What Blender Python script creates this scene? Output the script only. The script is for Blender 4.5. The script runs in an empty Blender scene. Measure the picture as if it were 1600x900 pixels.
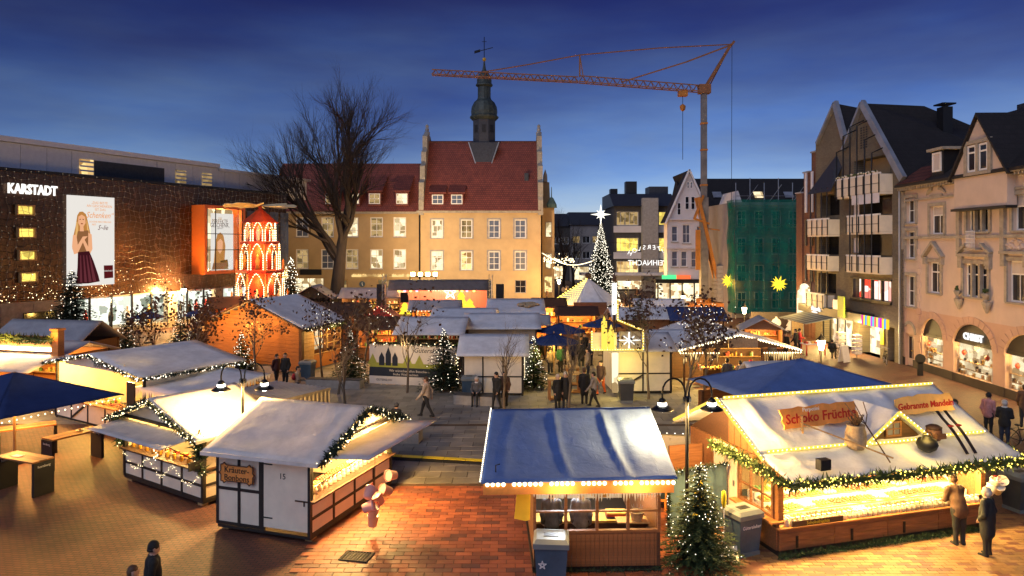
import bpy, math, random
import numpy as np
from mathutils import Matrix, Vector, Euler

R = math.radians
sc = bpy.context.scene
COL = sc.collection

# ------------------------------------------------------------------ camera, sky, light, exposure
cam_d = bpy.data.cameras.new("camera")
cam = bpy.data.objects.new("camera", cam_d)
COL.objects.link(cam)
cam.location = (0, 0, 8.0)
cam.rotation_euler = (R(90), 0, 0)
cam_d.sensor_width = 36
cam_d.lens = 24.75
cam_d.shift_y = -0.0437
cam_d.clip_end = 3000
sc.camera = cam

world = bpy.data.worlds.new("World")
sc.world = world
world.use_nodes = True
wn, wl = world.node_tree.nodes, world.node_tree.links
bg = wn["Background"]
SUN_EL, SUN_ROT = R(25), R(215)
sky = wn.new("ShaderNodeTexSky")
sky.sky_type = 'NISHITA'
sky.sun_disc = False
sky.sun_elevation = SUN_EL
sky.sun_rotation = SUN_ROT
sky.altitude = 100
sky.air_density = 1.0
sky.dust_density = 0.2
sky.ozone_density = 10.0
# dusk: the last blue light low down, a darker deck of thin cloud overhead
wtc = wn.new("ShaderNodeTexCoord")
wmap = wn.new("ShaderNodeMapping")
wmap.inputs["Scale"].default_value = (1.0, 1.0, 4.5)
wno = wn.new("ShaderNodeTexNoise")
wno.inputs["Scale"].default_value = 1.7
wno.inputs["Detail"].default_value = 5
wno.inputs["Roughness"].default_value = 0.5
wsep = wn.new("ShaderNodeSeparateXYZ")
wl.new(wtc.outputs["Generated"], wsep.inputs[0])
wl.new(wtc.outputs["Generated"], wmap.inputs[0])
wl.new(wmap.outputs[0], wno.inputs["Vector"])
wadd = wn.new("ShaderNodeMath"); wadd.operation = 'MULTIPLY_ADD'
wadd.inputs[1].default_value = 0.30
wl.new(wno.outputs["Fac"], wadd.inputs[0]); wl.new(wsep.outputs[2], wadd.inputs[2])
wr = wn.new("ShaderNodeMapRange"); wr.interpolation_type = 'SMOOTHSTEP'
wr.inputs[1].default_value, wr.inputs[2].default_value = 0.15, 0.50
wl.new(wadd.outputs[0], wr.inputs[0])
wmix = wn.new("ShaderNodeMixRGB")
wmix.inputs[1].default_value = (1.22, 1.0, 1.12, 1)
wmix.inputs[2].default_value = (0.22, 0.13, 0.30, 1)
wl.new(wr.outputs[0], wmix.inputs[0])
wmul = wn.new("ShaderNodeVectorMath"); wmul.operation = 'MULTIPLY'
wl.new(sky.outputs[0], wmul.inputs[0]); wl.new(wmix.outputs[0], wmul.inputs[1])
wmap2 = wn.new("ShaderNodeMapping"); wmap2.inputs["Scale"].default_value = (1.6, 1.6, 7.0); wmap2.inputs["Location"].default_value = (3.1, 1.7, 0.4)
wno2 = wn.new("ShaderNodeTexNoise"); wno2.inputs["Scale"].default_value = 2.6; wno2.inputs["Detail"].default_value = 7; wno2.inputs["Roughness"].default_value = 0.6
wl.new(wtc.outputs["Generated"], wmap2.inputs[0]); wl.new(wmap2.outputs[0], wno2.inputs["Vector"])
wr2 = wn.new("ShaderNodeMapRange"); wr2.inputs[1].default_value, wr2.inputs[2].default_value = 0.32, 0.70
wr2.inputs[3].default_value, wr2.inputs[4].default_value = 0.0, 0.85
wl.new(wno2.outputs["Fac"], wr2.inputs[0])
wcl = wn.new("ShaderNodeMixRGB")
wl.new(wr2.outputs[0], wcl.inputs[0]); wl.new(wmul.outputs[0], wcl.inputs[1])
wgr = wn.new("ShaderNodeVectorMath"); wgr.operation = 'MULTIPLY'; wgr.inputs[1].default_value = (1.55, 1.25, 0.92)   # greyer where thin cloud lies
wl.new(wmul.outputs[0], wgr.inputs[0]); wl.new(wgr.outputs[0], wcl.inputs[2])
wl.new(wcl.outputs[0], bg.inputs[0])
bg.inputs[1].default_value = 0.05

sun_d = bpy.data.lights.new("sun", 'SUN')
sun_d.energy = 0.62
sun_d.angle = R(50)
sun_d.color = (0.80, 0.84, 1.0)
sun = bpy.data.objects.new("sun", sun_d)
COL.objects.link(sun)
sun.rotation_euler = (R(48), 0, R(-35))

sc.view_settings.view_transform = 'Standard'
sc.view_settings.look = 'None'
sc.view_settings.exposure = 0.9
sc.view_settings.gamma = 1.0
sc.view_settings.use_curve_mapping = False
sc.render.engine = 'CYCLES'
sc.cycles.max_bounces = 6
sc.cycles.transparent_max_bounces = 12
sc.cycles.sample_clamp_indirect = 4.0
sc.cycles.use_denoising = True
sc.cycles.caustics_reflective = False
sc.cycles.caustics_refractive = False

# ------------------------------------------------------------------ materials
MATS = {}
def _nodes(name):
    m = bpy.data.materials.new(name); m.use_nodes = True
    return m, m.node_tree.nodes, m.node_tree.links
def _val(n, v): n.default_value = v
def mat(name, col, rough=.7, metal=0., var=.18, vs=2.5, bump=0., bs=25., stretch=None, emit=None, es=0., spec=.4, ground=False):
    """plain surface: colour with soft uneven wear, optional fine relief"""
    m, N, L = _nodes(name); b = N["Principled BSDF"]
    b.inputs["Roughness"].default_value = rough; b.inputs["Metallic"].default_value = metal
    b.inputs["Specular IOR Level"].default_value = spec
    tc = N.new("ShaderNodeTexCoord"); mp = N.new("ShaderNodeMapping")
    if stretch: mp.inputs["Scale"].default_value = stretch
    L.new(tc.outputs["Object"], mp.inputs[0])
    if ground:                                   # wear runs on from stone to stone
        ge = N.new("ShaderNodeNewGeometry"); L.new(ge.outputs["Position"], mp.inputs[0])
    if var > 0:
        no = N.new("ShaderNodeTexNoise"); no.inputs["Scale"].default_value = vs; no.inputs["Detail"].default_value = 5
        no.inputs["Roughness"].default_value = .65
        mr = N.new("ShaderNodeMapRange"); mr.inputs[1].default_value = .3; mr.inputs[2].default_value = .7
        mr.inputs[3].default_value = 1 - var; mr.inputs[4].default_value = 1 + var
        mx = N.new("ShaderNodeVectorMath"); mx.operation = 'SCALE'; mx.inputs[0].default_value = col[:3]
        L.new(mp.outputs[0], no.inputs["Vector"]); L.new(no.outputs["Fac"], mr.inputs[0]); L.new(mr.outputs[0], mx.inputs["Scale"])
        L.new(mx.outputs[0], b.inputs["Base Color"])
        rr = N.new("ShaderNodeMapRange"); rr.inputs[3].default_value = max(.02, rough - .12); rr.inputs[4].default_value = min(1, rough + .12)
        L.new(no.outputs["Fac"], rr.inputs[0]); L.new(rr.outputs[0], b.inputs["Roughness"])
    else:
        b.inputs["Base Color"].default_value = (*col[:3], 1)
    if bump > 0:
        n2 = N.new("ShaderNodeTexNoise"); n2.inputs["Scale"].default_value = bs; n2.inputs["Detail"].default_value = 4
        bp = N.new("ShaderNodeBump"); bp.inputs["Strength"].default_value = bump; bp.inputs["Distance"].default_value = .02
        L.new(mp.outputs[0], n2.inputs["Vector"]); L.new(n2.outputs["Fac"], bp.inputs["Height"]); L.new(bp.outputs[0], b.inputs["Normal"])
    if emit:
        b.inputs["Emission Color"].default_value = (*emit, 1); b.inputs["Emission Strength"].default_value = es
    MATS[name] = m; return m
def brickmat(name, c1, c2, mortar, w, h, plane='xz', msize=.012, rough=.8, bump=.5, off=.5, rot=0., big=.2):
    m, N, L = _nodes(name); b = N["Principled BSDF"]; b.inputs["Roughness"].default_value = rough
    tc = N.new("ShaderNodeTexCoord"); sp = N.new("ShaderNodeSeparateXYZ"); cb = N.new("ShaderNodeCombineXYZ")
    L.new(tc.outputs["Object"], sp.inputs[0])
    ia, ib = {'xz': (0, 2), 'xy': (0, 1), 'yz': (1, 2)}[plane]
    L.new(sp.outputs[ia], cb.inputs[0]); L.new(sp.outputs[ib], cb.inputs[1])
    mp = N.new("ShaderNodeMapping"); mp.inputs["Rotation"].default_value = (0, 0, rot); L.new(cb.outputs[0], mp.inputs[0])
    t = N.new("ShaderNodeTexBrick"); t.offset = off
    t.inputs["Scale"].default_value = 1; t.inputs["Brick Width"].default_value = w; t.inputs["Row Height"].default_value = h
    t.inputs["Mortar Size"].default_value = msize; t.inputs["Mortar Smooth"].default_value = .3
    t.inputs["Color1"].default_value = (*c1, 1); t.inputs["Color2"].default_value = (*c2, 1); t.inputs["Mortar"].default_value = (*mortar, 1)
    L.new(mp.outputs[0], t.inputs["Vector"])
    no = N.new("ShaderNodeTexNoise"); no.inputs["Scale"].default_value = .6; no.inputs["Detail"].default_value = 6
    no.inputs["Roughness"].default_value = .7; L.new(tc.outputs["Object"], no.inputs["Vector"])
    mr = N.new("ShaderNodeMapRange"); mr.inputs[1].default_value = .3; mr.inputs[2].default_value = .7
    mr.inputs[3].default_value = 1 - big; mr.inputs[4].default_value = 1 + big; L.new(no.outputs["Fac"], mr.inputs[0])
    mx = N.new("ShaderNodeVectorMath"); mx.operation = 'SCALE'; L.new(t.outputs["Color"], mx.inputs[0]); L.new(mr.outputs[0], mx.inputs["Scale"])
    L.new(mx.outputs[0], b.inputs["Base Color"])
    if bump:
        bp = N.new("ShaderNodeBump"); bp.invert = True; bp.inputs["Strength"].default_value = bump; bp.inputs["Distance"].default_value = .02
        L.new(t.outputs["Fac"], bp.inputs["Height"]); L.new(bp.outputs[0], b.inputs["Normal"])
    MATS[name] = m; return m
def emis(name, col, strength, var=0., vs=2., c2=None, sample=False):
    """something that gives off light: bulb, lit pane, lit sign, or a surface glowing in place of lamplight"""
    m, N, L = _nodes(name); N.remove(N["Principled BSDF"])
    e = N.new("ShaderNodeEmission"); e.inputs[0].default_value = (*col, 1); e.inputs[1].default_value = strength
    L.new(e.outputs[0], N["Material Output"].inputs[0])
    if var:
        tc = N.new("ShaderNodeTexCoord"); vo = N.new("ShaderNodeTexVoronoi"); vo.inputs["Scale"].default_value = vs
        vo.distance = 'CHEBYCHEV'
        mx = N.new("ShaderNodeMixRGB"); mx.inputs[1].default_value = (*col, 1)
        cc = c2 or tuple(c * (1 - var) for c in col); mx.inputs[2].default_value = (*cc, 1)
        mr = N.new("ShaderNodeMapRange"); mr.inputs[1].default_value = .35; mr.inputs[2].default_value = .75
        oi = N.new("ShaderNodeObjectInfo"); ad = N.new("ShaderNodeVectorMath"); ad.operation = 'ADD'
        L.new(tc.outputs["Object"], ad.inputs[0]); L.new(oi.outputs["Location"], ad.inputs[1])
        L.new(ad.outputs[0], vo.inputs["Vector"]); L.new(vo.outputs["Color"], mr.inputs[0]); L.new(mr.outputs[0], mx.inputs[0]); L.new(mx.outputs[0], e.inputs[0])
    if not sample: m.cycles.emission_sampling = 'NONE'
    MATS[name] = m; return m
def glassmat(name, tint=(1, 1, 1), refl=.25):
    m, N, L = _nodes(name); N.remove(N["Principled BSDF"])
    t = N.new("ShaderNodeBsdfTransparent"); t.inputs[0].default_value = (*tint, 1)
    g = N.new("ShaderNodeBsdfGlossy"); g.inputs["Roughness"].default_value = .03
    lw = N.new("ShaderNodeLayerWeight"); lw.inputs[0].default_value = .25
    ml = N.new("ShaderNodeMath"); ml.operation = 'MULTIPLY'; ml.inputs[1].default_value = refl * 2; L.new(lw.outputs["Fresnel"], ml.inputs[0])
    mx = N.new("ShaderNodeMixShader"); L.new(ml.outputs[0], mx.inputs[0]); L.new(t.outputs[0], mx.inputs[1]); L.new(g.outputs[0], mx.inputs[2])
    L.new(mx.outputs[0], N["Material Output"].inputs[0]); MATS[name] = m; return m
def clothmat(name, col, trans=.25, rough=.85):
    """tarpaulin: lets a little of the light under it through"""
    m, N, L = _nodes(name); b = N["Principled BSDF"]; b.inputs["Roughness"].default_value = rough
    b.inputs["Specular IOR Level"].default_value = .12
    tc = N.new("ShaderNodeTexCoord"); no = N.new("ShaderNodeTexNoise"); no.inputs["Scale"].default_value = 1.3; no.inputs["Detail"].default_value = 9
    no.inputs["Roughness"].default_value = .7
    mr = N.new("ShaderNodeMapRange"); mr.inputs[1].default_value = .3; mr.inputs[2].default_value = .7; mr.inputs[3].default_value = .76; mr.inputs[4].default_value = 1.08
    mx = N.new("ShaderNodeVectorMath"); mx.operation = 'SCALE'; mx.inputs[0].default_value = col
    L.new(tc.outputs["Object"], no.inputs["Vector"]); L.new(no.outputs["Fac"], mr.inputs[0]); L.new(mr.outputs[0], mx.inputs["Scale"]); L.new(mx.outputs[0], b.inputs["Base Color"])
    n2 = N.new("ShaderNodeTexNoise"); n2.inputs["Scale"].default_value = 3.2; n2.inputs["Detail"].default_value = 7; n2.inputs["Roughness"].default_value = .6; n2.inputs["Distortion"].default_value = .8; L.new(tc.outputs["Object"], n2.inputs["Vector"])
    bp = N.new("ShaderNodeBump"); bp.inputs["Strength"].default_value = .7; bp.inputs["Distance"].default_value = .03; L.new(n2.outputs["Fac"], bp.inputs["Height"]); L.new(bp.outputs[0], b.inputs["Normal"])
    if trans:
        tr = N.new("ShaderNodeBsdfTranslucent"); L.new(mx.outputs[0], tr.inputs[0]); ms = N.new("ShaderNodeMixShader"); ms.inputs[0].default_value = trans
        L.new(b.outputs[0], ms.inputs[1]); L.new(tr.outputs[0], ms.inputs[2]); L.new(ms.outputs[0], N["Material Output"].inputs[0])
    MATS[name] = m; return m

mat('timber_black', (.018, .014, .012), .6, var=.35, vs=8, bump=.2)
mat('white_panel', (.74, .66, .52), .6, var=.1, vs=1.4, bump=.05)
mat('white_paint', (.78, .77, .74), .5, var=.08)
mat('wood_brown', (.20, .085, .035), .55, var=.35, vs=3, stretch=(.6, 6, 6), bump=.25, bs=14)
mat('wood_orange', (.36, .15, .045), .55, var=.3, vs=3, stretch=(.5, 6, 6), bump=.25, bs=14)
mat('wood_dark', (.075, .035, .018), .6, var=.35, vs=3, stretch=(.6, 6, 6), bump=.2, bs=14)
mat('wood_light', (.42, .26, .11), .6, var=.3, vs=3, stretch=(6, 6, .6), bump=.2, bs=14)
mat('black', (.012, .012, .014), .5, var=.2)
mat('black_metal', (.02, .021, .024), .4, .6, var=.3)
mat('steel', (.34, .35, .36), .35, .9, var=.2)
mat('zinc', (.36, .39, .44), .45, .5, var=.2, vs=1)
mat('concrete', (.34, .31, .27), .85, var=.2, bump=.2)
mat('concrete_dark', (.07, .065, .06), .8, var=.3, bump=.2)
mat('stone_trim', (.34, .30, .24), .85, var=.25, vs=3, bump=.2)
mat('stone_grey', (.30, .29, .28), .85, var=.3, vs=2, bump=.3)
mat('slab', (.21, .195, .175), .6, var=.34, vs=.7, bump=.15, bs=40, ground=True)
mat('slab_dark', (.165, .155, .14), .6, var=.34, vs=.7, bump=.15, bs=40, ground=True)
mat('paver_red', (.29, .088, .04), .55, var=.4, vs=.8, bump=.3, bs=40, ground=True)
mat('paver_red_dark', (.19, .058, .03), .55, var=.4, vs=.8, bump=.3, bs=40, ground=True)
mat('paver_brown', (.13, .05, .032), .55, var=.4, vs=.8, bump=.3, bs=40, ground=True)
mat('paver_ochre', (.25, .135, .055), .6, var=.35, vs=.8, bump=.3, bs=40, ground=True)
mat('paver_ochre_dark', (.19, .10, .045), .6, var=.35, vs=.8, bump=.3, bs=40, ground=True)
mat('joint', (.075, .05, .035), .95, var=.3, vs=6)
brickmat('brick_ground', (.15, .053, .031), (.10, .036, .023), (.03, .02, .015), .22, .11, 'xy', .014, .62, .7, rot=.12)
mat('earth', (.09, .075, .06), .95, var=.3, vs=.3)
mat('plaster_ochre', (.50, .36, .19), .85, var=.13, vs=.5, bump=.12)
mat('plaster_ochre2', (.43, .30, .15), .85, var=.13, vs=.5, bump=.12)
brickmat('rooftile', (.24, .055, .035), (.17, .036, .026), (.07, .018, .014), .32, .30, 'xz', .035, .75, .8, big=.22)
brickmat('rooftile_dark', (.016, .013, .014), (.011, .009, .01), (.01, .009, .01), .32, .28, 'xz', .03, .75, .8)
brickmat('rooftile_dark_y', (.016, .013, .014), (.011, .009, .01), (.01, .009, .01), .32, .28, 'yz', .03, .75, .8)
brickmat('rooftile_red_y', (.15, .04, .028), (.10, .028, .02), (.03, .01, .009), .32, .26, 'xz', .03, .75, .8)
mat('slate', (.035, .038, .048), .5, var=.35, vs=4, bump=.3, bs=10)
mat('copper_dark', (.045, .06, .058), .55, .2, var=.4, vs=3)
mat('copper_green', (.14, .24, .2), .7, var=.3)
brickmat('brick_olive', (.19, .155, .10), (.14, .112, .075), (.11, .10, .08), .24, .08, 'xz', .012, .85, .5)
brickmat('brick_red', (.20, .075, .045), (.14, .05, .034), (.10, .075, .06), .24, .08, 'xz', .012, .85, .5)
mat('plaster_pink', (.58, .46, .38), .85, var=.10, vs=.7, bump=.1)
mat('plaster_pink_low', (.54, .36, .26), .85, var=.10, vs=.7, bump=.1)
mat('plaster_white', (.66, .62, .60), .85, var=.10, vs=.6, bump=.1)
mat('plaster_grey', (.30, .27, .25), .85, var=.12, vs=.6, bump=.1)
mat('plinth', (.045, .035, .03), .5, var=.3)
mat('facade_dark', (.085, .045, .026), .25, .5, var=.3, vs=1.2)
mat('cable', (.10, .08, .065), .4, .6, var=.1)
mat('panel_white', (.70, .70, .74), .4, .1, var=.08)
mat('orange_enamel', (.75, .17, .03), .4, var=.06)
mat('bark', (.042, .03, .022), .9, var=.35, vs=4, stretch=(1, 1, .25), bump=.6, bs=12)
mat('bark_young', (.16, .12, .08), .9, var=.3, vs=6, stretch=(1, 1, .3), bump=.3)
mat('leaf_dry', (.055, .026, .016), .85, var=.35, vs=9)
mat('needle', (.022, .045, .016), .75, var=.45, vs=5)
mat('needle_dark', (.014, .028, .014), .75, var=.45, vs=3)
mat('garland', (.05, .08, .02), .75, var=.5, vs=9)
mat('crane_orange', (.50, .19, .03), .5, .1, var=.25, vs=1)
mat('crane_rust', (.30, .13, .055), .6, .2, var=.25, vs=2)
mat('crane_steel', (.23, .21, .19), .5, .4, var=.3, vs=1)
mat('hook_yellow', (.6, .36, .03), .5, var=.2)
mat('net_plain', (.02, .16, .13), .8)
mat('yellow', (.72, .56, .02), .5, var=.15)
mat('yellow_cloth', (.75, .47, .03), .7, var=.1)
mat('red', (.5, .03, .025), .55, var=.15)
mat('pink_bucket', (.75, .40, .35), .4, var=.12)
mat('white_bucket', (.80, .74, .66), .4, var=.08)
mat('bin_grey', (.17, .19, .185), .5, var=.15)
mat('bin_blue', (.06, .105, .15), .4, var=.3, vs=1.2)
mat('bin_dark', (.05, .055, .06), .5, var=.2)
mat('rubber', (.015, .015, .015), .7, var=.2)
mat('skin', (.52, .31, .22), .6, var=.05)
mat('hair_dark', (.02, .014, .01), .6, var=.2)
mat('hair_brown', (.10, .05, .025), .6, var=.2)
mat('hair_grey', (.45, .42, .38), .7, var=.2)
mat('jute', (.42, .30, .17), .9, var=.3, vs=12, bump=.4)
mat('skis', (.03, .02, .02), .4, var=.3)
mat('sign_pale', (.80, .44, .13), .6, var=.15, vs=3)
mat('iron', (.022, .02, .018), .85, 0, var=.3)
mat('sign_orange', (.72, .27, .06), .6, var=.2, vs=3)
mat('sign_red', (.48, .02, .01), .6, var=.1)
mat('ink', (.02, .015, .012), .7, var=0)
mat('poster_white', (.82, .80, .76), .4, var=.03)
mat('print_red', (.50, .10, .04), .6, var=0)
mat('print_brown', (.33, .20, .10), .6, var=0)
mat('dress', (.045, .012, .016), .6, var=.2)
mat('blonde', (.50, .27, .09), .6, var=.35, vs=7)
mat('navy_board', (.02, .035, .055), .5, var=.1)
mat('olive_board', (.35, .36, .06), .5, var=.15)
mat('banner_cream', (.70, .62, .54), .7, var=.06)
mat('banner_navy', (.018, .025, .04), .6, var=.1)
mat('backdrop_blue', (.09, .16, .20), .6, var=.25, vs=1)
mat('tree_yellow', (.52, .44, .05), .6, var=.15)
mat('grey_cloth', (.12, .11, .11), .9, var=.2)
mat('stage_curtain', (.50, .22, .20), .85, var=.25, vs=3, stretch=(5, 1, .2))
mat('goods_red', (.45, .07, .04), .5, var=.4, vs=9)
mat('goods_gold', (.55, .33, .08), .4, var=.4, vs=9)
mat('goods_white', (.75, .68, .55), .5, var=.3, vs=9)
mat('goods_green', (.12, .25, .06), .5, var=.4, vs=9)
mat('honey', (.55, .27, .04), .25, var=.25, vs=6)
mat('stripe_a', (.06, .07, .07), .8, var=.1)
mat('stripe_b', (.22, .24, .22), .8, var=.1)
mat('ad_green', (.30, .44, .04), .5, var=.1)
mat('container', (.30, .26, .20), .5, .3, var=.2, vs=1.5, stretch=(1, 1, .3))
mat('pyramid_red', (.42, .045, .02), .5, var=.2)
mat('pyramid_wood', (.45, .22, .07), .6, var=.2)
mat('rotor', (.62, .50, .28), .6, var=.15)
clothmat('tarp_white', (.74, .75, .78), .12)
clothmat('tarp_warm', (.76, .72, .68), .15)
clothmat('tarp_navy', (.032, .055, .16), .06)
clothmat('tarp_blue', (.115, .19, .43), .07)
clothmat('tarp_grey', (.40, .40, .42), .10)
clothmat('fence_cloth', (.55, .50, .44), .3)
clothmat('flap_white', (.80, .78, .77), .35, .5)
glassmat('glass')
glassmat('glass_dark', (.25, .27, .3), .5)
mat('pane_dark', (.012, .014, .02), .08, var=.2, spec=.8)
mat('pane_blue', (.10, .12, .17), .12, var=.3, vs=1, spec=.8)
mat('curtain', (.55, .50, .47), .8, var=.15, vs=3, stretch=(6, 6, .3))
emis('pane_warm', (1.0, .70, .28), .8, .75, 1.3, (.30, .16, .05))
emis('pane_white', (1.0, .84, .52), .8, .75, 1.3, (.30, .20, .09))
emis('pane_yellow', (1.0, .74, .14), .8, .5, 1.2)
emis('pane_dim', (.9, .6, .25), .3, .7, 1.4)
emis('shop_glow', (1.0, .84, .52), 1.0, .75, 1.8, (.35, .22, .10))  # shop interiors: the light of the shop lamps put into a glowing surface
emis('shop_cool', (.92, .95, .80), .8, .7, 1.6, (.18, .22, .16))
emis('shop_red', (1.0, .85, .72), .9, .8, 1.1, (.8, .06, .03))
emis('bulb', (1.0, .80, .45), 3.2)
emis('bulb_white', (1.0, .90, .70), 2.4)
emis('bulb_yellow', (1.0, .70, .10), 3.0)
emis('tube_yellow', (1.0, .66, .10), .75)
emis('lamp_glow', (1.0, .82, .48), 16.0)
emis('lamp_white', (1.0, .95, .82), 14.0)
emis('neon_white', (1.0, .97, .92), .8)
emis('neon_green', (.10, .9, .30), .7)
emis('neon_red', (1.0, .16, .05), .7)
emis('neon_cyan', (.15, .75, 1.0), .7)
emis('star_yellow', (1.0, .66, .03), 1.2)
emis('star_white', (1.0, .96, .82), 1.1)
emis('stage_orange', (1.0, .45, .08), 4.0)
emis('stage_pink', (1.0, .22, .38), 3.0)
emis('flood', (1.0, .66, .20), 30.0)
emis('poster_lit', (1.0, .95, .88), .45)  # board glows in place of light falling on it
emis('candle', (1.0, .72, .10), .7)

def mt(n): return MATS[n]

# ------------------------------------------------------------------ mesh builder
class MB:
    def __init__(s): s.v = []; s.f = []; s.m = []
    def add(s, vs, fs, m=0, M=None):
        o = len(s.v)
        if M is not None: vs = [M @ Vector(p) for p in vs]
        s.v += [(p[0], p[1], p[2]) for p in vs]
        s.f += [tuple(i + o for i in q) for q in fs]; s.m += [m] * len(fs); return s
    def box(s, x0, x1, y0, y1, z0, z1, m=0, M=None):
        return s.add([(x0, y0, z0), (x1, y0, z0), (x1, y1, z0), (x0, y1, z0), (x0, y0, z1), (x1, y0, z1), (x1, y1, z1), (x0, y1, z1)],
                     [(0, 3, 2, 1), (4, 5, 6, 7), (0, 1, 5, 4), (1, 2, 6, 5), (2, 3, 7, 6), (3, 0, 4, 7)], m, M)
    def bar(s, a, b, w, h=None, m=0, up=(0, 0, 1)):
        h = h or w; a = Vector(a); b = Vector(b); d = (b - a).normalized(); u = Vector(up)
        if abs(d.dot(u)) > .98: u = Vector((0, 1, 0))
        sx = d.cross(u).normalized() * (w / 2); uz = sx.cross(d).normalized() * (h / 2)
        vs = [p + i * sx + j * uz for p in (a, b) for i, j in ((-1, -1), (1, -1), (1, 1), (-1, 1))]
        return s.add(vs, [(0, 1, 2, 3), (7, 6, 5, 4), (0, 4, 5, 1), (1, 5, 6, 2), (2, 6, 7, 3), (3, 7, 4, 0)], m)
    def ext(s, pts, vec, m=0):
        n = len(pts); vec = Vector(vec); a = [Vector(p) for p in pts]; b = [p + vec for p in a]
        fs = [tuple(range(n))[::-1], tuple(range(n, 2 * n))] + [(i, (i + 1) % n, n + (i + 1) % n, n + i) for i in range(n)]
        return s.add(a + b, fs, m)
    def poly(s, pts, m=0): return s.add(pts, [tuple(range(len(pts)))], m)
    def tube(s, pts, rad, n=6, m=0, cap=True):
        pts = [Vector(p) for p in pts]; k = len(pts)
        if not hasattr(rad, '__len__'): rad = [rad] * k
        vs = []; u = None
        for i, p in enumerate(pts):
            d = (pts[min(i + 1, k - 1)] - pts[max(i - 1, 0)])
            d = d.normalized() if d.length > 1e-9 else Vector((0, 0, 1))
            if u is None: u = d.orthogonal().normalized()
            else:
                u = u - d * u.dot(d); u = u.normalized() if u.length > 1e-6 else d.orthogonal().normalized()
            w = d.cross(u)
            for j in range(n):
                a = 2 * math.pi * j / n; vs.append(p + (u * math.cos(a) + w * math.sin(a)) * rad[i])
        fs = [(i * n + j, i * n + (j + 1) % n, (i + 1) * n + (j + 1) % n, (i + 1) * n + j) for i in range(k - 1) for j in range(n)]
        if cap and n > 2: fs += [tuple(range(n))[::-1], tuple(range((k - 1) * n, k * n))]
        return s.add(vs, fs, m)
    def lathe(s, prof, n=12, c=(0, 0, 0), m=0, M=None, a0=0.):
        vs = []; k = len(prof)
        for r, z in prof:
            for j in range(n):
                a = a0 + 2 * math.pi * j / n; vs.append((c[0] + r * math.cos(a), c[1] + r * math.sin(a), c[2] + z))
        fs = [(i * n + j, i * n + (j + 1) % n, (i + 1) * n + (j + 1) % n, (i + 1) * n + j) for i in range(k - 1) for j in range(n)]
        if prof[0][0] > 1e-4: fs.append(tuple(range(n))[::-1])
        if prof[-1][0] > 1e-4: fs.append(tuple(range((k - 1) * n, k * n)))
        return s.add(vs, fs, m, M)
    def ball(s, c, r, n=8, k=5, m=0, sz=1.):
        pr = [(r * math.sin(math.pi * i / k) + (1e-5 if i in (0, k) else 0), -r * sz * math.cos(math.pi * i / k)) for i in range(k + 1)]
        return s.lathe(pr, n, c, m)
    def octa(s, c, r, m=0):
        x, y, z = c
        return s.add([(x + r, y, z), (x - r, y, z), (x, y + r, z), (x, y - r, z), (x, y, z + r), (x, y, z - r)],
                     [(0, 2, 4), (2, 1, 4), (1, 3, 4), (3, 0, 4), (2, 0, 5), (1, 2, 5), (3, 1, 5), (0, 3, 5)], m)
    def grid(s, nx, ny, fn, m=0, thick=None):
        P = [Vector(fn(i / nx, j / ny)) for j in range(ny + 1) for i in range(nx + 1)]; w = nx + 1
        fs = [(j * w + i, j * w + i + 1, (j + 1) * w + i + 1, (j + 1) * w + i) for j in range(ny) for i in range(nx)]
        if thick:
            n = len(P); t = Vector(thick); Q = [p - t for p in P]
            f2 = [tuple(q + n for q in f[::-1]) for f in fs]
            rim = [i for i in range(nx + 1)] + [j * w + nx for j in range(1, ny + 1)] + [ny * w + i for i in range(nx - 1, -1, -1)] + [j * w for j in range(ny - 1, 0, -1)]
            f3 = [(rim[i], n + rim[i], n + rim[(i + 1) % len(rim)], rim[(i + 1) % len(rim)]) for i in range(len(rim))]
            return s.add(P + Q, fs + f2 + f3, m)
        return s.add(P, fs, m)
    def mesh(s, name, mats, smooth=False):
        me = bpy.data.meshes.new(name); me.from_pydata(s.v, [], s.f)
        if isinstance(mats, str): mats = [mats]
        for q in mats: me.materials.append(mt(q))
        if len(mats) > 1: me.polygons.foreach_set('material_index', s.m)
        if smooth: me.polygons.foreach_set('use_smooth', [True] * len(me.polygons))
        me.update(); return me
    def build(s, name, mats, parent=None, loc=(0, 0, 0), rz=0., smooth=False):
        return place(name, s.mesh(name, mats, smooth), parent, loc, rz)

def place(name, data, parent=None, loc=(0, 0, 0), rz=0., rot=None):
    o = bpy.data.objects.new(name, data); COL.objects.link(o); o.location = loc
    o.rotation_euler = rot if rot is not None else (0, 0, rz)
    if parent is not None: o.parent = parent
    return o
def tag(o, label=None, cat=None, group=None, kind=None):
    if label: o['label'] = label
    if cat: o['category'] = cat
    if group: o['group'] = group
    if kind: o['kind'] = kind
    return o
def thing(name, label, cat, loc=(0, 0, 0), rz=0., group=None):
    o = place(name, None, None, loc, rz); o.empty_display_size = .3
    return tag(o, label, cat, group)
def copy_tree(o, parent=None):
    c = o.copy(); COL.objects.link(c)
    if parent is not None: c.parent = parent
    for ch in list(o.children): copy_tree(ch, c)
    return c
def light(parent, loc, energy, col=(1, .62, .28), r=.15, name='light'):
    d = bpy.data.lights.new(name, 'POINT'); warm = col[2] < .9; d.energy = energy * (1.2 if warm else 1); d.color = (col[0], col[1] * .88, col[2] * .6) if warm else col; d.shadow_soft_size = r
    return place(name, d, parent, loc)
def spot(parent, loc, target, energy, col=(1, .62, .28), size=100, blend=.6, r=.15):
    d = bpy.data.lights.new('light', 'SPOT'); d.energy = energy; d.color = col; d.spot_size = R(size); d.spot_blend = blend; d.shadow_soft_size = r
    q = (Vector(target) - Vector(loc)).to_track_quat('-Z', 'Y')
    return place('light', d, parent, loc, rot=q.to_euler())
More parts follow.
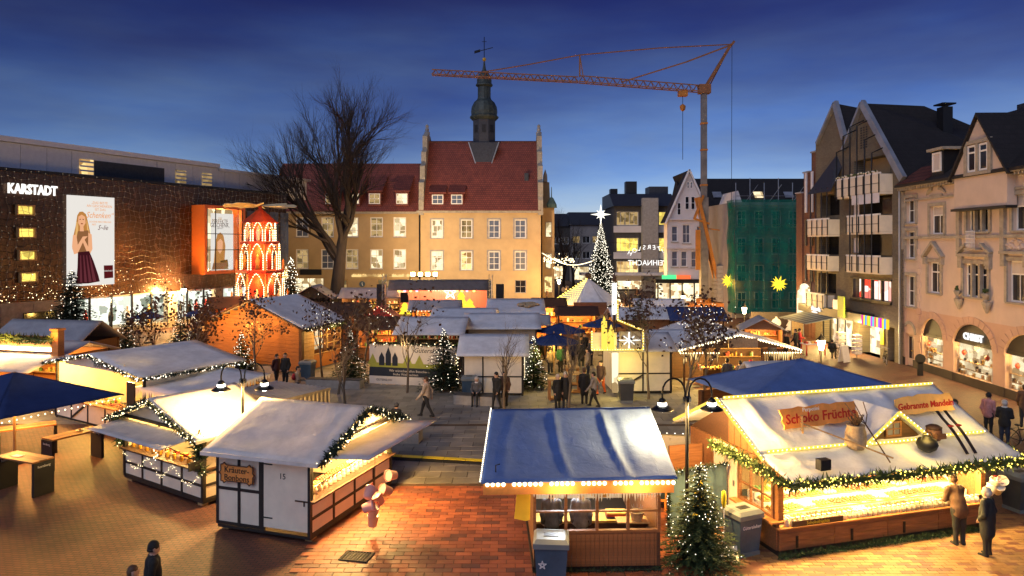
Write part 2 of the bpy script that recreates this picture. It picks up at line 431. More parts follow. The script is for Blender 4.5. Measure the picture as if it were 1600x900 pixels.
def text(name, s, size, m, parent, loc, rot=(R(90), 0, 0), ext=.012, shear=0., align='CENTER', sx=1., bold=0.):
    c = bpy.data.curves.new(name, 'FONT'); c.body = s; c.size = size; c.extrude = ext; c.shear = shear
    c.align_x = align; c.align_y = 'CENTER'; c.resolution_u = 2; c.offset = bold
    c.materials.append(mt(m)); o = place(name, c, parent, loc, rot=rot); o.scale = (sx, 1, 1); return o

CACHE = {}
def shared(key, fn):
    if key not in CACHE: CACHE[key] = fn()
    return CACHE[key]

# ------------------------------------------------------------------ builders for repeated parts
def facade(mb, x0, x1, z0, z1, holes, y=0., depth=.22, m=0, mr=None):
    """a wall face with rectangular openings and their reveals; holes = (hx0, hx1, hz0, hz1)"""
    holes = [h for h in holes if h[1] > x0 and h[0] < x1]
    xs = sorted({x0, x1, *[c for h in holes for c in h[:2] if x0 < c < x1]}); zs = sorted({z0, z1, *[c for h in holes for c in h[2:] if z0 < c < z1]})
    for i in range(len(xs) - 1):
        for j in range(len(zs) - 1):
            cx, cz = (xs[i] + xs[i + 1]) / 2, (zs[j] + zs[j + 1]) / 2
            if any(h[0] < cx < h[1] and h[2] < cz < h[3] for h in holes): continue
            mb.poly([(xs[i], y, zs[j]), (xs[i + 1], y, zs[j]), (xs[i + 1], y, zs[j + 1]), (xs[i], y, zs[j + 1])], m)
    r = m if mr is None else mr
    for a, b, c, d in holes:
        e = y + depth
        mb.poly([(a, y, c), (a, y, d), (a, e, d), (a, e, c)], r); mb.poly([(b, y, d), (b, y, c), (b, e, c), (b, e, d)], r)
        mb.poly([(a, y, d), (b, y, d), (b, e, d), (a, e, d)], r); mb.poly([(b, y, c), (a, y, c), (a, e, c), (b, e, c)], r)
    return mb

def window(parent, x, z, w, h, y=.12, pane='pane_dark', nx=2, ny=2, frame='white_paint', t=.07, sill=None, ysill=0., arch=False, trans=None):
    """casement window in an opening whose lower left corner is (x, z)"""
    def mk():
        mb = MB(); f = t
        mb.box(0, f, 0, .07, 0, h).box(w - f, w, 0, .07, 0, h).box(f, w - f, 0, .07, 0, f).box(f, w - f, 0, .07, h - f, h)
        g = t * .55
        for i in range(1, nx):
            c = w * i / nx; mb.box(c - g / 2, c + g / 2, .005, .06, f, h - f)
        if trans:
            mb.box(f, w - f, -.004, .064, h * trans - g * .8, h * trans + g * .8)
        elif ny > 1:
            for j in range(1, ny):
                c = h * j / ny
                for i in range(nx): mb.box(w * i / nx + (f if i == 0 else g / 2), w * (i + 1) / nx - (f if i == nx - 1 else g / 2), .008, .057, c - g / 2, c + g / 2)
        return mb.mesh('window', frame)
    o = place('window', shared(('win', w, h, nx, ny, frame, t, trans), mk), parent, (x, y, z))
    def mp():
        return MB().box(t * .5, w - t * .5, .03, .045, t * .5, h - t * .5).mesh('pane', pane)
    place('pane', shared(('pane', w, h, t, pane), mp), o)
    if sill:
        place('sill', shared(('sill', w, sill), lambda: MB().box(-.1, w + .1, ysill - y - .12, .02, -.1, -.003).mesh('sill', sill)), o)
    return o

def tarp(mb, A, B, C_, D, nx=14, ny=8, amp=.03, sag=.04, seed=0, thick=.03, m=0, folds=()):
    """cloth between four corners (A-B lower edge, D-C upper edge), with sag, wrinkles and folds"""
    A, B, C_, D = map(Vector, (A, B, C_, D)); rnd = random.Random(seed)
    nrm = (B - A).cross(D - A).normalized()
    if nrm.z < 0: nrm = -nrm
    ph = [rnd.uniform(0, 6.28) for _ in range(6)]; fr = [rnd.uniform(2, 9) for _ in range(6)]
    def fn(u, v):
        p = A.lerp(B, u).lerp(D.lerp(C_, u), v)
        w = sum(math.sin(fr[i] * (u if i % 2 else v) * 3.1 + ph[i] + fr[5 - i] * (v if i % 2 else u)) for i in range(4)) / 4
        e = min(1, 6 * u, 6 * (1 - u)) * min(1, 6 * v, 6 * (1 - v))
        d = amp * w * (.35 + .65 * e) - sag * math.sin(math.pi * u) * math.sin(math.pi * v)
        for (u0, u1, wd, hh) in folds:
            c = u0 + (u1 - u0) * v + .012 * math.sin(5 * v + u0 * 20); d += hh * math.exp(-((u - c) / wd) ** 2) * min(1, 5 * v + .15, 5 * (1 - v) + .15)
        return p + nrm * d
    return mb.grid(nx, ny, fn, m, thick=nrm * thick)

def gable_roof(parent, W, D, ze, zr, axis='y', over=.3, roofmat='tarp_white', seed=0, nx=10, ny=6, thick=.05, oy0=None, oy1=None, xr=None, amp=.025, sag=.03, folds=()):
    """two roof slopes as parts; axis = direction of the ridge"""
    oy0 = over if oy0 is None else oy0; oy1 = over if oy1 is None else oy1
    out = []; ze += .07; zr += .07
    if axis == 'y':
        xr = W / 2 if xr is None else xr; k = (zr - ze) / xr; zl = ze - over * k; k2 = (zr - ze) / (W - xr); zl2 = ze - over * k2
        a = MB(); tarp(a, (-over, -oy0, zl), (-over, D + oy1, zl), (xr, D + oy1, zr), (xr, -oy0, zr), nx, ny, amp, sag, seed, thick, folds=folds); out.append(a)
        b = MB(); tarp(b, (W + over, D + oy1, zl2), (W + over, -oy0, zl2), (xr + .004, -oy0, zr), (xr + .004, D + oy1, zr), nx, ny, amp, sag, seed + 1, thick, folds=folds); out.append(b)
    else:
        yr = D / 2; k = (zr - ze) / yr; zl = ze - oy0 * k; zl2 = ze - oy1 * k
        a = MB(); tarp(a, (-over, -oy0, zl), (W + over, -oy0, zl), (W + over, yr, zr), (-over, yr, zr), nx, ny, amp, sag, seed, thick, folds=folds); out.append(a)
        b = MB(); tarp(b, (W + over, D + oy1, zl2), (-over, D + oy1, zl2), (-over, yr + .004, zr), (W + over, yr + .004, zr), nx, ny, amp, sag, seed + 1, thick); out.append(b)
    return [q.build('roof_slope', roofmat, parent, smooth=True) for q in out]

def timber_wall(parent, org, ang, xs, zs, panel='white_panel', timber='timber_black', bw=.08, skip=(), t=.05):
    """framed wall: one panel object per field, black posts and rails between; xs, zs = field borders along the wall and up"""
    M = Matrix.Translation(Vector(org)) @ Matrix.Rotation(ang, 4, 'Z')
    def tr(mb): mb.v = [tuple(M @ Vector(p)) for p in mb.v]; return mb
    for x in xs: tr(MB().box(x - bw / 2, x + bw / 2, -.02, t + .02, zs[0] - bw / 2, zs[-1] + bw / 2)).build('post', timber, parent)
    for z in zs:
        for i in range(len(xs) - 1):
            if ('r', i, z) in skip: continue
            tr(MB().box(xs[i] + bw / 2, xs[i + 1] - bw / 2, -.012, t + .012, z - bw / 2, z + bw / 2)).build('rail', timber, parent)
    for i in range(len(xs) - 1):
        for j in range(len(zs) - 1):
            if (i, j) in skip: continue
            tr(MB().box(xs[i] + bw / 2 - .01, xs[i + 1] - bw / 2 + .01, .006, t - .006, zs[j] + bw / 2 - .01, zs[j + 1] - bw / 2 + .01)).build('panel', panel, parent)

def bulbs(parent, pts, r, m='bulb', name='fairy_lights', wire=None):
    mb = MB()
    for p in pts: mb.octa(p, r, 0)
    if wire:
        for a, b in zip(wire[:-1], wire[1:]): mb.tube([a, b], r * .2, 3, 1, False)
    o = mb.build(name, [m, 'black'] if wire else m, parent); o['kind'] = 'stuff'; return o

def along(pts, step):
    out = []; pts = [Vector(p) for p in pts]
    for a, b in zip(pts[:-1], pts[1:]):
        n = max(1, int((b - a).length / step))
        for i in range(n): out.append(a.lerp(b, i / n))
    out.append(pts[-1]); return out

def garland(parent, path, r, seed=0, n_per_m=150, leaf=.11, bulb=.018, bulbs_per_m=14, m='garland', bm='bulb', name='garland'):
    rnd = random.Random(seed); mb = MB(); pts = along(path, .12); mb.tube(pts, r * .3, 5)
    L = sum((b - a).length for a, b in zip(pts[:-1], pts[1:]))
    def rp():
        i = rnd.randrange(len(pts) - 1); return pts[i].lerp(pts[i + 1], rnd.random())
    for _ in range(int(L * n_per_m)):
        d = Vector((rnd.gauss(0, 1), rnd.gauss(0, 1), rnd.gauss(0, 1))).normalized(); c = rp() + d * rnd.uniform(0, r * .7)
        s = d.cross(Vector((rnd.gauss(0, 1), rnd.gauss(0, 1), rnd.gauss(0, 1)))).normalized() * leaf * .16
        e = c + d * leaf * rnd.uniform(.6, 1.3); mb.poly([c - s, c + s, e])
    o = mb.build(name, m, parent)
    if bulbs_per_m:
        q = []
        for _ in range(int(L * bulbs_per_m)):
            d = Vector((rnd.gauss(0, 1), rnd.gauss(0, 1), rnd.gauss(0, 1))).normalized(); q.append(rp() + d * r * rnd.uniform(.7, 1.1))
        bulbs(o, q, bulb, bm)
    return o

def icicles(mb, A, B, n, lmin, lmax, seed=0, m=0):
    rnd = random.Random(seed); A = Vector(A); B = Vector(B); d = (B - A) / n
    for i in range(n):
        p = A + d * i; q = p + d; l = rnd.uniform(lmin, lmax); c = (p + q) / 2 - Vector((0, 0, l)); y = Vector((-d.y, d.x, 0)).normalized() * .008
        mb.add([p - y, q - y, c, p + y, q + y], [(0, 1, 2), (4, 3, 2), (0, 2, 3), (1, 4, 2), (0, 3, 4, 1)], m)
    return mb

# ------------------------------------------------------------------ trees
def bare_tree(name, label, loc, H, r0, seed, levels=5, spread=.55, leaves=0, bark='bark', cat='tree', group=None, first=.3, kids=4, leafsize=.14, up=.35, lights=0, lightr=.03, twigs=True, nsplit=None, minlen=.12, trunk_lean=(0, 0), krad=(.5, .72), lenmul=1.):
    rnd = random.Random(seed); t = thing(name, label, cat, loc, rnd.uniform(0, 6), group)
    trunk = MB(); crown = MB(); tips = []
    def branch(p, d, L, r, lev):
        nseg = 5 if lev <= 1 else 3; pts = [p]; rad = [r]; q = p.copy(); dd = d.copy(); endr = r * (.42 if lev < levels else .3)
        for i in range(nseg):
            j = .16 if lev else .06
            dd = (dd + Vector((rnd.gauss(0, j), rnd.gauss(0, j), rnd.gauss(0, j) + up * .22 * (1 if lev else .2)))).normalized()
            q = q + dd * L / nseg; pts.append(q); rad.append(r + (endr - r) * (i + 1) / nseg)
        (trunk if lev == 0 else crown).tube(pts, rad, 10 if lev == 0 else (6 if lev == 1 else (4 if lev == 2 else 3)), 0, False)
        if lev >= levels: tips.append((q, dd)); return
        n = nsplit[lev] if nsplit else kids + rnd.choice((0, 0, 1))
        for i in range(n):
            f = first + (1 - first) * (i + rnd.random() * .8) / n if lev == 0 else rnd.uniform(.3, 1.0)
            f = min(f, 1); k = f * nseg; a = int(min(k, nseg - 1)); pp = pts[a].lerp(pts[a + 1], k - a)
            ang = rnd.uniform(0, 6.283); side = Vector((math.cos(ang), math.sin(ang), 0)); ax = dd
            side = (side - ax * side.dot(ax)).normalized(); sp = spread * rnd.uniform(.6, 1.3)
            nd = (ax * math.cos(sp) + side * math.sin(sp)).normalized()
            ll = L * rnd.uniform(.48, .78) * ((1.15 - .45 * f) * lenmul if lev == 0 else 1); rr = (r + (endr - r) * f) * rnd.uniform(*krad)
            if ll > minlen: branch(pp, nd, ll, rr, lev + 1)
        tips.append((q, dd)); branch(q, dd, L * .55, endr, min(lev + 1, levels))
    branch(Vector((0, 0, -.1)), Vector((trunk_lean[0], trunk_lean[1], 1)).normalized(), H, r0, 0)
    trunk.build('trunk', bark, t, smooth=True); crown.build('crown', bark, t)
    if leaves:
        lv = MB()
        for i in range(leaves):
            p, d = rnd.choice(tips); c = p + Vector((rnd.gauss(0, .16), rnd.gauss(0, .16), rnd.gauss(-.03, .13)))
            a = Vector((rnd.gauss(0, 1), rnd.gauss(0, 1), rnd.gauss(-.8, 1))).normalized() * leafsize; b = a.orthogonal().normalized() * leafsize * rnd.uniform(.3, .5)
            lv.add([c, c + a * .5 + b, c + a, c + a * .5 - b], [(0, 1, 2), (0, 2, 3)])
        o = lv.build('leaves', 'leaf_dry', t); o['kind'] = 'stuff'
    if lights:
        bulbs(t, [rnd.choice(tips)[0] + Vector((rnd.gauss(0, .1), rnd.gauss(0, .1), rnd.gauss(0, .1))) for _ in range(lights)], lightr, 'bulb_white')
    return t

def fir(name, label, loc, H, r, seed, levels=22, per=12, steps=8, leaf=.2, lights=120, lr=.022, needle='needle', group=None, base=.08, lightmat='bulb_white', taper=.9, lightin=.85):
    rnd = random.Random(seed); t = thing(name, label, 'christmas tree', loc, rnd.uniform(0, 6), group)
    MB().tube([(0, 0, -.05), (0, 0, H * .5), (0, 0, H * .98)], [H * .022, H * .014, .01], 8).build('trunk', 'bark', t)
    mb = MB(); bl = []
    for L in range(levels):
        f = L / levels; z = H * (base + (1 - base) * f); rad = r * (1 - f) ** taper + .004 * H
        k = max(4, int(per * (1 - f * .6)))
        for b in range(k):
            a = 6.283 * (b + rnd.random() * .7) / k + L * 1.7; ln = rad * rnd.uniform(.75, 1.12); zz = z + rnd.uniform(-.5, .5) * H / levels
            dx, dy = math.cos(a), math.sin(a); droop = rnd.uniform(.10, .32)
            for s in range(1, steps + 1):
                q = s / steps; c = Vector((dx * ln * q, dy * ln * q, zz - droop * ln * q * q + .06 * ln * q))
                sz = leaf * (1.15 - .5 * q) * rnd.uniform(.7, 1.2) * (.35 + .65 * (1 - f))
                for sgn in (-1, 1, 0):
                    an = a + sgn * rnd.uniform(.5, 1.0); e = c + Vector((math.cos(an), math.sin(an), rnd.uniform(-.35, .3))) * sz
                    sd = Vector((-math.sin(an), math.cos(an), rnd.uniform(-.6, .6))) * sz * .16
                    mb.poly([c - sd, c + sd, e])
            if rnd.random() < lights / (levels * k) * 1.5:
                q = rnd.uniform(lightin * .6, 1.02); bl.append((dx * ln * q, dy * ln * q, zz - droop * ln * q * q + .05))
    while len(bl) < lights:
        f = 1 - math.sqrt(rnd.random()); a = rnd.uniform(0, 6.283); rad = (r * (1 - f) ** taper) * rnd.uniform(lightin, 1.02); bl.append((rad * math.cos(a), rad * math.sin(a), H * (base + (1 - base) * f) - .1 * rad))
    mb.build('crown', needle, t); rnd.shuffle(bl)
    if lights: bulbs(t, bl[:lights], lr, lightmat)
    return t

# ------------------------------------------------------------------ people: one continuous body surface from a distance field
def surf(prims, vox, k=.03):
    P = np.array([(*p[0], *p[1]) for p in prims], float); ra = np.array([p[2] for p in prims]); rb = np.array([p[3] for p in prims])
    lo = np.minimum(P[:, :3], P[:, 3:]).min(0) - max(ra.max(), rb.max()) - 2 * vox; hi = np.maximum(P[:, :3], P[:, 3:]).max(0) + max(ra.max(), rb.max()) + 2 * vox
    n = np.ceil((hi - lo) / vox).astype(int) + 1
    g = np.stack(np.meshgrid(*[lo[i] + vox * np.arange(n[i]) for i in range(3)], indexing='ij'), -1)
    acc = np.zeros(n); 
    def dist(X, i):
        a, b = P[i, :3], P[i, 3:]; ab = b - a; L2 = max(ab @ ab, 1e-9); h = np.clip(((X - a) @ ab) / L2, 0, 1)
        return np.linalg.norm(X - a - h[..., None] * ab, axis=-1) - (ra[i] + (rb[i] - ra[i]) * h)
    for i in range(len(prims)): acc += np.exp(np.clip(-dist(g, i) / k, -60, 60))
    D = -k * np.log(acc + 1e-30)
    s = D < 0
    cs = np.zeros(np.array(n) - 1, int)
    for dx in (0, 1):
        for dy in (0, 1):
            for dz in (0, 1): cs += s[dx:n[0] - 1 + dx, dy:n[1] - 1 + dy, dz:n[2] - 1 + dz]
    act = (cs > 0) & (cs < 8); idx = -np.ones(act.shape, int); ii = np.argwhere(act); idx[act] = np.arange(len(ii))
    sumv = np.zeros((len(ii), 3)); cnt = np.zeros(len(ii))
    cr = [(dx, dy, dz) for dx in (0, 1) for dy in (0, 1) for dz in (0, 1)]
    for a in cr:
        for ax in range(3):
            if a[ax]: continue
            b = list(a); b[ax] = 1
            da = D[ii[:, 0] + a[0], ii[:, 1] + a[1], ii[:, 2] + a[2]]; db = D[ii[:, 0] + b[0], ii[:, 1] + b[1], ii[:, 2] + b[2]]
            x = (da < 0) != (db < 0); t = np.where(x, da / np.where(x, da - db, 1), 0)
            p = np.tile(np.array(a, float), (len(ii), 1)); p[:, ax] += t; sumv[x] += p[x]; cnt[x] += 1
    V = lo + vox * (ii + sumv / cnt[:, None]); F = []
    for ax in range(3):
        sl0 = [slice(0, n[0]), slice(0, n[1]), slice(0, n[2])]; sl1 = list(sl0); sl0[ax] = slice(0, n[ax] - 1); sl1[ax] = slice(1, n[ax])
        e = np.argwhere(s[tuple(sl0)] != s[tuple(sl1)]); u, w = (ax + 1) % 3, (ax + 2) % 3
        e = e[(e[:, u] > 0) & (e[:, w] > 0)]
        if not len(e): continue
        def at(du, dw):
            q = e.copy(); q[:, u] += du; q[:, w] += dw; return idx[q[:, 0], q[:, 1], q[:, 2]]
        quad = np.stack([at(-1, -1), at(0, -1), at(0, 0), at(-1, 0)], 1)
        inside = s[tuple(e.T)]; quad[~inside] = quad[~inside][:, ::-1]; F.append(quad)
    F = np.concatenate(F); F = F[(F >= 0).all(1)]
    cen = V[F].mean(1); dd = np.stack([dist(cen, i) for i in range(len(prims))], 1); mi = np.array([p[4] for p in prims])[dd.argmin(1)]
    return V, F, mi

CLOTH = {}
def cloth(col):
    key = 'cloth_%.3f_%.3f_%.3f' % col
    if key not in MATS: mat(key, tuple(max(c, .016) for c in col), .8, var=.45, vs=7, bump=1.0, bs=9, stretch=(1, 1, .55))
    return key

def person(label, loc, face, h=1.74, top=(.02, .02, .025), legs=(.02, .022, .035), shoe=(.012, .01, .01), hair='hair_dark', hat=None, pose='stand', long=False, stride=.0, bag=None, group=None, fat=1., arms='down', vox=.024, scarf=None, look=0., sit_z=.45):
    """face = heading in degrees (0 = towards +y); local +y is forward"""
    t = thing('person', label, 'person', loc, R(-face), group)
    s = h / 1.74; V = lambda x, y, z: (x * s, y * s, z * s); pr = []
    def c(a, b, r1, r2, m): pr.append((V(*a), V(*b), r1 * s, r2 * s, m))
    dz = 0.; lean = 0.
    if pose == 'sit':
        hip = sit_z / s + .09; dz = hip - .93
        for q in (-1, 1):
            c((q * .09, 0, hip), (q * .12, .43, hip + .02), .085, .062, 2); c((q * .12, .43, hip), (q * .12, .47, .10), .058, .042, 2); c((q * .12, .45, .05), (q * .12, .60, .04), .042, .034, 3)
    else:
        for q in (-1, 1):
            st = q * stride; kx = (q * .10, st * .28 + .03 * abs(stride), .50); ax = (q * .10, st * .52 - (.12 * abs(stride) if st < 0 else 0), .09 + (.05 if st < -.3 else 0))
            c((q * .095, 0, .92), kx, .102 * fat, .070, 2); c(kx, ax, .068, .054, 2); c((ax[0], ax[1] - .03, ax[2] - .045), (ax[0], ax[1] + .15, ax[2] - .055), .043, .034, 3)
    zz = lambda z: z + dz
    if pose == 'bend': lean = .16
    c((0, 0, zz(.95)), (0, lean * .4, zz(1.14)), .158 * fat, .152 * fat, 1); c((0, lean * .4, zz(1.14)), (0, lean, zz(1.36)), .155 * fat, .138, 1)
    for q in (-1, 1): c((q * .05, lean, zz(1.36)), (q * .165, lean, zz(1.40)), .11, .078, 1)
    if not long and pose != 'sit':
        for q in (-1, 1): c((q * .05, 0, .95), (q * .06, -.005, .84), .135 * fat, .125 * fat, 1)
    if long and pose != 'sit': c((-.05, 0, .95), (-.055, -.01, .60), .14 * fat, .145, 1); c((.05, 0, .95), (.055, -.01, .60), .14 * fat, .145, 1)
    hands = []
    for i, q in enumerate((-1, 1)):
        sh = (q * .19, lean, zz(1.39))
        if arms == 'down': el = (q * .25, lean - .05 - q * stride * .22, zz(1.10)); ha = (q * .24, lean + .06 - q * stride * .42, zz(.86))
        elif arms == 'front': el = (q * .24, lean + .05, zz(1.12)); ha = (q * .07, lean + .27, zz(1.10))
        elif arms == 'one': el = (q * .25, lean + (.10 if q > 0 else -.03), zz(1.12)); ha = (.14, lean + .34, zz(1.22)) if q > 0 else (-.25, lean + .05, zz(.86))
        elif arms == 'back': el = (q * .27, lean - .06, zz(1.13)); ha = (q * .05, lean - .17, zz(.98))
        elif arms == 'pocket': el = (q * .28, lean - .05, zz(1.12)); ha = (q * .19, lean + .09, zz(.96))
        else: el = (q * .24, lean + .08, zz(1.12)); ha = (q * .13, lean + .36, zz(1.02))
        c(sh, el, .074, .060, 1); c(el, ha, .060, .044, 1); v = (Vector(ha) - Vector(el)).normalized(); e = Vector(ha) + v * .08
        c(ha, tuple(e), .026, .03, 0); hands.append((e, v, q))
    hy = lean + .02 + (.05 if pose == 'bend' else 0)
    c((0, lean, zz(1.44)), (0, hy, zz(1.53)), .055, .052, 0)
    c((0, hy + .01, zz(1.60)), (0, hy, zz(1.66)), .078, .090, 0); c((0, hy + .045, zz(1.565)), (0, hy + .04, zz(1.60)), .045, .055, 0)
    c((0, hy + .10, zz(1.605)), (0, hy + .085, zz(1.64)), .014, .01, 0)
    for q in (-1, 1): c((q * .088, hy - .005, zz(1.60)), (q * .09, hy - .005, zz(1.64)), .014, .016, 0)
    Vv, F, mi = surf(pr, vox * s, .022 * s)
    mb = MB(); mb.v = [tuple(v) for v in Vv]; mb.f = [tuple(int(i) for i in f) for f in F]; mb.m = [int(i) for i in mi]
    for e, v, q in hands:                                  # fingers and thumb
        side = Vector((0, 0, 1)).cross(v); side = side.normalized() if side.length > .1 else Vector((1, 0, 0))
        if abs(v.z) > .7: side = Vector((0, 1, 0))
        curl = Vector((-q, 0, 0)) if abs(v.z) > .7 else Vector((0, 0, -1))
        for i, l in enumerate((.062, .075, .07, .055)):
            b0 = e + side * (.024 - .016 * i); b1 = b0 + v * l * .6 + curl * .008; b2 = b1 + v * l * .35 + curl * .03
            mb.tube([V(*b0), V(*b1), V(*b2)], [.010 * s, .009 * s, .006 * s], 4, 0)
        mb.tube([V(*(e - v * .03 + side * .03)), V(*(e + side * .05 + curl * .01)), V(*(e + v * .025 + side * .052 + curl * .02))], [.011 * s, .010 * s, .007 * s], 4, 0)
    for q in (-1, 1): mb.ball(V(q * .034, hy + .083, zz(1.625)), .011 * s, 5, 3, 4)
    mb.ball(V(0, hy + .083, zz(1.568)), .016 * s, 6, 3, 5, .35)
    mb.build('body', ['skin', cloth(top), cloth(legs), cloth(shoe), 'ink', 'print_red'], t, smooth=True)
    hc = V(0, hy - .008, zz(1.655))
    if hat:
        MB().lathe([(.108 * s, -.03 * s), (.112 * s, .0), (.106 * s, .04 * s), (.085 * s, .085 * s), (.045 * s, .118 * s), (1e-5, .125 * s)], 12, hc).build('hat', cloth(hat), t, smooth=True)
        MB().lathe([(.104 * s, -.075 * s), (.103 * s, -.032 * s), (.09 * s, -.028 * s)], 10, (hc[0], hc[1] - .018 * s, hc[2])).build('hair', hair, t, smooth=True)
    else:
        m2 = MB(); m2.lathe([(.098 * s, -.015 * s), (.106 * s, .02 * s), (.10 * s, .055 * s), (.075 * s, .09 * s), (.04 * s, .108 * s), (1e-5, .112 * s)], 12, hc)
        m2.lathe([(.06 * s, -.11 * s), (.088 * s, -.07 * s), (.096 * s, -.02 * s), (.09 * s, .02 * s)], 10, (hc[0], hc[1] - .03 * s, hc[2])); m2.build('hair', hair, t, smooth=True)
    if scarf: MB().lathe([(.075 * s, 0), (.11 * s, .02 * s), (.105 * s, .07 * s), (.07 * s, .09 * s)], 10, V(0, lean + .01, zz(1.43))).build('scarf', cloth(scarf), t, smooth=True)
    if bag:
        b2 = MB(); b2.tube([V(-.14, -.16 + lean, zz(1.08)), V(-.13, -.20 + lean, zz(1.2)), V(-.10, -.19 + lean, zz(1.36))], [.06 * s, .10 * s, .06 * s], 8); b2.tube([V(.12, -.16 + lean, zz(1.08)), V(.11, -.20 + lean, zz(1.2)), V(.08, -.19 + lean, zz(1.36))], [.07 * s, .11 * s, .07 * s], 8)
        b2.build('backpack', cloth(bag), t, smooth=True)
    return t

# ================================================================== GROUND
g = MB(); g.grid(24, 24, lambda u, v: (-450 + 900 * u, -25 + 825 * v, 0)); ground = g.build('ground', 'brick_ground'); tag(ground, kind='structure')

def paved(name, x0, x1, y0, y1, w, h, mats, gap, zt, keep, seed, rot=0., skip=None, jit=.004, org=(0, 0)):
    """a bedded sheet of separate stones: the nearest ones single objects, the rest joined"""
    rnd = random.Random(seed)
    bed = MB().add([(x0, y0, 0), (x1, y0, 0), (x1, y1, 0), (x0, y1, 0)], [(0, 1, 2, 3)]).build(name, 'joint', None, (0, 0, .004)); tag(bed, kind='structure')
    cells = []; rows = int((y1 - y0) / h)
    for j in range(rows):
        o = (j % 2) * w / 2; n = int((x1 - x0) / w)
        for i in range(-(j % 2), n + 1):
            cx, cy = x0 + o + (i + .5) * w, y0 + (j + .5) * h
            if skip and skip(cx, cy): continue
            cells.append((cx, cy))
    vis = [c for c in cells if abs(c[0]) < c[1] * .74 + .3 and c[1] > 15.2]; vis.sort(key=lambda c: math.hypot(*c)); own = set(vis[:keep])
    def stone(m): return shared((name, m), lambda: MB().add([(-w / 2 + gap, -h / 2 + gap, 0), (w / 2 - gap, -h / 2 + gap, 0), (w / 2 - gap, h / 2 - gap, 0), (-w / 2 + gap, h / 2 - gap, 0),
        (-w / 2 + gap * 1.7, -h / 2 + gap * 1.7, zt), (w / 2 - gap * 1.7, -h / 2 + gap * 1.7, zt), (w / 2 - gap * 1.7, h / 2 - gap * 1.7, zt), (-w / 2 + gap * 1.7, h / 2 - gap * 1.7, zt)],
        [(4, 5, 6, 7), (0, 1, 5, 4), (1, 2, 6, 5), (2, 3, 7, 6), (3, 0, 4, 7)]).mesh('paving_stone', m))
    rest = MB(); rx = R(.5)
    for c in cells:
        z = rnd.uniform(0, jit); k = rnd.choices(range(len(mats)), (5, 3, 2)[:len(mats)])[0]
        if c in own:
            place('paving_stone', stone(mats[k]), bed, (c[0], c[1], .004 + z), rot=(rnd.gauss(0, rx), rnd.gauss(0, rx), 0))
        else:
            a, b, q = w / 2 - gap, h / 2 - gap, .004 + z
            rest.add([(c[0] - a, c[1] - b, 0), (c[0] + a, c[1] - b, 0), (c[0] + a, c[1] + b, 0), (c[0] - a, c[1] + b, 0), (c[0] - a, c[1] - b, q + zt), (c[0] + a, c[1] - b, q + zt), (c[0] + a, c[1] + b, q + zt), (c[0] - a, c[1] + b, q + zt)],
                     [(4, 5, 6, 7), (0, 1, 5, 4), (1, 2, 6, 5), (2, 3, 7, 6), (3, 0, 4, 7)], k)
    if rest.v: tag(rest.build('paving_stones', list(mats), bed), kind='stuff')
    return bed
paved('plaza_paving', -24, 9.6, 31.1, 53, .92, .61, ('slab', 'slab_dark'), .008, .012, 120, 1)
paved('plaza_paving', -6.6, 9.6, 23.4, 31.06, .92, .61, ('slab', 'slab_dark'), .008, .012, 180, 4)
paved('brick_paving', -5.2, 4.9, 14.6, 23.35, .44, .225, ('paver_red', 'paver_red_dark', 'paver_brown'), .007, .012, 290, 2)
paved('brick_paving', 4.94, 17.5, 14.6, 20.8, .30, .15, ('paver_ochre', 'paver_ochre_dark', 'paver_brown'), .006, .010, 290, 3)

# ================================================================== DEPARTMENT STORE on the left
for n, c, s in (('print_skin', (.85, .42, .22), .55), ('print_hair', (.55, .24, .06), .5), ('print_dress', (.05, .008, .012), .5), ('print_orange', (.85, .32, .08), .55), ('print_top', (.30, .13, .05), .5), ('print_maroon', (.10, .01, .012), .5)): emis(n, c, s)  # prints glow by themselves, standing for floodlight on the poster
ds = thing('department_store', 'dark department store with net of lights, big posters and white rooftop storey', 'building', (-38.5, 53, 0), R(66.37))
MB().box(-10, 31, .02, 26, 3.45, 13.6).build('wall', 'facade_dark', ds)
MB().box(-10, 40, 4.6, 26, 13.62, 16.3).build('rooftop_storey', 'panel_white', ds)
MB().box(-10.2, 31.2, -.12, .3, 13.5, 13.75).build('parapet', 'black_metal', ds)
MB().box(-10.4, 25.2, 4.2, 27, 16.32, 16.75).build('roof', 'panel_white', ds)
MB().box(25.22, 40.4, 4.3, 27, 16.0, 16.31).build('roof', 'panel_white', ds)
pw = shared('rp', lambda: MB().box(.02, 2.18, -.05, 0, 13.8, 16.2).mesh('cladding_panel', 'panel_white'))
for i in range(22):
    x = -9 + 2.2 * i
    if 10.8 < x + 1.1 < 18.2: continue
    place('cladding_panel', pw, ds, (x, 4.58, 0))
MB().box(10.7, 18.2, 4.45, 4.6, 13.9, 15.6).build('dark_section', 'slate', ds)  # flat dark slab between the cladding panels
for x, m in ((9.3, 'pane_warm'), (19.6, 'pane_dim'), (23.0, 'pane_dim')):
    o = MB(); o.box(x, x + 1.3, 4.46, 4.52, 14.1, 15.6)
    q = o.build('louvre_window', m, ds)
    l = MB()
    for k in range(4): l.box(x, x + 1.3, 4.40, 4.47, 14.1 + .4 * k, 14.25 + .4 * k)
    l.build('louvre', 'panel_white', q)
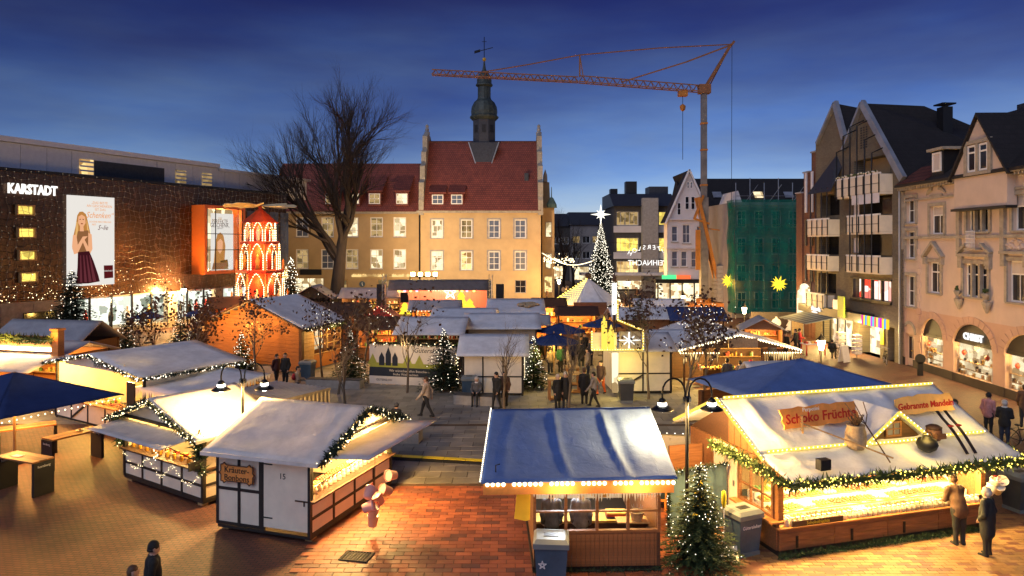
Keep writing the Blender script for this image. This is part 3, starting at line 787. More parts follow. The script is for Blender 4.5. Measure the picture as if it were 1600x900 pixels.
# wavy cable net with small lights over the facade
rnd = random.Random(5); net = MB(); dots = []
def wob(x, z): return (x + .13 * math.sin(3.1 * z + x * 1.3), -.10, z + .12 * math.sin(2.7 * x + z))
for i in range(76): net.tube([wob(-9.8 + i * .54, 3.6 + .5 * k) for k in range(21)], .016, 3, 0, False)
for k in range(20): net.tube([wob(-9.8 + i * .54, 3.65 + .52 * k) for i in range(76)], .016, 3, 0, False)
tag(net.build('cable_net', 'cable', ds), kind='stuff')
for i in range(76):
    for k in range(20):
        if not (4.9 < -9.8 + i * .54 < 9.2 and 4.3 < 3.65 + .52 * k < 12): dots.append(wob(-9.8 + i * .54, 3.65 + .52 * k))
emis('net_dot', (1, .75, .5), .28); bulbs(ds, [(p[0], p[1] - .03, p[2]) for p in dots if rnd.random() < .7], .032, 'net_dot', 'lights_and_glints')
glint_dots = [(rnd.uniform(-8, 16), -.2, 3.5 + abs(rnd.gauss(0, 1.0))) for _ in range(230)]  # glowing dots painted in as reflections on the dark facade
bulbs(ds, glint_dots, .03, 'bulb', 'lights_and_glints')
text('store_sign', 'KARSTADT', 1.05, 'neon_white', ds, (2.25, -.22, 12.15), ext=.05, sx=.72, bold=.03)
for k, (x, z) in enumerate(((1.0, 10.15), (1.07, 8.4), (1.15, 6.65), (1.25, 4.95))):
    f = MB().box(0, 1.36, -.3, 0, 0, .1).box(0, 1.36, -.3, 0, .72, .82).box(0, .1, -.3, 0, .1, .72).box(1.26, 1.36, -.3, 0, .1, .72).build('window', 'wood_light', ds, (x, -.02, z))
    MB().box(.1, 1.26, -.08, -.05, .1, .72).build('pane', 'pane_yellow', f)
# large poster; its board and prints glow instead of being floodlit
po = MB().box(4.95, 9.12, -.28, -.16, 4.45, 11.95).build('poster', 'poster_lit', ds); po['label'] = 'tall white advertising poster of a woman in dark dress'
def pp(zx, zy, y=-.285): return (4.96 + (zx - 307) / 218 * 4.1, y, 11.94 - (zy - 375) / 430 * 7.45)
def fig(name, m, pts, y): MB().ext([pp(a, b, y) for a, b in pts], (0, -.004, 0)).build(name, m, po)
fig('print', 'print_hair', [(350, 470), (360, 452), (375, 450), (390, 462), (400, 500), (412, 560), (405, 610), (395, 640), (345, 650), (328, 630), (330, 580), (343, 520)], -.284)
fig('print', 'print_top', [(352, 545), (400, 540), (410, 570), (402, 640), (355, 645), (345, 590)], -.290)
fig('print', 'print_skin', [(355, 475), (370, 465), (386, 475), (388, 505), (378, 522), (380, 545), (362, 545), (363, 522), (354, 505)], -.296)
fig('print', 'print_skin', [(330, 565), (345, 560), (352, 610), (375, 570), (398, 568), (378, 592), (352, 650), (335, 655), (326, 620)], -.302)
fig('print', 'print_skin', [(400, 550), (416, 560), (420, 630), (408, 655), (392, 640), (372, 590), (378, 575), (400, 620)], -.308)
fig('print', 'print_dress', [(352, 645), (404, 640), (425, 690), (448, 760), (455, 790), (400, 797), (343, 795), (350, 720)], -.314)
fig('print', 'print_dress', [(360, 487), (365, 485), (366, 489), (360, 490)], -.300); fig('print', 'print_dress', [(374, 485), (380, 487), (380, 490), (374, 489)], -.300); fig('print', 'print_red', [(364, 508), (371, 506), (377, 508), (371, 512)], -.300)
emis('print_hair_light', (.85, .48, .16), .5)
for q in range(5): fig('print', 'print_hair_light', [(346 + 2 * q - 3 * (q % 2), 500 + 10 * q), (350 + q, 500), (345 - q, 560 + 12 * q), (340 - 2 * q, 600 + 8 * q)], -.288 - .0005 * q)
for q in range(4): fig('print', 'print_hair_light', [(392 + 2 * q, 490 + 12 * q), (397 + 2 * q, 500 + 12 * q), (404 + q, 570 + 10 * q), (399 + q, 580 + 8 * q)], -.288 - .0005 * q)
emis('print_dress_light', (.14, .03, .04), .5)
for q in range(4): fig('print', 'print_dress_light', [(362 + 14 * q, 660), (366 + 14 * q, 660), (372 + 22 * q, 790), (362 + 20 * q, 790)], -.319)
fig('print', 'print_maroon', [(475, 712), (520, 712), (522, 775), (477, 777)], -.290)
for s, zx, zy, sz, m, sh in (('„DAS BESTE', 455, 405, .30, 'print_orange', 0), ('AN GESCHENKEN', 455, 421, .30, 'print_orange', 0), ('IST DAS', 458, 438, .3, 'print_orange', 0), ('Schenken“', 455, 466, .72, 'print_orange', .35), ('SCHÖNE BESCHERUNG', 458, 498, .2, 'print_orange', 0), ('MIT', 428, 512, .24, 'print_orange', 0), ('S~lie', 470, 526, .6, 'print_maroon', .4)):
    text('lettering', s, sz, m, po, pp(zx, zy, -.29), ext=.002, shear=sh, sx=.95 if sh == 0 else .8)
text('lettering', 'KARSTADT', .17, 'poster_lit', po, pp(498, 740, -.297), ext=.002)
# projecting display bay
bay = MB(); bay.box(17.6, 17.9, -1.7, .02, 4.95, 11.75).box(22.6, 22.9, -1.7, .02, 4.95, 11.75).box(17.9, 22.6, -1.7, .02, 4.95, 5.25).box(17.9, 22.6, -1.7, .02, 11.45, 11.75)
bayo = bay.build('display_bay', 'orange_enamel', ds); bayo['label'] = 'orange framed display bay with a lit poster'
MB().box(17.9, 22.6, -.25, -.2, 5.25, 11.45).build('back_panel', 'pane_white', bayo)
MB().box(19.0, 21.9, -1.05, -1.0, 5.3, 11.0).build('poster', 'poster_lit', bayo)
pz = lambda zx, zy, y=-1.06: (19.0 + (zx - 955) / 110 * 2.9, y, 11.0 - (zy - 455) / 270 * 5.7)
for m, pts, y in (('print_hair', [(975, 600), (985, 555), (1000, 545), (1015, 560), (1025, 610), (1020, 690), (968, 690)], -1.058), ('print_skin', [(985, 590), (1000, 575), (1012, 590), (1010, 630), (998, 648), (985, 630)], -1.064), ('olive_board', [(1000, 680), (1035, 675), (1040, 710), (1000, 712)], -1.070), ('print_top', [(965, 690), (1030, 690), (1040, 722), (958, 722)], -1.076)):
    MB().ext([pz(a, b, y) for a, b in pts], (0, -.004, 0)).build('print', m, bayo)
for s, zy, sz in (('DAS', 478, .3), ('PERFEKTE', 494, .6), ('GESCHENK.', 512, .6), ('KARSTADT', 526, .2)): text('lettering', s, sz, 'ink', bayo, pz(998, zy, -1.07), ext=.002, sx=.8)
fr = MB()
for x in (17.95, 19.0, 21.95, 22.5): fr.box(x, x + .07, -1.66, -1.6, 5.25, 11.45)
for z in (7.3, 8.9): fr.box(17.9, 22.6, -1.66, -1.6, z, z + .07)
fr.build('glazing_bars', 'black_metal', bayo)
MB().box(17.9, 22.6, -1.64, -1.62, 5.25, 11.45).build('pane', 'glass', bayo)
light(bayo, (20.2, -1.3, 11.0), 220, (1, .85, .55), .3)
# ground floor
MB().box(-10, 4.9, 0, .4, 0, 3.44).build('stone_base', 'stone_trim', ds)
for k in range(6): MB().box(-9.6 + 2.4 * k, -7.25 + 2.4 * k, -.04, 0, .1, 3.3).build('stone_panel', 'stone_trim', ds)
window(ds, 1.6, .7, 2.6, 1.9, -.09, 'pane_dark', 1, 1, 'black_metal')
sb = MB(); sb.box(4.9, 31, 2.6, 2.7, 0, 3.44); sb.build('shop_back_wall', 'shop_cool', ds)  # wall glows by itself in place of lamps inside the shop
MB().box(4.9, 31, 0, 2.6, .0, .55).build('shop_floor', 'concrete', ds)
MB().box(4.9, 31, .02, 2.7, 3.3, 3.44).build('shop_ceiling', 'white_paint', ds)
for i in range(13):
    x = 5.0 + i * 2.0
    MB().box(x, x + .12, -.06, .1, 0, 3.44).build('mullion', 'black_metal', ds)
    if i < 12:
        MB().box(x + .12, x + 2.0, .0, .02, .55, 3.3).build('shop_pane', 'glass', ds)
        fg = MB(); rr = random.Random(i)
        for q in range(rr.choice((1, 2, 2))):
            xx = x + .5 + q * .8; fg.lathe([(.16, .55), (.13, 1.0), (.2, 1.25), (.22, 1.55), (.15, 1.95), (.06, 2.0), (.1, 2.1), (.1, 2.25), (1e-5, 2.33)], 8, (xx, rr.uniform(.6, 1.6), 0))
        fg.build('display_figure', rr.choice(('red', 'goods_white', 'black', 'goods_gold', 'navy_board')), ds, smooth=True)
        if i % 3 == 1: light(ds, (x + 1, 1.2, 3.0), 130, (1, .9, .68), .3)
for i in (14.8, 20.5): MB().box(i, i + 1.0, -.1, .5, 0, 3.44).build('pillar', 'stone_trim', ds)
for i in range(5): MB().box(23.2 + 1.7 * i, 24.5 + 1.7 * i, -.03, 0, 3.9, 11.5).build('glazed_strip', 'pane_blue', ds)
MB().tube([(-9, 8, 16.7), (-9, 8, 21)], .05, 5).build('aerial', 'black_metal', ds)

# ================================================================== OLD TOWN HALL
th = thing('town_hall', 'ochre town hall with steep red tiled roof and dark onion turret', 'building', (-13.2, 100, 0))
H = []; W_ = []
for i, x in enumerate((1.75, 5.93, 9.84, 13.56)):
    for z in (8.72, 4.2): H.append((x, x + 1.62, z, z + 2.65)); W_.append((x, z, i))
gf = [(1.9, 3.3, .4, 2.9), (9.0, 10.3, 0, 2.8), (13.6, 15.2, .9, 2.8)]
MB0 = MB(); facade(MB0, 0, 17.3, 0, 12.5, H + gf, 0, .3); MB0.box(0, 17.3, .32, 13, 0, 12.5); MB0.build('wall', 'plaster_ochre', th)
for x, z, i in W_:
    window(th, x, z, 1.62, 2.65, .14, ('pane_white', 'pane_warm', 'pane_blue', 'pane_blue')[i] if not (i == 1 and z > 8) else 'pane_dim', 2, 3, 'white_paint', .14, 'stone_grey')
for a, b, c, d in gf: window(th, a, c, b - a, d - c, .14, 'pane_dark', 2, 2, 'stone_grey', .12)
for x, z, i in W_: MB().box(x - .2, x - .003, -.06, .02, z - .1, z + 2.85).box(x + 1.623, x + 1.82, -.06, .02, z - .1, z + 2.85).box(x - .003, x + 1.623, -.06, .02, z + 2.653, z + 2.85).build('window_surround', 'stone_grey', th)
MB().box(-.3, 17.6, -.45, .3, 12.3, 12.62).build('cornice', 'stone_trim', th)
rf = MB(); rf.ext([(0.02, -.55, 12.62), (0.02, 6.5, 23.3), (.02, 13.5, 12.62)], (17.26, 0, 0)); roof = rf.build('roof', 'rooftile', th)
MB().tube([(0, 6.5, 23.32), (17.3, 6.5, 23.32)], .16, 6).build('ridge_tiles', 'rooftile_red_y', roof)
for x in (1.84, 4.56):
    zf = 13.5; d = MB(); d.box(x - .15, x + 1.75, .0, 3.0, 13.35, 15.0); dd = d.build('dormer', 'rooftile', th)
    MB().ext([(x - .4, -.25, 15.02), (x - .4, 4.6, 17.7), (x - .4, 4.6, 17.9), (x - .4, -.25, 15.22)], (2.4, 0, 0)).build('dormer_roof', 'rooftile', dd)
    window(dd, x, 13.55, 1.6, 1.35, -.08, 'pane_blue', 2, 2, 'white_paint', .12)
MB().box(15, 15.6, 2.4, 3, 15.5, 18.2).build('vent', 'slate', th)
# stepped end gables with finials
def gable_end(x, mirror):
    gmb = MB(); st = [(0, 12.6), (.2, 14.6), (1.4, 17.1), (2.9, 19.6), (4.3, 21.8), (5.6, 24.3)]
    pts = []
    for i, (y, z) in enumerate(st):
        pts.append((y - .5, z)); 
        if i < len(st) - 1: pts.append((y - .5, st[i + 1][1] - .5)); 
    full = [(-.5, 12.0)] + [(p[0], p[1]) for p in pts] + [(13 - p[0], p[1]) for p in reversed(pts)] + [(13.5, 12.0)]
    gmb.ext([(x, a, b) for a, b in full], (.7 * mirror, 0, 0)); go = gmb.build('gable', 'stone_trim', th)
    for y, z in st[1:]:
        fm = MB(); fm.lathe([(.42, 0), (.42, .5), (.25, .6), (.32, .9), (.2, 1.2), (.28, 1.45), (1e-5, 1.75)] if z > 24 else [(.34, -.5), (.34, .25), (.42, .3), (.3, .5), (1e-5, .7)], 8, (x + .35 * mirror, y - .15 if z < 24 else 6.5, z)); fm.build('finial', 'stone_grey', go)
gable_end(0.0, 1); gable_end(16.9, 1)
tw = MB(); tw.box(17.62, 19.4, 3, 9, 0, 13.2); tw.ext([(17.62, 3, 13.2), (17.62, 6, 17.2), (17.62, 9, 13.2)], (1.2, 0, 0)); two = tw.build('side_wing', 'plaster_ochre2', th)
MB().lathe([(.8, 0), (.75, .5), (.3, 1.4), (.08, 1.6), (.05, 3.0), (1e-5, 3.1)], 8, (19.0, 3.4, 13.2)).build('corner_cap', 'copper_green', two)
MB().lathe([(.35, 0), (.3, 1), (1e-5, 2)], 6, (18.2, 6, 17.2)).build('finial', 'stone_grey', two)
window(two, 18.1, 8.9, .9, 2.2, 2.88, 'pane_white', 1, 3, 'stone_grey'); window(two, 18.1, 4.3, .9, 2.2, 2.88, 'pane_white', 1, 3, 'stone_grey')
window(two, 17.9, .8, 1.2, 2.4, 2.88, 'pane_warm', 2, 3, 'stone_grey')
# turret
tx, ty = 9.0, 6.5
sh = MB().lathe([(1.78, 19.6), (1.78, 26.6)], 8, (tx, ty, 0), a0=R(22.5)).build('turret', 'slate', th)
tf = MB().ext([(tx - 2.2, ty - 1.95, 23.0), (tx + 2.2, ty - 1.95, 23.0), (tx + 1, ty - 2.2, 19.4), (tx - 1, ty - 2.2, 19.4)], (0, .6, 0)); tf.build('turret_skirt', 'slate', sh)
fe = [(tx - 2.25, ty - 2.0, 23.0), (tx - 1.05, ty - 2.25, 19.4), (tx + 1.05, ty - 2.25, 19.4), (tx + 2.25, ty - 2.0, 23.0)]
MB().tube(fe, .09, 5).build('turret_flashing', 'zinc', sh)
for k in (-1, 0, 1):
    a = R(-90 + 45 * k); c = 1.66
    MB().box(-.28, .28, -.06, .06, 0, 1.1, 0, Matrix.Translation((tx + c * math.cos(a), ty + c * math.sin(a), 24.6)) @ Matrix.Rotation(a + R(90), 4, 'Z')).build('louvre', 'black', sh)
MB().lathe([(1.8, 26.55), (2.15, 26.9), (2.2, 27.1), (1.95, 27.3), (2.0, 27.9), (1.9, 28.6), (1.55, 29.3), (1.1, 29.7), (.98, 30.0), (.98, 31.6), (1.28, 31.8), (1.28, 32.0), (1.1, 32.2), (1.12, 32.7), (.95, 33.3), (.6, 33.8), (.3, 34.2), (.18, 34.8), (.1, 35.6)], 16, (tx, ty, 0)).build('onion_dome', 'copper_dark', sh, smooth=False)
MB().ball((tx, ty, 35.8), .3, 8, 6).build('ball', 'hook_yellow', sh)
v = MB(); v.tube([(tx, ty, 36), (tx, ty, 39.2)], .06, 5); v.bar((tx - 1.4, ty, 36.9), (tx + 1.3, ty, 37.6), .09); v.ext([(tx - 1.5, ty, 36.7), (tx - .6, ty, 36.95), (tx - .6, ty, 37.35), (tx - 1.5, ty, 37.1)], (0, .05, 0)); v.bar((tx - .35, ty, 38.5), (tx + .35, ty, 38.5), .06); v.build('weather_vane', 'black_metal', sh)
MB().tube([(.1, -.12, 12.3), (.1, -.12, 0)], .13, 6).build('downpipe', 'black_metal', th)
# the long wing to the left of it
tg = thing('town_hall_wing', 'long ochre wing with red tiled roof behind the big bare tree', 'building', (-13.2, 100.3, 0))
H = []; W_ = []
for i, x in enumerate((-3.7, -7.0, -10.5, -14.0, -17.6)):
    for z in (8.9, 4.35): H.append((x, x + 1.8, z, z + 2.8)); W_.append((x, z, i))
gf = [(-12.4, -10.2, 0, 2.9), (-17.8, -13.6, .3, 3.1), (-6.0, -3.2, .8, 2.9)]
m0 = MB(); facade(m0, -21.3, -.02, 0, 12.4, H + gf, 0, .3); m0.box(-21.3, -.02, .32, 13, 0, 12.4); m0.build('wall', 'plaster_ochre2', tg)
for x, z, i in W_: window(tg, x, z, 1.8, 2.8, .14, (('pane_white', 'pane_white', 'pane_dim', 'pane_blue', 'pane_dim'), ('pane_white', 'pane_dim', 'pane_white', 'pane_dim', 'pane_blue'))[z > 8][i], 2, 3, 'white_paint', .15, 'stone_grey')
window(tg, -12.4, 0, 2.2, 2.9, .14, 'pane_dim', 2, 2, 'wood_light', .2)
window(tg, -17.8, .3, 4.2, 2.8, .14, 'pane_white', 4, 1, 'wood_light', .12); window(tg, -6.0, .8, 2.8, 2.1, .14, 'pane_dim', 2, 1, 'wood_light', .12)
MB().box(-21.6, -.3, -.4, .3, 12.2, 12.5).build('cornice', 'stone_trim', tg)
rf = MB(); rf.ext([(-21.6, -.5, 12.5), (-21.6, 6.5, 20.1), (-21.6, 13.5, 12.5)], (21.58, 0, 0)); rf.build('roof', 'rooftile', tg)
for x, m in ((-3.3, 'pane_white'), (-7.2, 'pane_dim'), (-10.2, 'pane_white'), (-13.4, 'pane_dim')):
    d = MB().box(x - .15, x + 1.75, .1, 3.5, 13.3, 15.3).build('dormer', 'rooftile', tg)
    MB().ext([(x - .35, -.2, 15.32), (x - .35, 4.6, 17.9), (x - .35, 4.6, 18.1), (x - .35, -.2, 15.5)], (2.3, 0, 0)).build('dormer_roof', 'rooftile', d)
    window(d, x, 13.6, 1.6, 1.5, .0, m, 2, 2, 'white_paint', .12)
MB().lathe([(.5, 0), (.4, 3.2), (1e-5, 3.6)], 6, (-12, 7, 19.5)).build('chimney', 'stone_grey', tg)
MB().box(-16.9, -13.9, -.25, -.05, 3.5, 4.3).build('shop_sign', 'black', tg)
ir = MB()
for i in range(60): ir.box(-9.6 + .14 * i, -9.52 + .14 * i, -.2, -.14, 3.2, 3.2 + .3 + .2 * ((i * 7) % 5) / 5)
tag(ir.build('light_curtain', 'pane_warm', tg), kind='stuff')
sg = MB().lathe([(.42, -.03), (.42, .03)], 20, (0, 0, 0), 0, Matrix.Translation((-8.1, -.2, 2.2)) @ Matrix.Rotation(R(90), 4, 'X')).build('round_sign', 'bin_blue', tg)
MB().lathe([(.06, -.02), (.06, .02)], 8, (0, 0, 0), 0, Matrix.Translation((-8.1, -.26, 2.38)) @ Matrix.Rotation(R(90), 4, 'X')).bar((-8.13, -.26, 2.3), (-8.0, -.26, 1.95), .09).build('pictogram', 'white_paint', sg)

# ================================================================== HOUSES AT THE STREET MOUTH
# far street
def slab_block(name, label, loc, W, D, H, wall, rows, cols, panes, roof=None, rz=0., seed=0, ww=1.6, wh=1.5, shop=None, frame='white_paint'):
    t = thing(name, label, 'building', loc, rz); rnd = random.Random(seed); hs = []
    cw = W / cols
    for z in rows:
        for c in range(cols): hs.append((c * cw + (cw - ww) / 2, c * cw + (cw + ww) / 2, z, z + wh))
    sh = [(.6 + i * (W - 1.2) / shop, .6 + (i + 1) * (W - 1.2) / shop - .4, .3, 3.2) for i in range(shop or 0)]
    m = MB(); facade(m, 0, W, 0, H, hs + sh, 0, .25); m.box(0, W, .27, D, 0, H); m.build('wall', wall, t)
    for h in hs: window(t, h[0], h[2], ww, wh, .12, rnd.choice(panes), 2, 1, frame, .1)
    for h in sh: window(t, h[0], h[2], h[1] - h[0], h[3] - h[2], .12, rnd.choice(('shop_glow', 'shop_glow', 'pane_white')), 3, 1, 'black_metal', .1)
    if roof:
        zr, rm = roof; MB().ext([(-.3, -.4, H), (-.3, D * .3, zr), (-.3, D * .7, zr), (-.3, D + .4, H)], (W + .6, 0, 0)).build('roof', rm, t)
    return t
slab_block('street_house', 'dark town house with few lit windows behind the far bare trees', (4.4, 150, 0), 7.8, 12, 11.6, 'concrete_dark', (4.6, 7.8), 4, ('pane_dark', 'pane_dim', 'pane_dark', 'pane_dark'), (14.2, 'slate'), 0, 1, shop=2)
slab_block('street_house', 'pale framed town house just left of the tall christmas tree', (12.3, 146, 0), 8.2, 12, 11.8, 'plaster_grey', (4.8, 8.0), 4, ('pane_dark', 'pane_dim', 'pane_dark'), (14.6, 'slate'), 0, 3, shop=2)
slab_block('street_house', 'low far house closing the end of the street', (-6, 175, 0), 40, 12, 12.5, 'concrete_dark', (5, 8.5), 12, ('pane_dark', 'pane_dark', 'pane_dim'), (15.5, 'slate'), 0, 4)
# modern office block
ob = thing('office_block', 'modern grey office block with rows of lit strip windows behind the street lights', 'building', (17.2, 118, 0))
rows = [(11.0, 13.3, 'pane_blue'), (6.6, 8.9, 'pane_yellow'), (2.9, 5.0, 'pane_warm')]
hs = [(a, a + 3.7, z0, z1) for a in (.3, 7.4) for z0, z1, _ in rows] + [(.4, 9.8, .2, 2.5)]
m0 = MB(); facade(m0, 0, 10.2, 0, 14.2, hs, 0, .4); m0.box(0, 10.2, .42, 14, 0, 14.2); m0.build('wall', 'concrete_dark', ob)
for z0, z1, pm in rows:
    window(ob, .3, z0, 3.7, z1 - z0, .2, pm if pm != 'pane_blue' else 'pane_dim', 5, 1, 'white_paint', .1); window(ob, 7.4, z0, 2.8, z1 - z0, .2, 'pane_yellow' if pm == 'pane_blue' else pm, 2, 1, 'white_paint', .1)
    MB().box(-.2, 10.2, -.25, .0, z0 - 1.2, z0 - .1).build('spandrel', 'plaster_white', ob)
window(ob, .4, .2, 9.4, 2.3, .2, 'shop_glow', 5, 1, 'black_metal', .12)
MB().box(4.4, 7.0, -1.6, -.3, 0, 15.5).build('stair_tower', 'concrete', ob)
MB().ext([(-.3, -.8, 14.2), (-.3, 4.5, 16.6), (-.3, 14, 16.6), (-.3, 14, 14.2)], (10.8, 0, 0)).build('roof', 'slate', ob)
MB().box(2.9, 4.8, 6, 8, 16.6, 18.9).build('chimney', 'black', ob); MB().box(.2, 1.4, 6, 8, 16.6, 17.6).build('chimney', 'black', ob); MB().box(7, 10.3, 6, 10, 16.6, 18.0).build('lift_house', 'slate', ob)
MB().box(-6, 12, -3.6, -.3, 2.75, 3.15).build('canopy', 'plaster_white', ob)
bulbs(ob, along([(8.2, -.5, 5.0), (9.0, -.5, 8.8), (9.9, -.5, 5.0)], .35), .1, 'bulb', 'light_cone')
# white gabled house
wh = thing('gabled_house', 'white rendered gabled house with large dark roof behind the crane', 'building', (19.9, 90, 0))
hs = [(.5, 1.3, 8.2, 10.2), (1.9, 2.9, 8.0, 10.4), (3.7, 4.5, 8.2, 10.2), (.5, 1.3, 5.0, 7.0), (1.7, 2.5, 5.0, 7.0), (3.0, 4.6, 4.9, 7.0)]
m0 = MB(); facade(m0, 0, 5.4, 3.4, 11.1, hs, 0, .3); m0.box(0, 5.4, .32, 2.2, 3.4, 11.1); m0.ext([(0, 0, 11.1), (2.7, 0, 17.2), (5.4, 0, 11.1)], (0, 2.2, 0)); m0.build('wall', 'plaster_white', wh)
for h in hs: window(wh, h[0], h[2], h[1] - h[0], h[3] - h[2], .14, 'pane_blue', 2 if h[1] - h[0] > .9 else 1, 2, 'white_paint', .1, 'stone_trim')
for x, z, w, h in ((2.2, 12.3, .55, 1.7), (2.95, 12.3, .55, 1.7), (1.2, 11.6, .5, 1.6), (3.9, 11.6, .5, 1.6), (2.45, 15.0, .3, .9), (2.85, 15.0, .3, .9)): window(wh, x, z, w, h, -.06, 'pane_dark', 1, 2, 'white_paint', .08)
MB().box(-.2, 5.6, -.3, .1, 10.95, 11.15).box(-.2, 5.6, -.22, .1, 7.3, 7.5).build('string_course', 'plaster_white', wh)
MB().bar((-.35, -.3, 10.5), (2.7, -.3, 17.4), .25, .2).bar((5.75, -.3, 10.5), (2.7, -.3, 17.4), .25, .2).build('verge', 'white_paint', wh)
MB().ext([(5.9, 0, 10.6), (2.7, 0, 17.35), (2.7, 0, 17.2), (5.65, 0, 10.6)], (0, 9, 0)).build('roof', 'rooftile_dark', wh); MB().ext([(-.5, 0, 10.6), (2.7, 0, 17.35), (2.7, 0, 17.2), (-.25, 0, 10.6)], (0, 2.2, 0)).build('roof', 'rooftile_dark', wh)
MB().ext([(2.9, 1.2, 10.2), (2.9, 8, 17.0), (2.9, 15, 10.2)], (21.5, 0, 0)).build('roof', 'rooftile_dark', wh)
MB().box(5.42, 24, 1.6, 14, 0, 10.3).build('wall', 'plaster_white', wh)
for x in (7.3, 12.9, 17): MB().ext([(x, 5.0, 14.15), (x + 1.2, 5.0, 14.15), (x + 1.2, 5.8, 14.95), (x, 5.8, 14.95)], (0, -.06, .06)).build('skylight', 'pane_white' if x > 9 and x < 14 else 'zinc', wh)
MB().box(-1.6, 9, -.2, 8, 2.9, 3.4).build('shop_canopy', 'black_metal', wh)
MB().box(-1.2, 9, 1.4, 1.5, 0, 2.9).build('shop_back', 'shop_glow', wh)
for i in range(7): MB().box(-1.3 + 1.55 * i, -1.15 + 1.55 * i, .0, .2, 0, 2.9).build('shop_mullion', 'black_metal', wh)
for i in range(6): MB().box(-1.15 + 1.55 * i, .25 + 1.55 * i, .08, .1, 0, 2.88).build('shop_pane', 'glass', wh)
s = MB().box(-.8, 1.0, -.5, -.25, 3.45, 3.95).build('lit_sign', 'neon_green', wh); MB().box(1.02, 2.8, -.5, -.25, 3.45, 3.95).build('sign_field', 'neon_red', s)
# second white gable with bay turret
w2 = thing('gabled_house', 'small white gable house with round bay beside the scaffolding', 'building', (24.2, 83, 0))
hs = [(.6, 1.3, 4.6, 6.4)]
MB().box(0, 4.9, 0, 6, 2.9, 7.2).ext([(0, 0, 7.2), (2.45, 0, 14.2), (4.9, 0, 7.2)], (0, 6, 0)).build('wall', 'plaster_white', w2)
MB().box(0, 4.9, .3, 6, 0, 2.89).build('shopfront', 'shop_cool', w2)
b = MB().lathe([(1.35, 2.9), (1.35, 8.2)], 8, (1.9, -.3, 0), a0=R(22.5)).build('bay', 'plaster_white', w2)
MB().lathe([(1.55, 8.2), (1.2, 9.2), (.5, 10.2), (1e-5, 10.6)], 8, (1.9, -.3, 0), a0=R(22.5)).build('bay_cap', 'slate', b)
for x in (1.05, 2.15):
    window(b, x, 5.4, .65, 2.2, -1.64, 'pane_dark', 1, 2, 'white_paint', .12); window(b, x, 3.1, .65, 1.5, -1.64, 'pane_dark', 1, 2, 'white_paint', .12)
MB().box(.2, 2.2, -.5, -.3, 2.2, 2.85).build('lit_sign', 'neon_cyan', w2)
# scaffolded house with netting
sh = thing('scaffolded_house', 'house under repair wrapped in green scaffold netting', 'building', (23.6, 75.5, 0))
MB().box(0, 7.6, 0, 10, 0, 12.4).build('wall', 'plaster_grey', sh)
for r_ in range(4):
    for c_ in range(4): window(sh, .5 + 1.85 * c_, 1.0 + 2.9 * r_, 1.0, 1.8, -.08, 'pane_dark', 2, 2, 'white_paint', .1)
for i in range(6): MB().tube([(.05 + 1.5 * i, -1.1, 0), (.05 + 1.5 * i, -1.1, 14.4 + .5 * (i % 2))], .045, 5).build('scaffold_pole', 'steel', sh)
for k in range(7):
    MB().tube([(0, -1.1, 2 * k + 1), (7.6, -1.1, 2 * k + 1)], .04, 5).build('scaffold_rail', 'steel', sh)
    if k < 6: MB().box(0, 7.6, -1.05, -.2, 2 * k + 1.95, 2 * k + 2.0).build('scaffold_plank', 'wood_light', sh)
for k in range(3): MB().tube([(.1 + 2.5 * k, -1.12, 11), (2.4 + 2.5 * k, -1.12, 14.2)], .035, 5).build('scaffold_brace', 'steel', sh)
mm, N, L = _nodes('scaffold_net'); N.remove(N["Principled BSDF"]); df = N.new("ShaderNodeBsdfDiffuse"); df.inputs[0].default_value = (.010, .13, .105, 1); tp = N.new("ShaderNodeBsdfTransparent"); ms = N.new("ShaderNodeMixShader")
ns = N.new("ShaderNodeTexNoise"); ns.inputs["Scale"].default_value = .7; mr = N.new("ShaderNodeMapRange"); mr.inputs[1].default_value = .3; mr.inputs[2].default_value = .7; mr.inputs[3].default_value = .55; mr.inputs[4].default_value = .9
tcn = N.new("ShaderNodeTexCoord"); L.new(tcn.outputs["Object"], ns.inputs["Vector"]); L.new(ns.outputs[0], mr.inputs[0]); L.new(mr.outputs[0], ms.inputs[0]); L.new(tp.outputs[0], ms.inputs[1]); L.new(df.outputs[0], ms.inputs[2]); L.new(ms.outputs[0], N["Material Output"].inputs[0]); MATS['scaffold_net'] = mm
nt = MB(); nt.grid(24, 20, lambda u, v: (-.15 + 7.9 * u, -1.35 - .12 * math.sin(u * 31 + v * 3) * math.sin(v * 9), .6 + 12.0 * v)); nt.build('netting', 'scaffold_net', sh, smooth=True)
nt = MB(); nt.grid(6, 20, lambda u, v: (-.15 + .08 * math.sin(v * 17), -1.35 + 2.5 * u, .6 + 12.0 * v)); nt.build('netting', 'scaffold_net', sh, smooth=True)

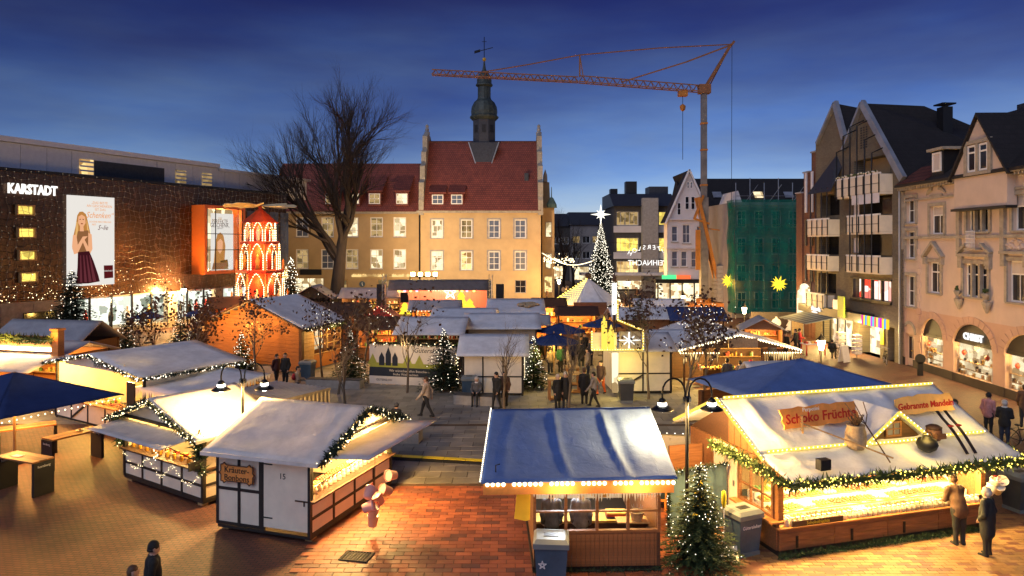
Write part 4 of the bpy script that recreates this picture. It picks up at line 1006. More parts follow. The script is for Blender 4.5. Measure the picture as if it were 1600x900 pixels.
# ================================================================== BRICK HOUSE WITH BALCONIES
bh = thing('brick_house', 'olive brick house with two sharp gables and white panelled balconies', 'building', (25, 62, 0), R(-87.22))
hs = [(9.3, 14.3, 4.0, 5.4), (9.38, 10.3, 9.75, 10.95), (9.38, 10.3, 7.3, 8.4), (10.4, 14.4, 10.0, 11.4), (10.2, 14.4, 7.1, 8.7), (4.4, 7.5, 10.2, 11.9), (4.2, 7.4, 7.1, 8.6), (4.1, 7.0, 3.95, 5.6), (9.6, 14.2, 12.8, 14.1), (4.8, 9.4, .0, 2.45), (10.3, 13.0, .0, 2.4), (13.9, 14.7, 0, 2.3)]
m0 = MB(); facade(m0, 3.6, 15.6, 0, 12.5, hs, 0, .9, 0)
g2 = [(8.3, 12.5), (9.6, 12.5), (9.6, 14.1), (14.2, 14.1), (14.2, 13.7), (15.6, 12.5)]
m0.add([(8.3, 0, 12.5), (9.6, 0, 12.5), (9.6, 0, 14.1), (14.2, 0, 14.1), (14.2, 0, 12.5), (15.6, 0, 12.5), (15.6, 0, 12.6), (10.95, 0, 18.0), (8.3, 0, 15.2)], [(0, 1, 2, 8), (2, 7, 8), (2, 3, 7), (3, 6, 7), (3, 4, 5, 6)])
m0.ext([(3.6, .02, 12.5), (8.3, .02, 12.5), (8.3, .02, 16.0), (7.0, .02, 18.8), (4.3, .02, 16.4), (3.6, .02, 16.2)], (0, .3, 0))
m0.box(3.6, 15.6, .92, 11, 0, 12.5); m0.build('wall', 'brick_olive', bh)
for k, (x0, x1, z) in enumerate(((.4, 1.5, 12.3), (1.5, 2.6, 14.0), (2.6, 3.6, 15.6))):
    MB().box(x0, x1 - .01, -.15 * (3 - k) + .3, 8, 0, z).build('stepped_wall', 'brick_red', bh)
    MB().box(x0 - .05, x1, -.15 * (3 - k) + .2, 8, z, z + .12).build('coping', 'zinc', bh)
for x in (1.9, 3.0):
    for z, h in ((4.8, 2.2), (7.8, 2.2), (10.6, 3.4)): MB().box(x, x + .3, -.12, -.02, z, z + h).build('slit_window', 'panel_white' if z > 10 else 'pane_dark', bh)
# gable verges and roofs
v = MB(); v.bar((15.9, -.15, 12.2), (10.95, -.15, 18.2), .5, .3, 0, (0, 1, 0)); v.bar((8.3, -.15, 15.1), (10.95, -.15, 18.2), .22, .3, 0, (0, 1, 0)); v.build('verge', 'zinc', bh)
v = MB(); v.bar((8.4, -.1, 16.0), (7.0, -.1, 19.0), .5, .3, 0, (0, 1, 0)); v.bar((4.1, -.1, 16.2), (7.0, -.1, 19.0), .2, .3, 0, (0, 1, 0)); v.build('verge', 'zinc', bh)
r2 = MB(); r2.add([(15.85, .0, 12.3), (10.95, 0, 18.15), (10.95, 4.5, 18.0), (11.5, 11, 15.2), (15.85, 11.5, 12.3), (8.3, 0, 15.1), (8.3, 4.5, 15.1)], [(0, 1, 2, 3, 4), (1, 5, 6, 2)]); r2.build('roof', 'rooftile_dark_y', bh)
r3 = MB(); r3.add([(8.35, .1, 15.9), (7.0, .1, 18.9), (7.0, 8, 17.5), (8.35, 8, 15.2), (3.6, .1, 16.1), (3.6, 8, 14)], [(0, 1, 2, 3), (1, 4, 5, 2)]); r3.build('roof', 'rooftile_dark_y', bh)
MB().box(12.2, 12.9, 4.6, 5.3, 14, 17.6).build('chimney', 'black', bh); MB().box(12.05, 13.05, 4.45, 5.45, 17.75, 17.85).build('chimney_cap', 'black_metal', bh)
# gable ornament: slots and black tubes running down to the balconies
sl = MB()
for i in range(3):
    for j in range(9): sl.box(10.5 + .35 * i, 10.68 + .35 * i, -.02, .0, 14.9 + .18 * j, 15.0 + .18 * j)
sl.build('vent_slots', 'black', bh)
for i, x in enumerate((8.85, 9.8, 10.75, 11.7, 12.7, 13.6)):
    zt = min(18.0 - abs(x - 10.95) * 1.15 - .3, 16.9)
    MB().tube([(x + .25, -.05, zt), (x, -.95, zt - .45), (x, -.95, 11.2 if x < 10 else 6.0)], .055, 5).build('tube_rail', 'black_metal', bh)
for i, x in enumerate((4.4, 5.3, 6.2, 7.1)): MB().tube([(x, -.8, 12.4), (x, -.8, 2.9)], .05, 5).build('tube_rail', 'black_metal', bh)
MB().ext([(4.0, -.9, 12.0), (7.8, -.9, 12.0), (7.8, .02, 13.9), (7.0, .02, 14.9), (4.0, .02, 13.0)], (0, .05, 0)).build('slate_hood', 'slate', bh)
def balcony(x0, x1, z0, z1, n, dep=.9, top=False):
    b = MB().box(x0, x1, -dep, 0, z0 - .12, z0 + .02).build('balcony', 'white_panel', bh); w = (x1 - x0) / n
    MB().box(x0 - .03, x1 + .03, -dep - .04, -dep + .08, z1 + .003, z1 + .12).build('handrail', 'white_paint', b)
    for i in range(n):
        pm = shared(('balp', round(w, 3), round(z1 - z0, 3)), lambda: MB().box(.05, w - .05, -.05, 0, .03, (z1 - z0) * .48).box(.05, w - .05, -.05, 0, (z1 - z0) * .52, z1 - z0).mesh('panel', 'white_panel'))
        place('panel', pm, b, (x0 + i * w, -dep, z0))
    MB().box(x1 - .04, x1, -dep, 0, z0 + .03, z1).build('side_panel', 'white_panel', b)
    for i in range(n + 1): MB().box(x0 + i * w - .035, x0 + i * w + .035, -dep - .10, -dep - .055, z0 - .03, z1).build('stanchion', 'black_metal', b)
balcony(8.7, 14.5, 11.45, 12.7, 6); balcony(10.3, 14.45, 8.75, 9.9, 5); balcony(10.2, 14.45, 6.0, 7.05, 5)
balcony(4.1, 7.5, 8.65, 9.85, 4); balcony(4.0, 7.4, 5.95, 7.0, 4); balcony(4.0, 6.7, 2.85, 3.9, 3)
for i in range(4): MB().box(11 + .9 * i, 11.75 + .9 * i, -.95, -.9, 10.75, 11.42).build('blind', 'panel_white', bh)
for (x, z, w, h) in ((9.38, 9.75, .92, 1.2), (9.38, 7.3, .92, 1.1)): MB().box(x, x + w, .1, .14, z, z + h).build('shutter', 'panel_white', bh)
for (a, b_, c, d) in hs[3:9]:
    MB().box(a, b_, .86, .9, c, d).build('loggia_back', 'pane_dark' if c < 12 else 'plaster_ochre2', bh)
fl = MB(); rr = random.Random(3)
for i in range(46): fl.octa((8.9 + i * .12, -.97, 12.85 + rr.uniform(0, .12)), .07, rr.randint(0, 1))
tag(fl.build('flower_box', ['goods_white', 'garland'], bh), kind='stuff')
wd = thing  # first floor shop window
for i in range(4):
    o = MB().box(9.3 + 1.25 * i, 9.45 + 1.25 * i, .0, .2, 4.0, 5.4).build('mullion', 'black', bh); MB().box(9.45 + 1.25 * i, 10.55 + 1.25 * i, .5, .55, 4.0, 5.4).build('lit_pane', 'shop_red', bh)
MB().box(9.2, 14.4, -.12, .02, 3.8, 4.0).build('sill', 'black', bh); MB().box(9.2, 14.4, -.08, .02, 5.4, 5.52).build('lintel', 'black', bh)
MB().box(7.02, 7.4, .3, .35, 3.95, 5.6).build('lit_pane', 'shop_red', bh)
ar = MB(); ar.lathe([(1.3, 0), (1.3, .12)], 20, (0, 0, 0), 0, Matrix.Translation((2.4, -.3, 3.3)) @ Matrix.Rotation(R(90), 4, 'X')); ar.box(1.1, 3.7, -.42, -.3, 1.9, 3.3); aro = ar.build('arched_window', 'shop_glow', bh)
text('shop_sign', 'Mayersche', .42, 'ink', bh, (2.4, -.5, 2.5), ext=.01)
# ground floor shops
MB().box(2.4, 12.3, -.9, .0, 2.35, 2.95).build('shop_fascia', 'black', bh)
text('shop_sign', 'Rigarda', .5, 'neon_white', bh, (5.6, -.96, 2.75), ext=.02, bold=.01); text('shop_sign', 'accessoires', .2, 'neon_white', bh, (5.4, -.96, 2.48), ext=.02)
cols = ((.6, .02, .3), (.8, .6, .02), (.05, .3, .7), (.8, .45, .02), (.4, .7, .05), (.5, .05, .6), (.1, .5, .5), (.8, .1, .1), (.85, .75, .1), (.3, .1, .6))
for i in range(14): emis('stripe_%d' % i, cols[i % 10], .9); MB().box(12.3 + .23 * i, 12.51 + .23 * i, -.95, -.85, 2.3, 2.95).build('sign_stripe', 'stripe_%d' % i, bh)
MB().box(9.1, 10.0, -1.0, -.91, 2.5, 4.05, 0).build('projecting_sign', 'ad_green', bh); MB().box(8.2, 9.0, -.9, -.4, 3.0, 3.7).build('air_conditioner', 'panel_white', bh)
for (a, b_, pm) in ((4.8, 9.4, 'shop_glow'), (10.3, 13.0, 'shop_glow')): MB().box(a, b_, .84, .9, 0, 2.45).build('shop_back', pm, bh)
for i in range(5): MB().box(4.8 + 1.12 * i, 4.9 + 1.12 * i, .0, .1, 0, 2.45).build('mullion', 'black_metal', bh)
aw = MB()
for i in range(14):
    x0 = 3.6 + .36 * i; aw.ext([(x0, -.9, 2.35), (x0 + .36, -.9, 2.35), (x0 + .36, -3.2, 1.9), (x0, -3.2, 1.9)], (0, 0, -.03), i % 2)
aw.build('awning', ['stripe_a', 'stripe_b'], bh)
light(bh, (7, -1.2, 1.7), 500, (1, .74, .36), .4); light(bh, (11.6, -1.2, 2.1), 500, (1, .74, .36), .4); light(bh, (2.4, -1.6, 3.2), 200, (1, .72, .3), .4)
ad = MB().box(13.15, 13.55, -.08, -.02, 1.0, 2.2).build('notice', 'yellow', bh)

# ================================================================== PINK ORNATE HOUSE
ph = thing('ornate_house', 'pink rendered town house with stone window frames above arched jeweller windows', 'building', (25.9, 46.3, 0), R(-91.8))
up = [(.1, 1.25, 9.3, 10.95), (.1, 1.25, 7.0, 8.8), (2.9, 4.35, 8.55, 10.25), (6.6, 8.5, 8.65, 10.5), (10.4, 11.9, 8.65, 10.45), (13.2, 14.8, 8.65, 10.45), (.1, 1.25, 3.9, 5.9), (2.7, 4.0, 4.95, 6.85), (6.3, 8.4, 5.0, 6.85), (10.0, 11.3, 5.0, 7.1), (13.2, 14.8, 5.0, 7.1)]
arches = [(1.95, 4.2, .5, 3.35), (5.25, 8.75, .5, 3.45), (9.75, 13.2, .5, 3.45)]
door = (-.05, .95, 0, 2.1)
m0 = MB(); facade(m0, -.3, 18, 3.75, 11.6, up, 0, .3); facade(m0, -.3, 18, 0, 3.75, arches + [door], 0, .35, 1)
for a, b_, c, d in arches:           # arch spandrels
    r_ = (b_ - a) / 2; cx = (a + b_) / 2; rise = min(r_, 1.25); n = 10
    for sgn in (-1, 1):
        pts = [(cx + sgn * r_ * math.cos(R(90) * i / n), d - rise + rise * math.sin(R(90) * i / n)) for i in range(n + 1)]
        for i in range(n):
            p, q = pts[i], pts[i + 1]; m0.poly([(p[0], .001, p[1]), (q[0], .001, q[1]), (q[0], .001, d), (p[0], .001, d)], 1); m0.poly([(p[0], .001, p[1]), (q[0], .001, q[1]), (q[0], .34, q[1]), (p[0], .34, p[1])], 1)
m0.box(-.3, 18, .4, 12, 0, 11.6); m0.build('wall', ['plaster_pink', 'plaster_pink_low'], ph)
for a_, b_, y_, z_ in ((-.35, -.06, -.06, .5), (.96, 1.94, -.06, .5), (4.21, 5.24, -.06, .5), (8.76, 9.74, -.06, .5), (1.94, 4.21, -.03, .48), (5.24, 8.76, -.03, .48), (9.74, 18, -.03, .48)): MB().box(a_, b_, y_, .3, 0, z_).build('plinth', 'plinth', ph)
for a, b_, c, d in up:
    W2 = b_ - a; wide = W2 > 1.7
    shade = (a == 10.0 or a == 13.2) and c < 6
    o = window(ph, a, c, W2, d - c, .16, 'pane_dark', 3 if wide else 2, 2, 'white_paint', .09, 'stone_trim', trans=.68 if W2 > 1.2 else None)
    s = MB(); s.box(a - .2, a - .004, -.09, .05, c - .05, d + .22).box(b_ + .004, b_ + .2, -.09, .05, c - .05, d + .22).box(a - .004, b_ + .004, -.09, .05, d + .004, d + .22)
    if wide: s.box(a + W2 * .34 - .09, a + W2 * .34 + .09, -.05, .14, c, d).box(a + W2 * .66 - .09, a + W2 * .66 + .09, -.05, .14, c, d)
    s.build('stone_surround', 'stone_trim', ph)
    if c > 8: MB().box(a + .1, b_ - .1, .13, .15, d - .5, d - .06).build('blind', 'curtain', o) if False else None
    if (c > 8 and W2 > 1.2) or shade:
        MB().box(.09, W2 - .09, -.02, -.005, (d - c) * .70, d - c - .08).build('blind', 'curtain', o)
pd = MB(); pd.bar((2.3, -.12, 7.15), (3.35, -.12, 8.05), .16, .28, 0, (0, 1, 0)); pd.bar((4.4, -.12, 7.15), (3.35, -.12, 8.05), .16, .28, 0, (0, 1, 0)); pd.box(2.35, 2.6, -.2, .02, 6.7, 7.15).box(4.1, 4.35, -.2, .02, 6.7, 7.15); pd.build('pediment', 'stone_trim', ph)
pd = MB(); pd.box(5.9, 8.8, -.25, .02, 7.25, 7.42).box(5.95, 6.3, -.2, .02, 6.6, 7.25).box(8.4, 8.75, -.2, .02, 6.6, 7.25); pd.bar((5.9, -.12, 7.45), (6.7, -.12, 7.95), .15, .25, 0, (0, 1, 0)); pd.bar((8.8, -.12, 7.45), (8.0, -.12, 7.95), .15, .25, 0, (0, 1, 0)); pd.build('pediment', 'stone_trim', ph)
pd = MB(); pd.box(9.6, 11.7, -.25, .02, 7.45, 7.6).box(9.65, 9.95, -.2, .02, 6.8, 7.45).box(11.35, 11.65, -.2, .02, 6.8, 7.45); pd.build('pediment', 'stone_trim', ph)
st = MB(); rr = random.Random(8)
for i in range(26): st.ball((10.65 + rr.gauss(0, .38), -.03, 7.72 + abs(rr.gauss(0, .16))), .09, 5, 3, 0)
st.build('stucco_relief', 'plaster_pink', ph)
st = MB()
for i in range(5): st.tube([(2.55 + .1 * i, -.05, 11.0 + .05 * i), (2.75 + .1 * i, -.1, 11.25), (3.1, -.06, 11.4 + .06 * i)], .05, 5); st.tube([(4.55 - .1 * i, -.05, 11.0 + .05 * i), (4.3 - .1 * i, -.1, 11.25), (3.95, -.06, 11.4 + .06 * i)], .05, 5)
st.box(2.9, 4.2, -.08, .02, 10.85, 10.98); st.build('stucco_relief', 'stone_trim', ph)
for x in (6.1, 8.6):
    u = MB().lathe([(.08, 0), (.12, .05), (.06, .12), (.16, .3), (.2, .42), (.14, .46)], 8, (x, -.28, 4.85)).build('urn', 'stone_trim', ph)
    MB().lathe([(.05, -.6), (.16, -.35), (.24, -.12), (.26, 0)], 8, (x, -.2, 4.84)).build('bracket', 'stone_trim', ph)
    tw_ = MB(); rr = random.Random(int(x * 10))
    for i in range(26): a_ = rr.uniform(0, 6.28); tw_.octa((x + .14 * math.cos(a_) * rr.random(), -.28 + .14 * math.sin(a_) * rr.random(), 5.33 + rr.uniform(0, .22)), .06)
    tw_.build('plant', 'garland', u)
for x in (.0, 5.75, 9.55): MB().box(x - .45 if x == 0 else x, x - .1 if x == 0 else x + .32, -.16, .05, 7.6, 11.4).build('pilaster', 'stone_trim', ph)
MB().box(-.35, 18, -.14, .02, 8.28, 8.45).box(-.35, 5.9, -.1, .02, 10.72, 10.85).box(10.4, 18, -.1, .02, 10.72, 10.85).build('string_course', 'stone_trim', ph)
grill = MB()
for i in range(7): grill.bar((7.05 + .12 * i, -.35, 7.75), (7.05 + .12 * i, -.35, 8.7), .025); 
for i in range(5): grill.bar((7.0, -.36, 7.85 + .2 * i), (7.85, -.36, 7.85 + .2 * i), .025)
grill.build('balcony_grille', 'panel_white', ph)
MB().box(6.9, 7.95, -.4, -.0, 7.62, 7.72).build('balcony_slab', 'stone_trim', ph)
# eaves, roof, gable, dormer
MB().box(-.5, 6.1, -.5, .1, 11.6, 11.8).box(10.6, 18, -.5, .1, 11.6, 11.8).build('cornice', 'stone_trim', ph)
dt = MB()
for i in range(22): dt.box(-.3 + .29 * i, -.18 + .29 * i, -.42, 0, 11.45, 11.6)
for i in range(24): dt.box(10.75 + .29 * i, 10.87 + .29 * i, -.42, 0, 11.45, 11.6)
dt.build('dentils', 'stone_trim', ph)
MB().ext([(-.4, -.55, 11.8), (1.6, 5.2, 16.2), (18, 5.2, 16.2), (18, -.55, 11.8)], (0, .0, -.15)).build('roof', 'rooftile_dark', ph)
MB().add([(-.4, -.55, 11.8), (1.6, 5.2, 16.2), (1.6, 6, 16.2), (-.4, 12, 11.8)], [(0, 1, 2, 3)]).build('roof_end', 'rooftile_dark', ph)
MB().ext([(-.3, -.5, 11.85), (3.2, -.5, 11.85), (3.2, .9, 12.93), (.2, .9, 12.93)], (0, -.02, .03)).build('red_tile_strip', 'rooftile_red_y', ph)
gb = MB(); gb.box(6.1, 10.6, -.45, .05, 9.95, 11.85); gb.add([(6.1, -.45, 11.85), (10.6, -.45, 11.85), (8.35, -.45, 14.9), (6.1, .05, 11.85), (10.6, .05, 11.85), (8.35, .05, 14.9)], [(0, 1, 2), (5, 4, 3)]); gbo = gb.build('gable', 'plaster_pink', ph)
window(gbo, 7.45, 11.9, .72, 1.45, -.52, 'pane_dark', 1, 2, 'white_paint', .1, trans=.72); window(gbo, 8.45, 11.9, .72, 1.45, -.52, 'pane_dark', 1, 2, 'white_paint', .1, trans=.72)
MB().box(7.15, 7.42, -.56, -.45, 11.7, 13.6).box(9.2, 9.47, -.56, -.45, 11.7, 13.6).box(7.42, 9.2, -.58, -.45, 13.4, 13.6).box(7.42, 9.2, -.58, -.45, 11.7, 11.88).box(8.2, 8.42, -.56, -.45, 11.88, 13.4).build('stone_surround', 'stone_trim', gbo)
MB().box(6.0, 10.7, -.6, -.0, 9.8, 9.94).build('gable_base', 'black', gbo); MB().box(6.0, 10.7, -.5, -.4, 12.3, 12.42).build('gable_band', 'stone_trim', gbo) if False else None
for sgn in (-1, 1):
    MB().add([(8.35, -.65, 15.05), (8.35 + sgn * 2.6, -.65, 11.55), (8.35 + sgn * 2.6, 5, 11.55), (8.35, 5, 15.05), (8.35, -.65, 14.9), (8.35 + sgn * 2.5, -.65, 11.5), (8.35 + sgn * 2.5, 5, 11.5), (8.35, 5, 14.9)], [(0, 1, 2, 3), (7, 6, 5, 4), (0, 4, 5, 1), (1, 5, 6, 2), (2, 6, 7, 3)]).build('gable_roof', 'rooftile_dark_y', ph)
dm = MB().box(3.4, 4.6, -.2, 2, 12.1, 13.55).build('dormer', 'black', ph); MB().box(3.15, 4.85, -.4, 2.2, 13.56, 13.72).build('dormer_roof', 'stone_trim', dm); window(dm, 3.55, 12.3, .9, 1.15, -.28, 'curtain', 1, 1, 'white_paint', .1)
MB().box(2.6, 4.0, 5.4, 6.0, 15.6, 16.55).build('chimney', 'slate', ph)
# arched shop windows with lit displays
for k, (a, b_, c, d) in enumerate(arches):
    sf = MB().box(a, b_, .36, .39, c, d).build('shop_back', 'shop_glow' if k < 3 else 'shop_glow', ph)
    spring = d - 1.05
    MB().box(a, b_, .10, .14, spring, d).build('fanlight', 'black', ph)
    MB().box(a, b_, .06, .09, spring - .12, spring + .05).build('transom', 'black', ph)
    MB().box(a, b_, .08, .10, c, spring - .12).build('shop_pane', 'glass', ph)
    dsx = MB(); rr = random.Random(k + 20)
    for i in range(int((b_ - a) * 9)):
        x = rr.uniform(a + .1, b_ - .15); z = rr.choice((c, c + .35, c + .8)); s_ = rr.uniform(.05, .16); dsx.box(x, x + s_, .22, .30, z, z + rr.uniform(.06, .28), rr.randint(0, 3))
    for zz in (c + .33, c + .78): dsx.box(a + .05, b_ - .05, .2, .34, zz - .02, zz, 3)
    tag(dsx.build('display_goods', ['goods_white', 'black', 'goods_gold', 'wood_light'], ph), kind='stuff')
    for i in range(2 if k else 1):
        x = a + (b_ - a) * (.2 + .6 * i); MB().lathe([(1e-5, -.18), (.09, -.1), (.12, 0), (.09, .1), (1e-5, .18)], 8, (x, .18, c + 1.25)).build('bauble', 'goods_red', ph)
    light(ph, ((a + b_) / 2, .26, spring - .25), 420 if k else 260, (1, .72, .34), .3)
text('shop_sign', 'CHRIST', .52, 'neon_white', ph, (7.0, .05, 2.72), ext=.03, bold=.02)
text('lettering', 'LOVE', .2, 'ink', ph, (6.9, .07, 1.9), ext=.004)
dr = MB().box(-.05, .95, .2, .26, 0, 2.1).build('door', 'plaster_pink', ph); MB().box(.1, .38, .17, .2, .5, 1.9).box(.5, .8, .17, .2, .5, 1.9).build('door_pane', 'pane_dark', dr); MB().ball((.46, .15, 1.0), .04).build('handle', 'hook_yellow', dr)
ax = MB()
for i in range(12):
    a0, a1 = R(180) * i / 12, R(180) * (i + 1) / 12
    ax.ext([(.45 + .62 * math.cos(a0), -.05, 2.12 + .62 * math.sin(a0)), (.45 + .62 * math.cos(a1), -.05, 2.12 + .62 * math.sin(a1)), (.45 + .82 * math.cos(a1), -.05, 2.12 + .82 * math.sin(a1)), (.45 + .82 * math.cos(a0), -.05, 2.12 + .82 * math.sin(a0))], (0, .08, 0))
ax.build('door_arch', 'stone_trim', ph)
gr = MB()
for a, b_, c, d in arches:           # raised voussoirs
    r_ = (b_ - a) / 2; cx = (a + b_) / 2; rise = min(r_, 1.25); n = 13
    for i in range(n):
        a0, a1 = R(180) * (i + .04) / n, R(180) * (i + .96) / n; E_ = lambda q, s_: (cx + (r_ + s_) * math.cos(q), -.05, d - rise + (rise + s_) * math.sin(q))
        MB().ext([E_(a0, .02), E_(a1, .02), E_(a1, .45), E_(a0, .45)], (0, .06, 0)).build('voussoir', 'plaster_pink_low', ph)
for j in range(17):                  # rusticated corner blocks
    z = .55 + j * .42
    if z < 8: [MB().box(a_, b_, -.05, .0, z, z + .38).build('quoin', 'plaster_pink' if z > 3.5 else 'plaster_pink_low', ph) for a_, b_ in ((-.34, -.02), (1.3, 1.7 + .12 * (j % 2)))]
MB().tube([(-.42, -.2, 11.5), (-.42, -.2, 0)], .07, 6).build('downpipe', 'zinc', ph)

# ================================================================== FOREGROUND KIOSKS
def jar_mesh(kind):
    def mk():
        m = MB()
        if kind == 'jar': m.lathe([(.045, 0), (.05, .02), (.05, .10), (.04, .12)], 8, m=0).lathe([(.043, .121), (.043, .145)], 8, m=1); return m.mesh('jar', ['honey', 'hook_yellow'])
        if kind == 'bottle': m.lathe([(.035, 0), (.035, .15), (.015, .2), (.015, .25)], 8, m=0); return m.mesh('bottle', ['honey'])
        if kind == 'candle': m.lathe([(.04, 0), (.04, .18), (.035, .185)], 8, m=0).lathe([(.006, .186), (.004, .21)], 4, m=1); return m.mesh('candle', ['goods_gold', 'black'])
        if kind == 'box': m.box(-.09, .09, -.06, .06, 0, .09, 0).box(-.085, .085, -.055, .055, .091, .1, 1); return m.mesh('gift_box', ['goods_red', 'goods_gold'])
        if kind == 'bag': m.lathe([(.06, 0), (.07, .08), (.05, .14), (.02, .16), (.05, .2)], 8, m=0); return m.mesh('sweet_bag', ['goods_white'])
        if kind == 'heart': m.ext([(0, 0, -.13), (.12, 0, .02), (.09, 0, .1), (0, 0, .06), (-.09, 0, .1), (-.12, 0, .02)], (0, .03, 0), 0); return m.mesh('gingerbread_heart', ['wood_brown'])
        if kind[:4] == 'tray':
            rr = random.Random(int(kind[4:] or 0)); c = ('goods_white', 'goods_gold', 'goods_red', 'wood_brown', 'goods_green', 'wood_dark')[int(kind[4:] or 0)]
            m.box(-.22, .22, -.16, .16, 0, .03, 0)
            for i in range(12): m.ball((-.165 + .11 * (i % 4) + rr.uniform(-.015, .015), -.105 + .105 * (i // 4), .055), .048, 6, 4, 1, .8)
            return m.mesh('sweet_tray', ['wood_light', c], True)
    return shared(('goods', kind), mk)
GOODS = {'jar': ('jar', 'jar'), 'bottle': ('bottle', 'bottle'), 'candle': ('beeswax_candle', 'candle'), 'box': ('gift_box', 'box'), 'bag': ('sweet_bag', 'bag'), 'heart': ('gingerbread_heart', 'gingerbread'), 'tray': ('sweet_tray', 'tray')}
def goods(base, kind, spots, label, group, sc_=1.):
    M = base.matrix_basis; nm, ct = GOODS[kind]
    for i, (x, y, z) in enumerate(spots):
        o = place(nm, jar_mesh(kind if kind != 'tray' else 'tray%d' % ((i * 7 + i // 5) % 6)), None, M @ Vector((x, y, z)), base.rotation_euler.z + ((i * 37) % 20 - 10) * .02); o.scale = (sc_,) * 3
        tag(o, label, ct, group)

def awning_flap(t, x0, x1, y, z, L, drop, m='flap_white'):
    a = MB(); tarp(a, (x0, y - L, z - drop), (x1, y - L, z - drop), (x1, y, z), (x0, y, z), 8, 6, .006, .01, 5, .025); o = a.build('awning_flap', m, t, smooth=True)
    for x in (x0 + .1, x1 - .1): MB().tube([(x, y - L * .75, z - drop * .75 - .03), (x, y + .02, z - .75)], .015, 5).build('flap_stay', 'black_metal', o)
    return o

def timber_kiosk(t, W, D, cols, ze=2.2, zr=3.05, seed=0, roofmat='tarp_warm', left=None, right=None, zc=1.05, base=.14):
    """half-timbered market kiosk; the gable side with the counter faces local -y"""
    for x in (.25, W - .25):
        for y in (.15, D - .15): MB().box(x - .12, x + .12, y - .1, y + .1, 0, base - .04).build('foot_block', 'wood_light', t)
    MB().box(0, W, 0, D, base - .04, base + .04).build('floor_frame', 'timber_black', t)
    timber_wall(t, (0, 0, 0), 0, [W * i / cols for i in range(cols + 1)], [base + .08, (base + .08 + zc) / 2, zc])
    MB().box(-.03, .09, -.03, .09, zc + .04, ze).build('corner_post', 'timber_black', t); MB().box(W - .09, W + .03, -.03, .09, zc + .04, ze).build('corner_post', 'timber_black', t)
    MB().box(-.05, W + .05, -.16, .45, zc + .045, zc + .09).build('counter', 'wood_dark', t)
    MB().box(0, W, D - .05, D, base + .05, ze).build('back_wall', 'white_panel', t)
    for k in range(2): MB().box(.1, W - .1, D - .4, D - .06, zc + .25 + .45 * k, zc + .28 + .45 * k).build('shelf', 'wood_light', t)
    # side walls
    for side, spec in (('l', left), ('r', right)):
        org, ang = ((0, D, 0), R(-90)) if side == 'l' else ((W, 0, 0), R(90))
        if spec is None: spec = ([0, D / 2, D], [base + .08, zc, ze - .04], ())
        timber_wall(t, org, ang, spec[0], spec[1], skip=spec[2])
    # gables
    for y in (.0, D - .06): MB().ext([(0, y, ze), (W, y, ze), (W / 2, y, zr - .04)], (0, .05, 0)).build('gable_board', 'white_panel', t)
    MB().box(0, W, -.035, .0, ze - .05, ze + .06).build('tie_beam', 'timber_black', t)
    rs = gable_roof(t, W, D, ze, zr, 'y', .32, roofmat, seed, 16, 12, .04, .45, .3, amp=.02, sag=.03)
    for k, s_ in enumerate((-1, 1)):
        e = (zr - ze) / (W / 2) * .32
        MB().grid(8, 1, lambda u, v: (W / 2 + s_ * (W / 2 + .32) * (1 - u), D * .42 + .03 * v, zr + (ze - e - zr) * (1 - u) + .018 - .03 * math.sin(3.14 * u)), 0).build('seam', 'tarp_grey', rs[k])
        MB().bar((W / 2 + s_ * (W / 2 + .33), -.45, ze - e + .03), (W / 2 + s_ * (W / 2 + .33), D + .3, ze - e + .03), .03, .1).build('eave_hem', 'tarp_warm', rs[k])

# ---- honey kiosk
s3 = thing('honey_kiosk', 'white half-timbered kiosk selling honey jars, counter under a raised flap', 'market stall', (-13.1, 23.8, 0), R(-33.5))
W, D = 4.5, 2.35
timber_kiosk(s3, W, D, 4, 2.2, 3.05, 11, 'tarp_warm', right=([0, .55 * D, D], [.22, .64, 1.05, 2.16], ()))
fl = awning_flap(s3, .15, W - .15, -.12, 2.15, 1.15, .12)
gp = [(-.28, -.5, 2.12), (W / 2, -.5, 3.02), (W + .28, -.5, 2.12)]
garland(s3, gp, .10, 1, 190, .13, .020, 26, 'needle_dark', 'bulb')
garland(s3, [(W + .02, -.2, 2.2), (W + .05, -.15, 1.15)], .2, 2, 260, .22, .016, 10, 'needle'); garland(s3, [(-.05, -.2, 2.2), (-.02, -.12, 1.2)], .14, 3, 240, .2, .016, 8, 'needle')
st = MB()
rr = random.Random(6)
bulbs(s3, [(W * u + rr.gauss(0, .03), -.06, .98 - .42 * abs(math.sin(u * 9.4)) ** 1.6 + rr.gauss(0, .035)) for u in [i / 80 for i in range(81)]], .0115, 'bulb', 'light_string')
bulbs(s3, [(W / 2 + .12 * math.sin(i), -.2, 2.1 - i * .04) for i in range(26)], .02, 'bulb_white', 'light_string')
goods(s3, 'jar', [(.35 + .2 * i, .12 + .14 * (i % 2), 1.14) for i in range(19)], 'small honey jar with gold lid on the honey kiosk counter', 'honey jars on the counter', 1.2)
goods(s3, 'candle', [(.3 + .18 * i, 2.1, 1.34 + .45 * (i % 2)) for i in range(21)], 'yellow beeswax candle on the shelf of the honey kiosk', 'beeswax candles on the shelf', 1.3)
goods(s3, 'box', [(.6 + .5 * i, .3, 1.24) for i in range(7)], 'small gift box behind the honey jars on the counter', 'gift boxes in the honey kiosk')
bd = MB().box(W + .1, W + .14, -.55, .0, 1.25, 1.5).build('price_board', 'black', s3)
light(s3, (W * .3, .6, 2.05), 110, (1, .72, .32), .12); light(s3, (W * .72, .6, 2.05), 110, (1, .72, .32), .12)

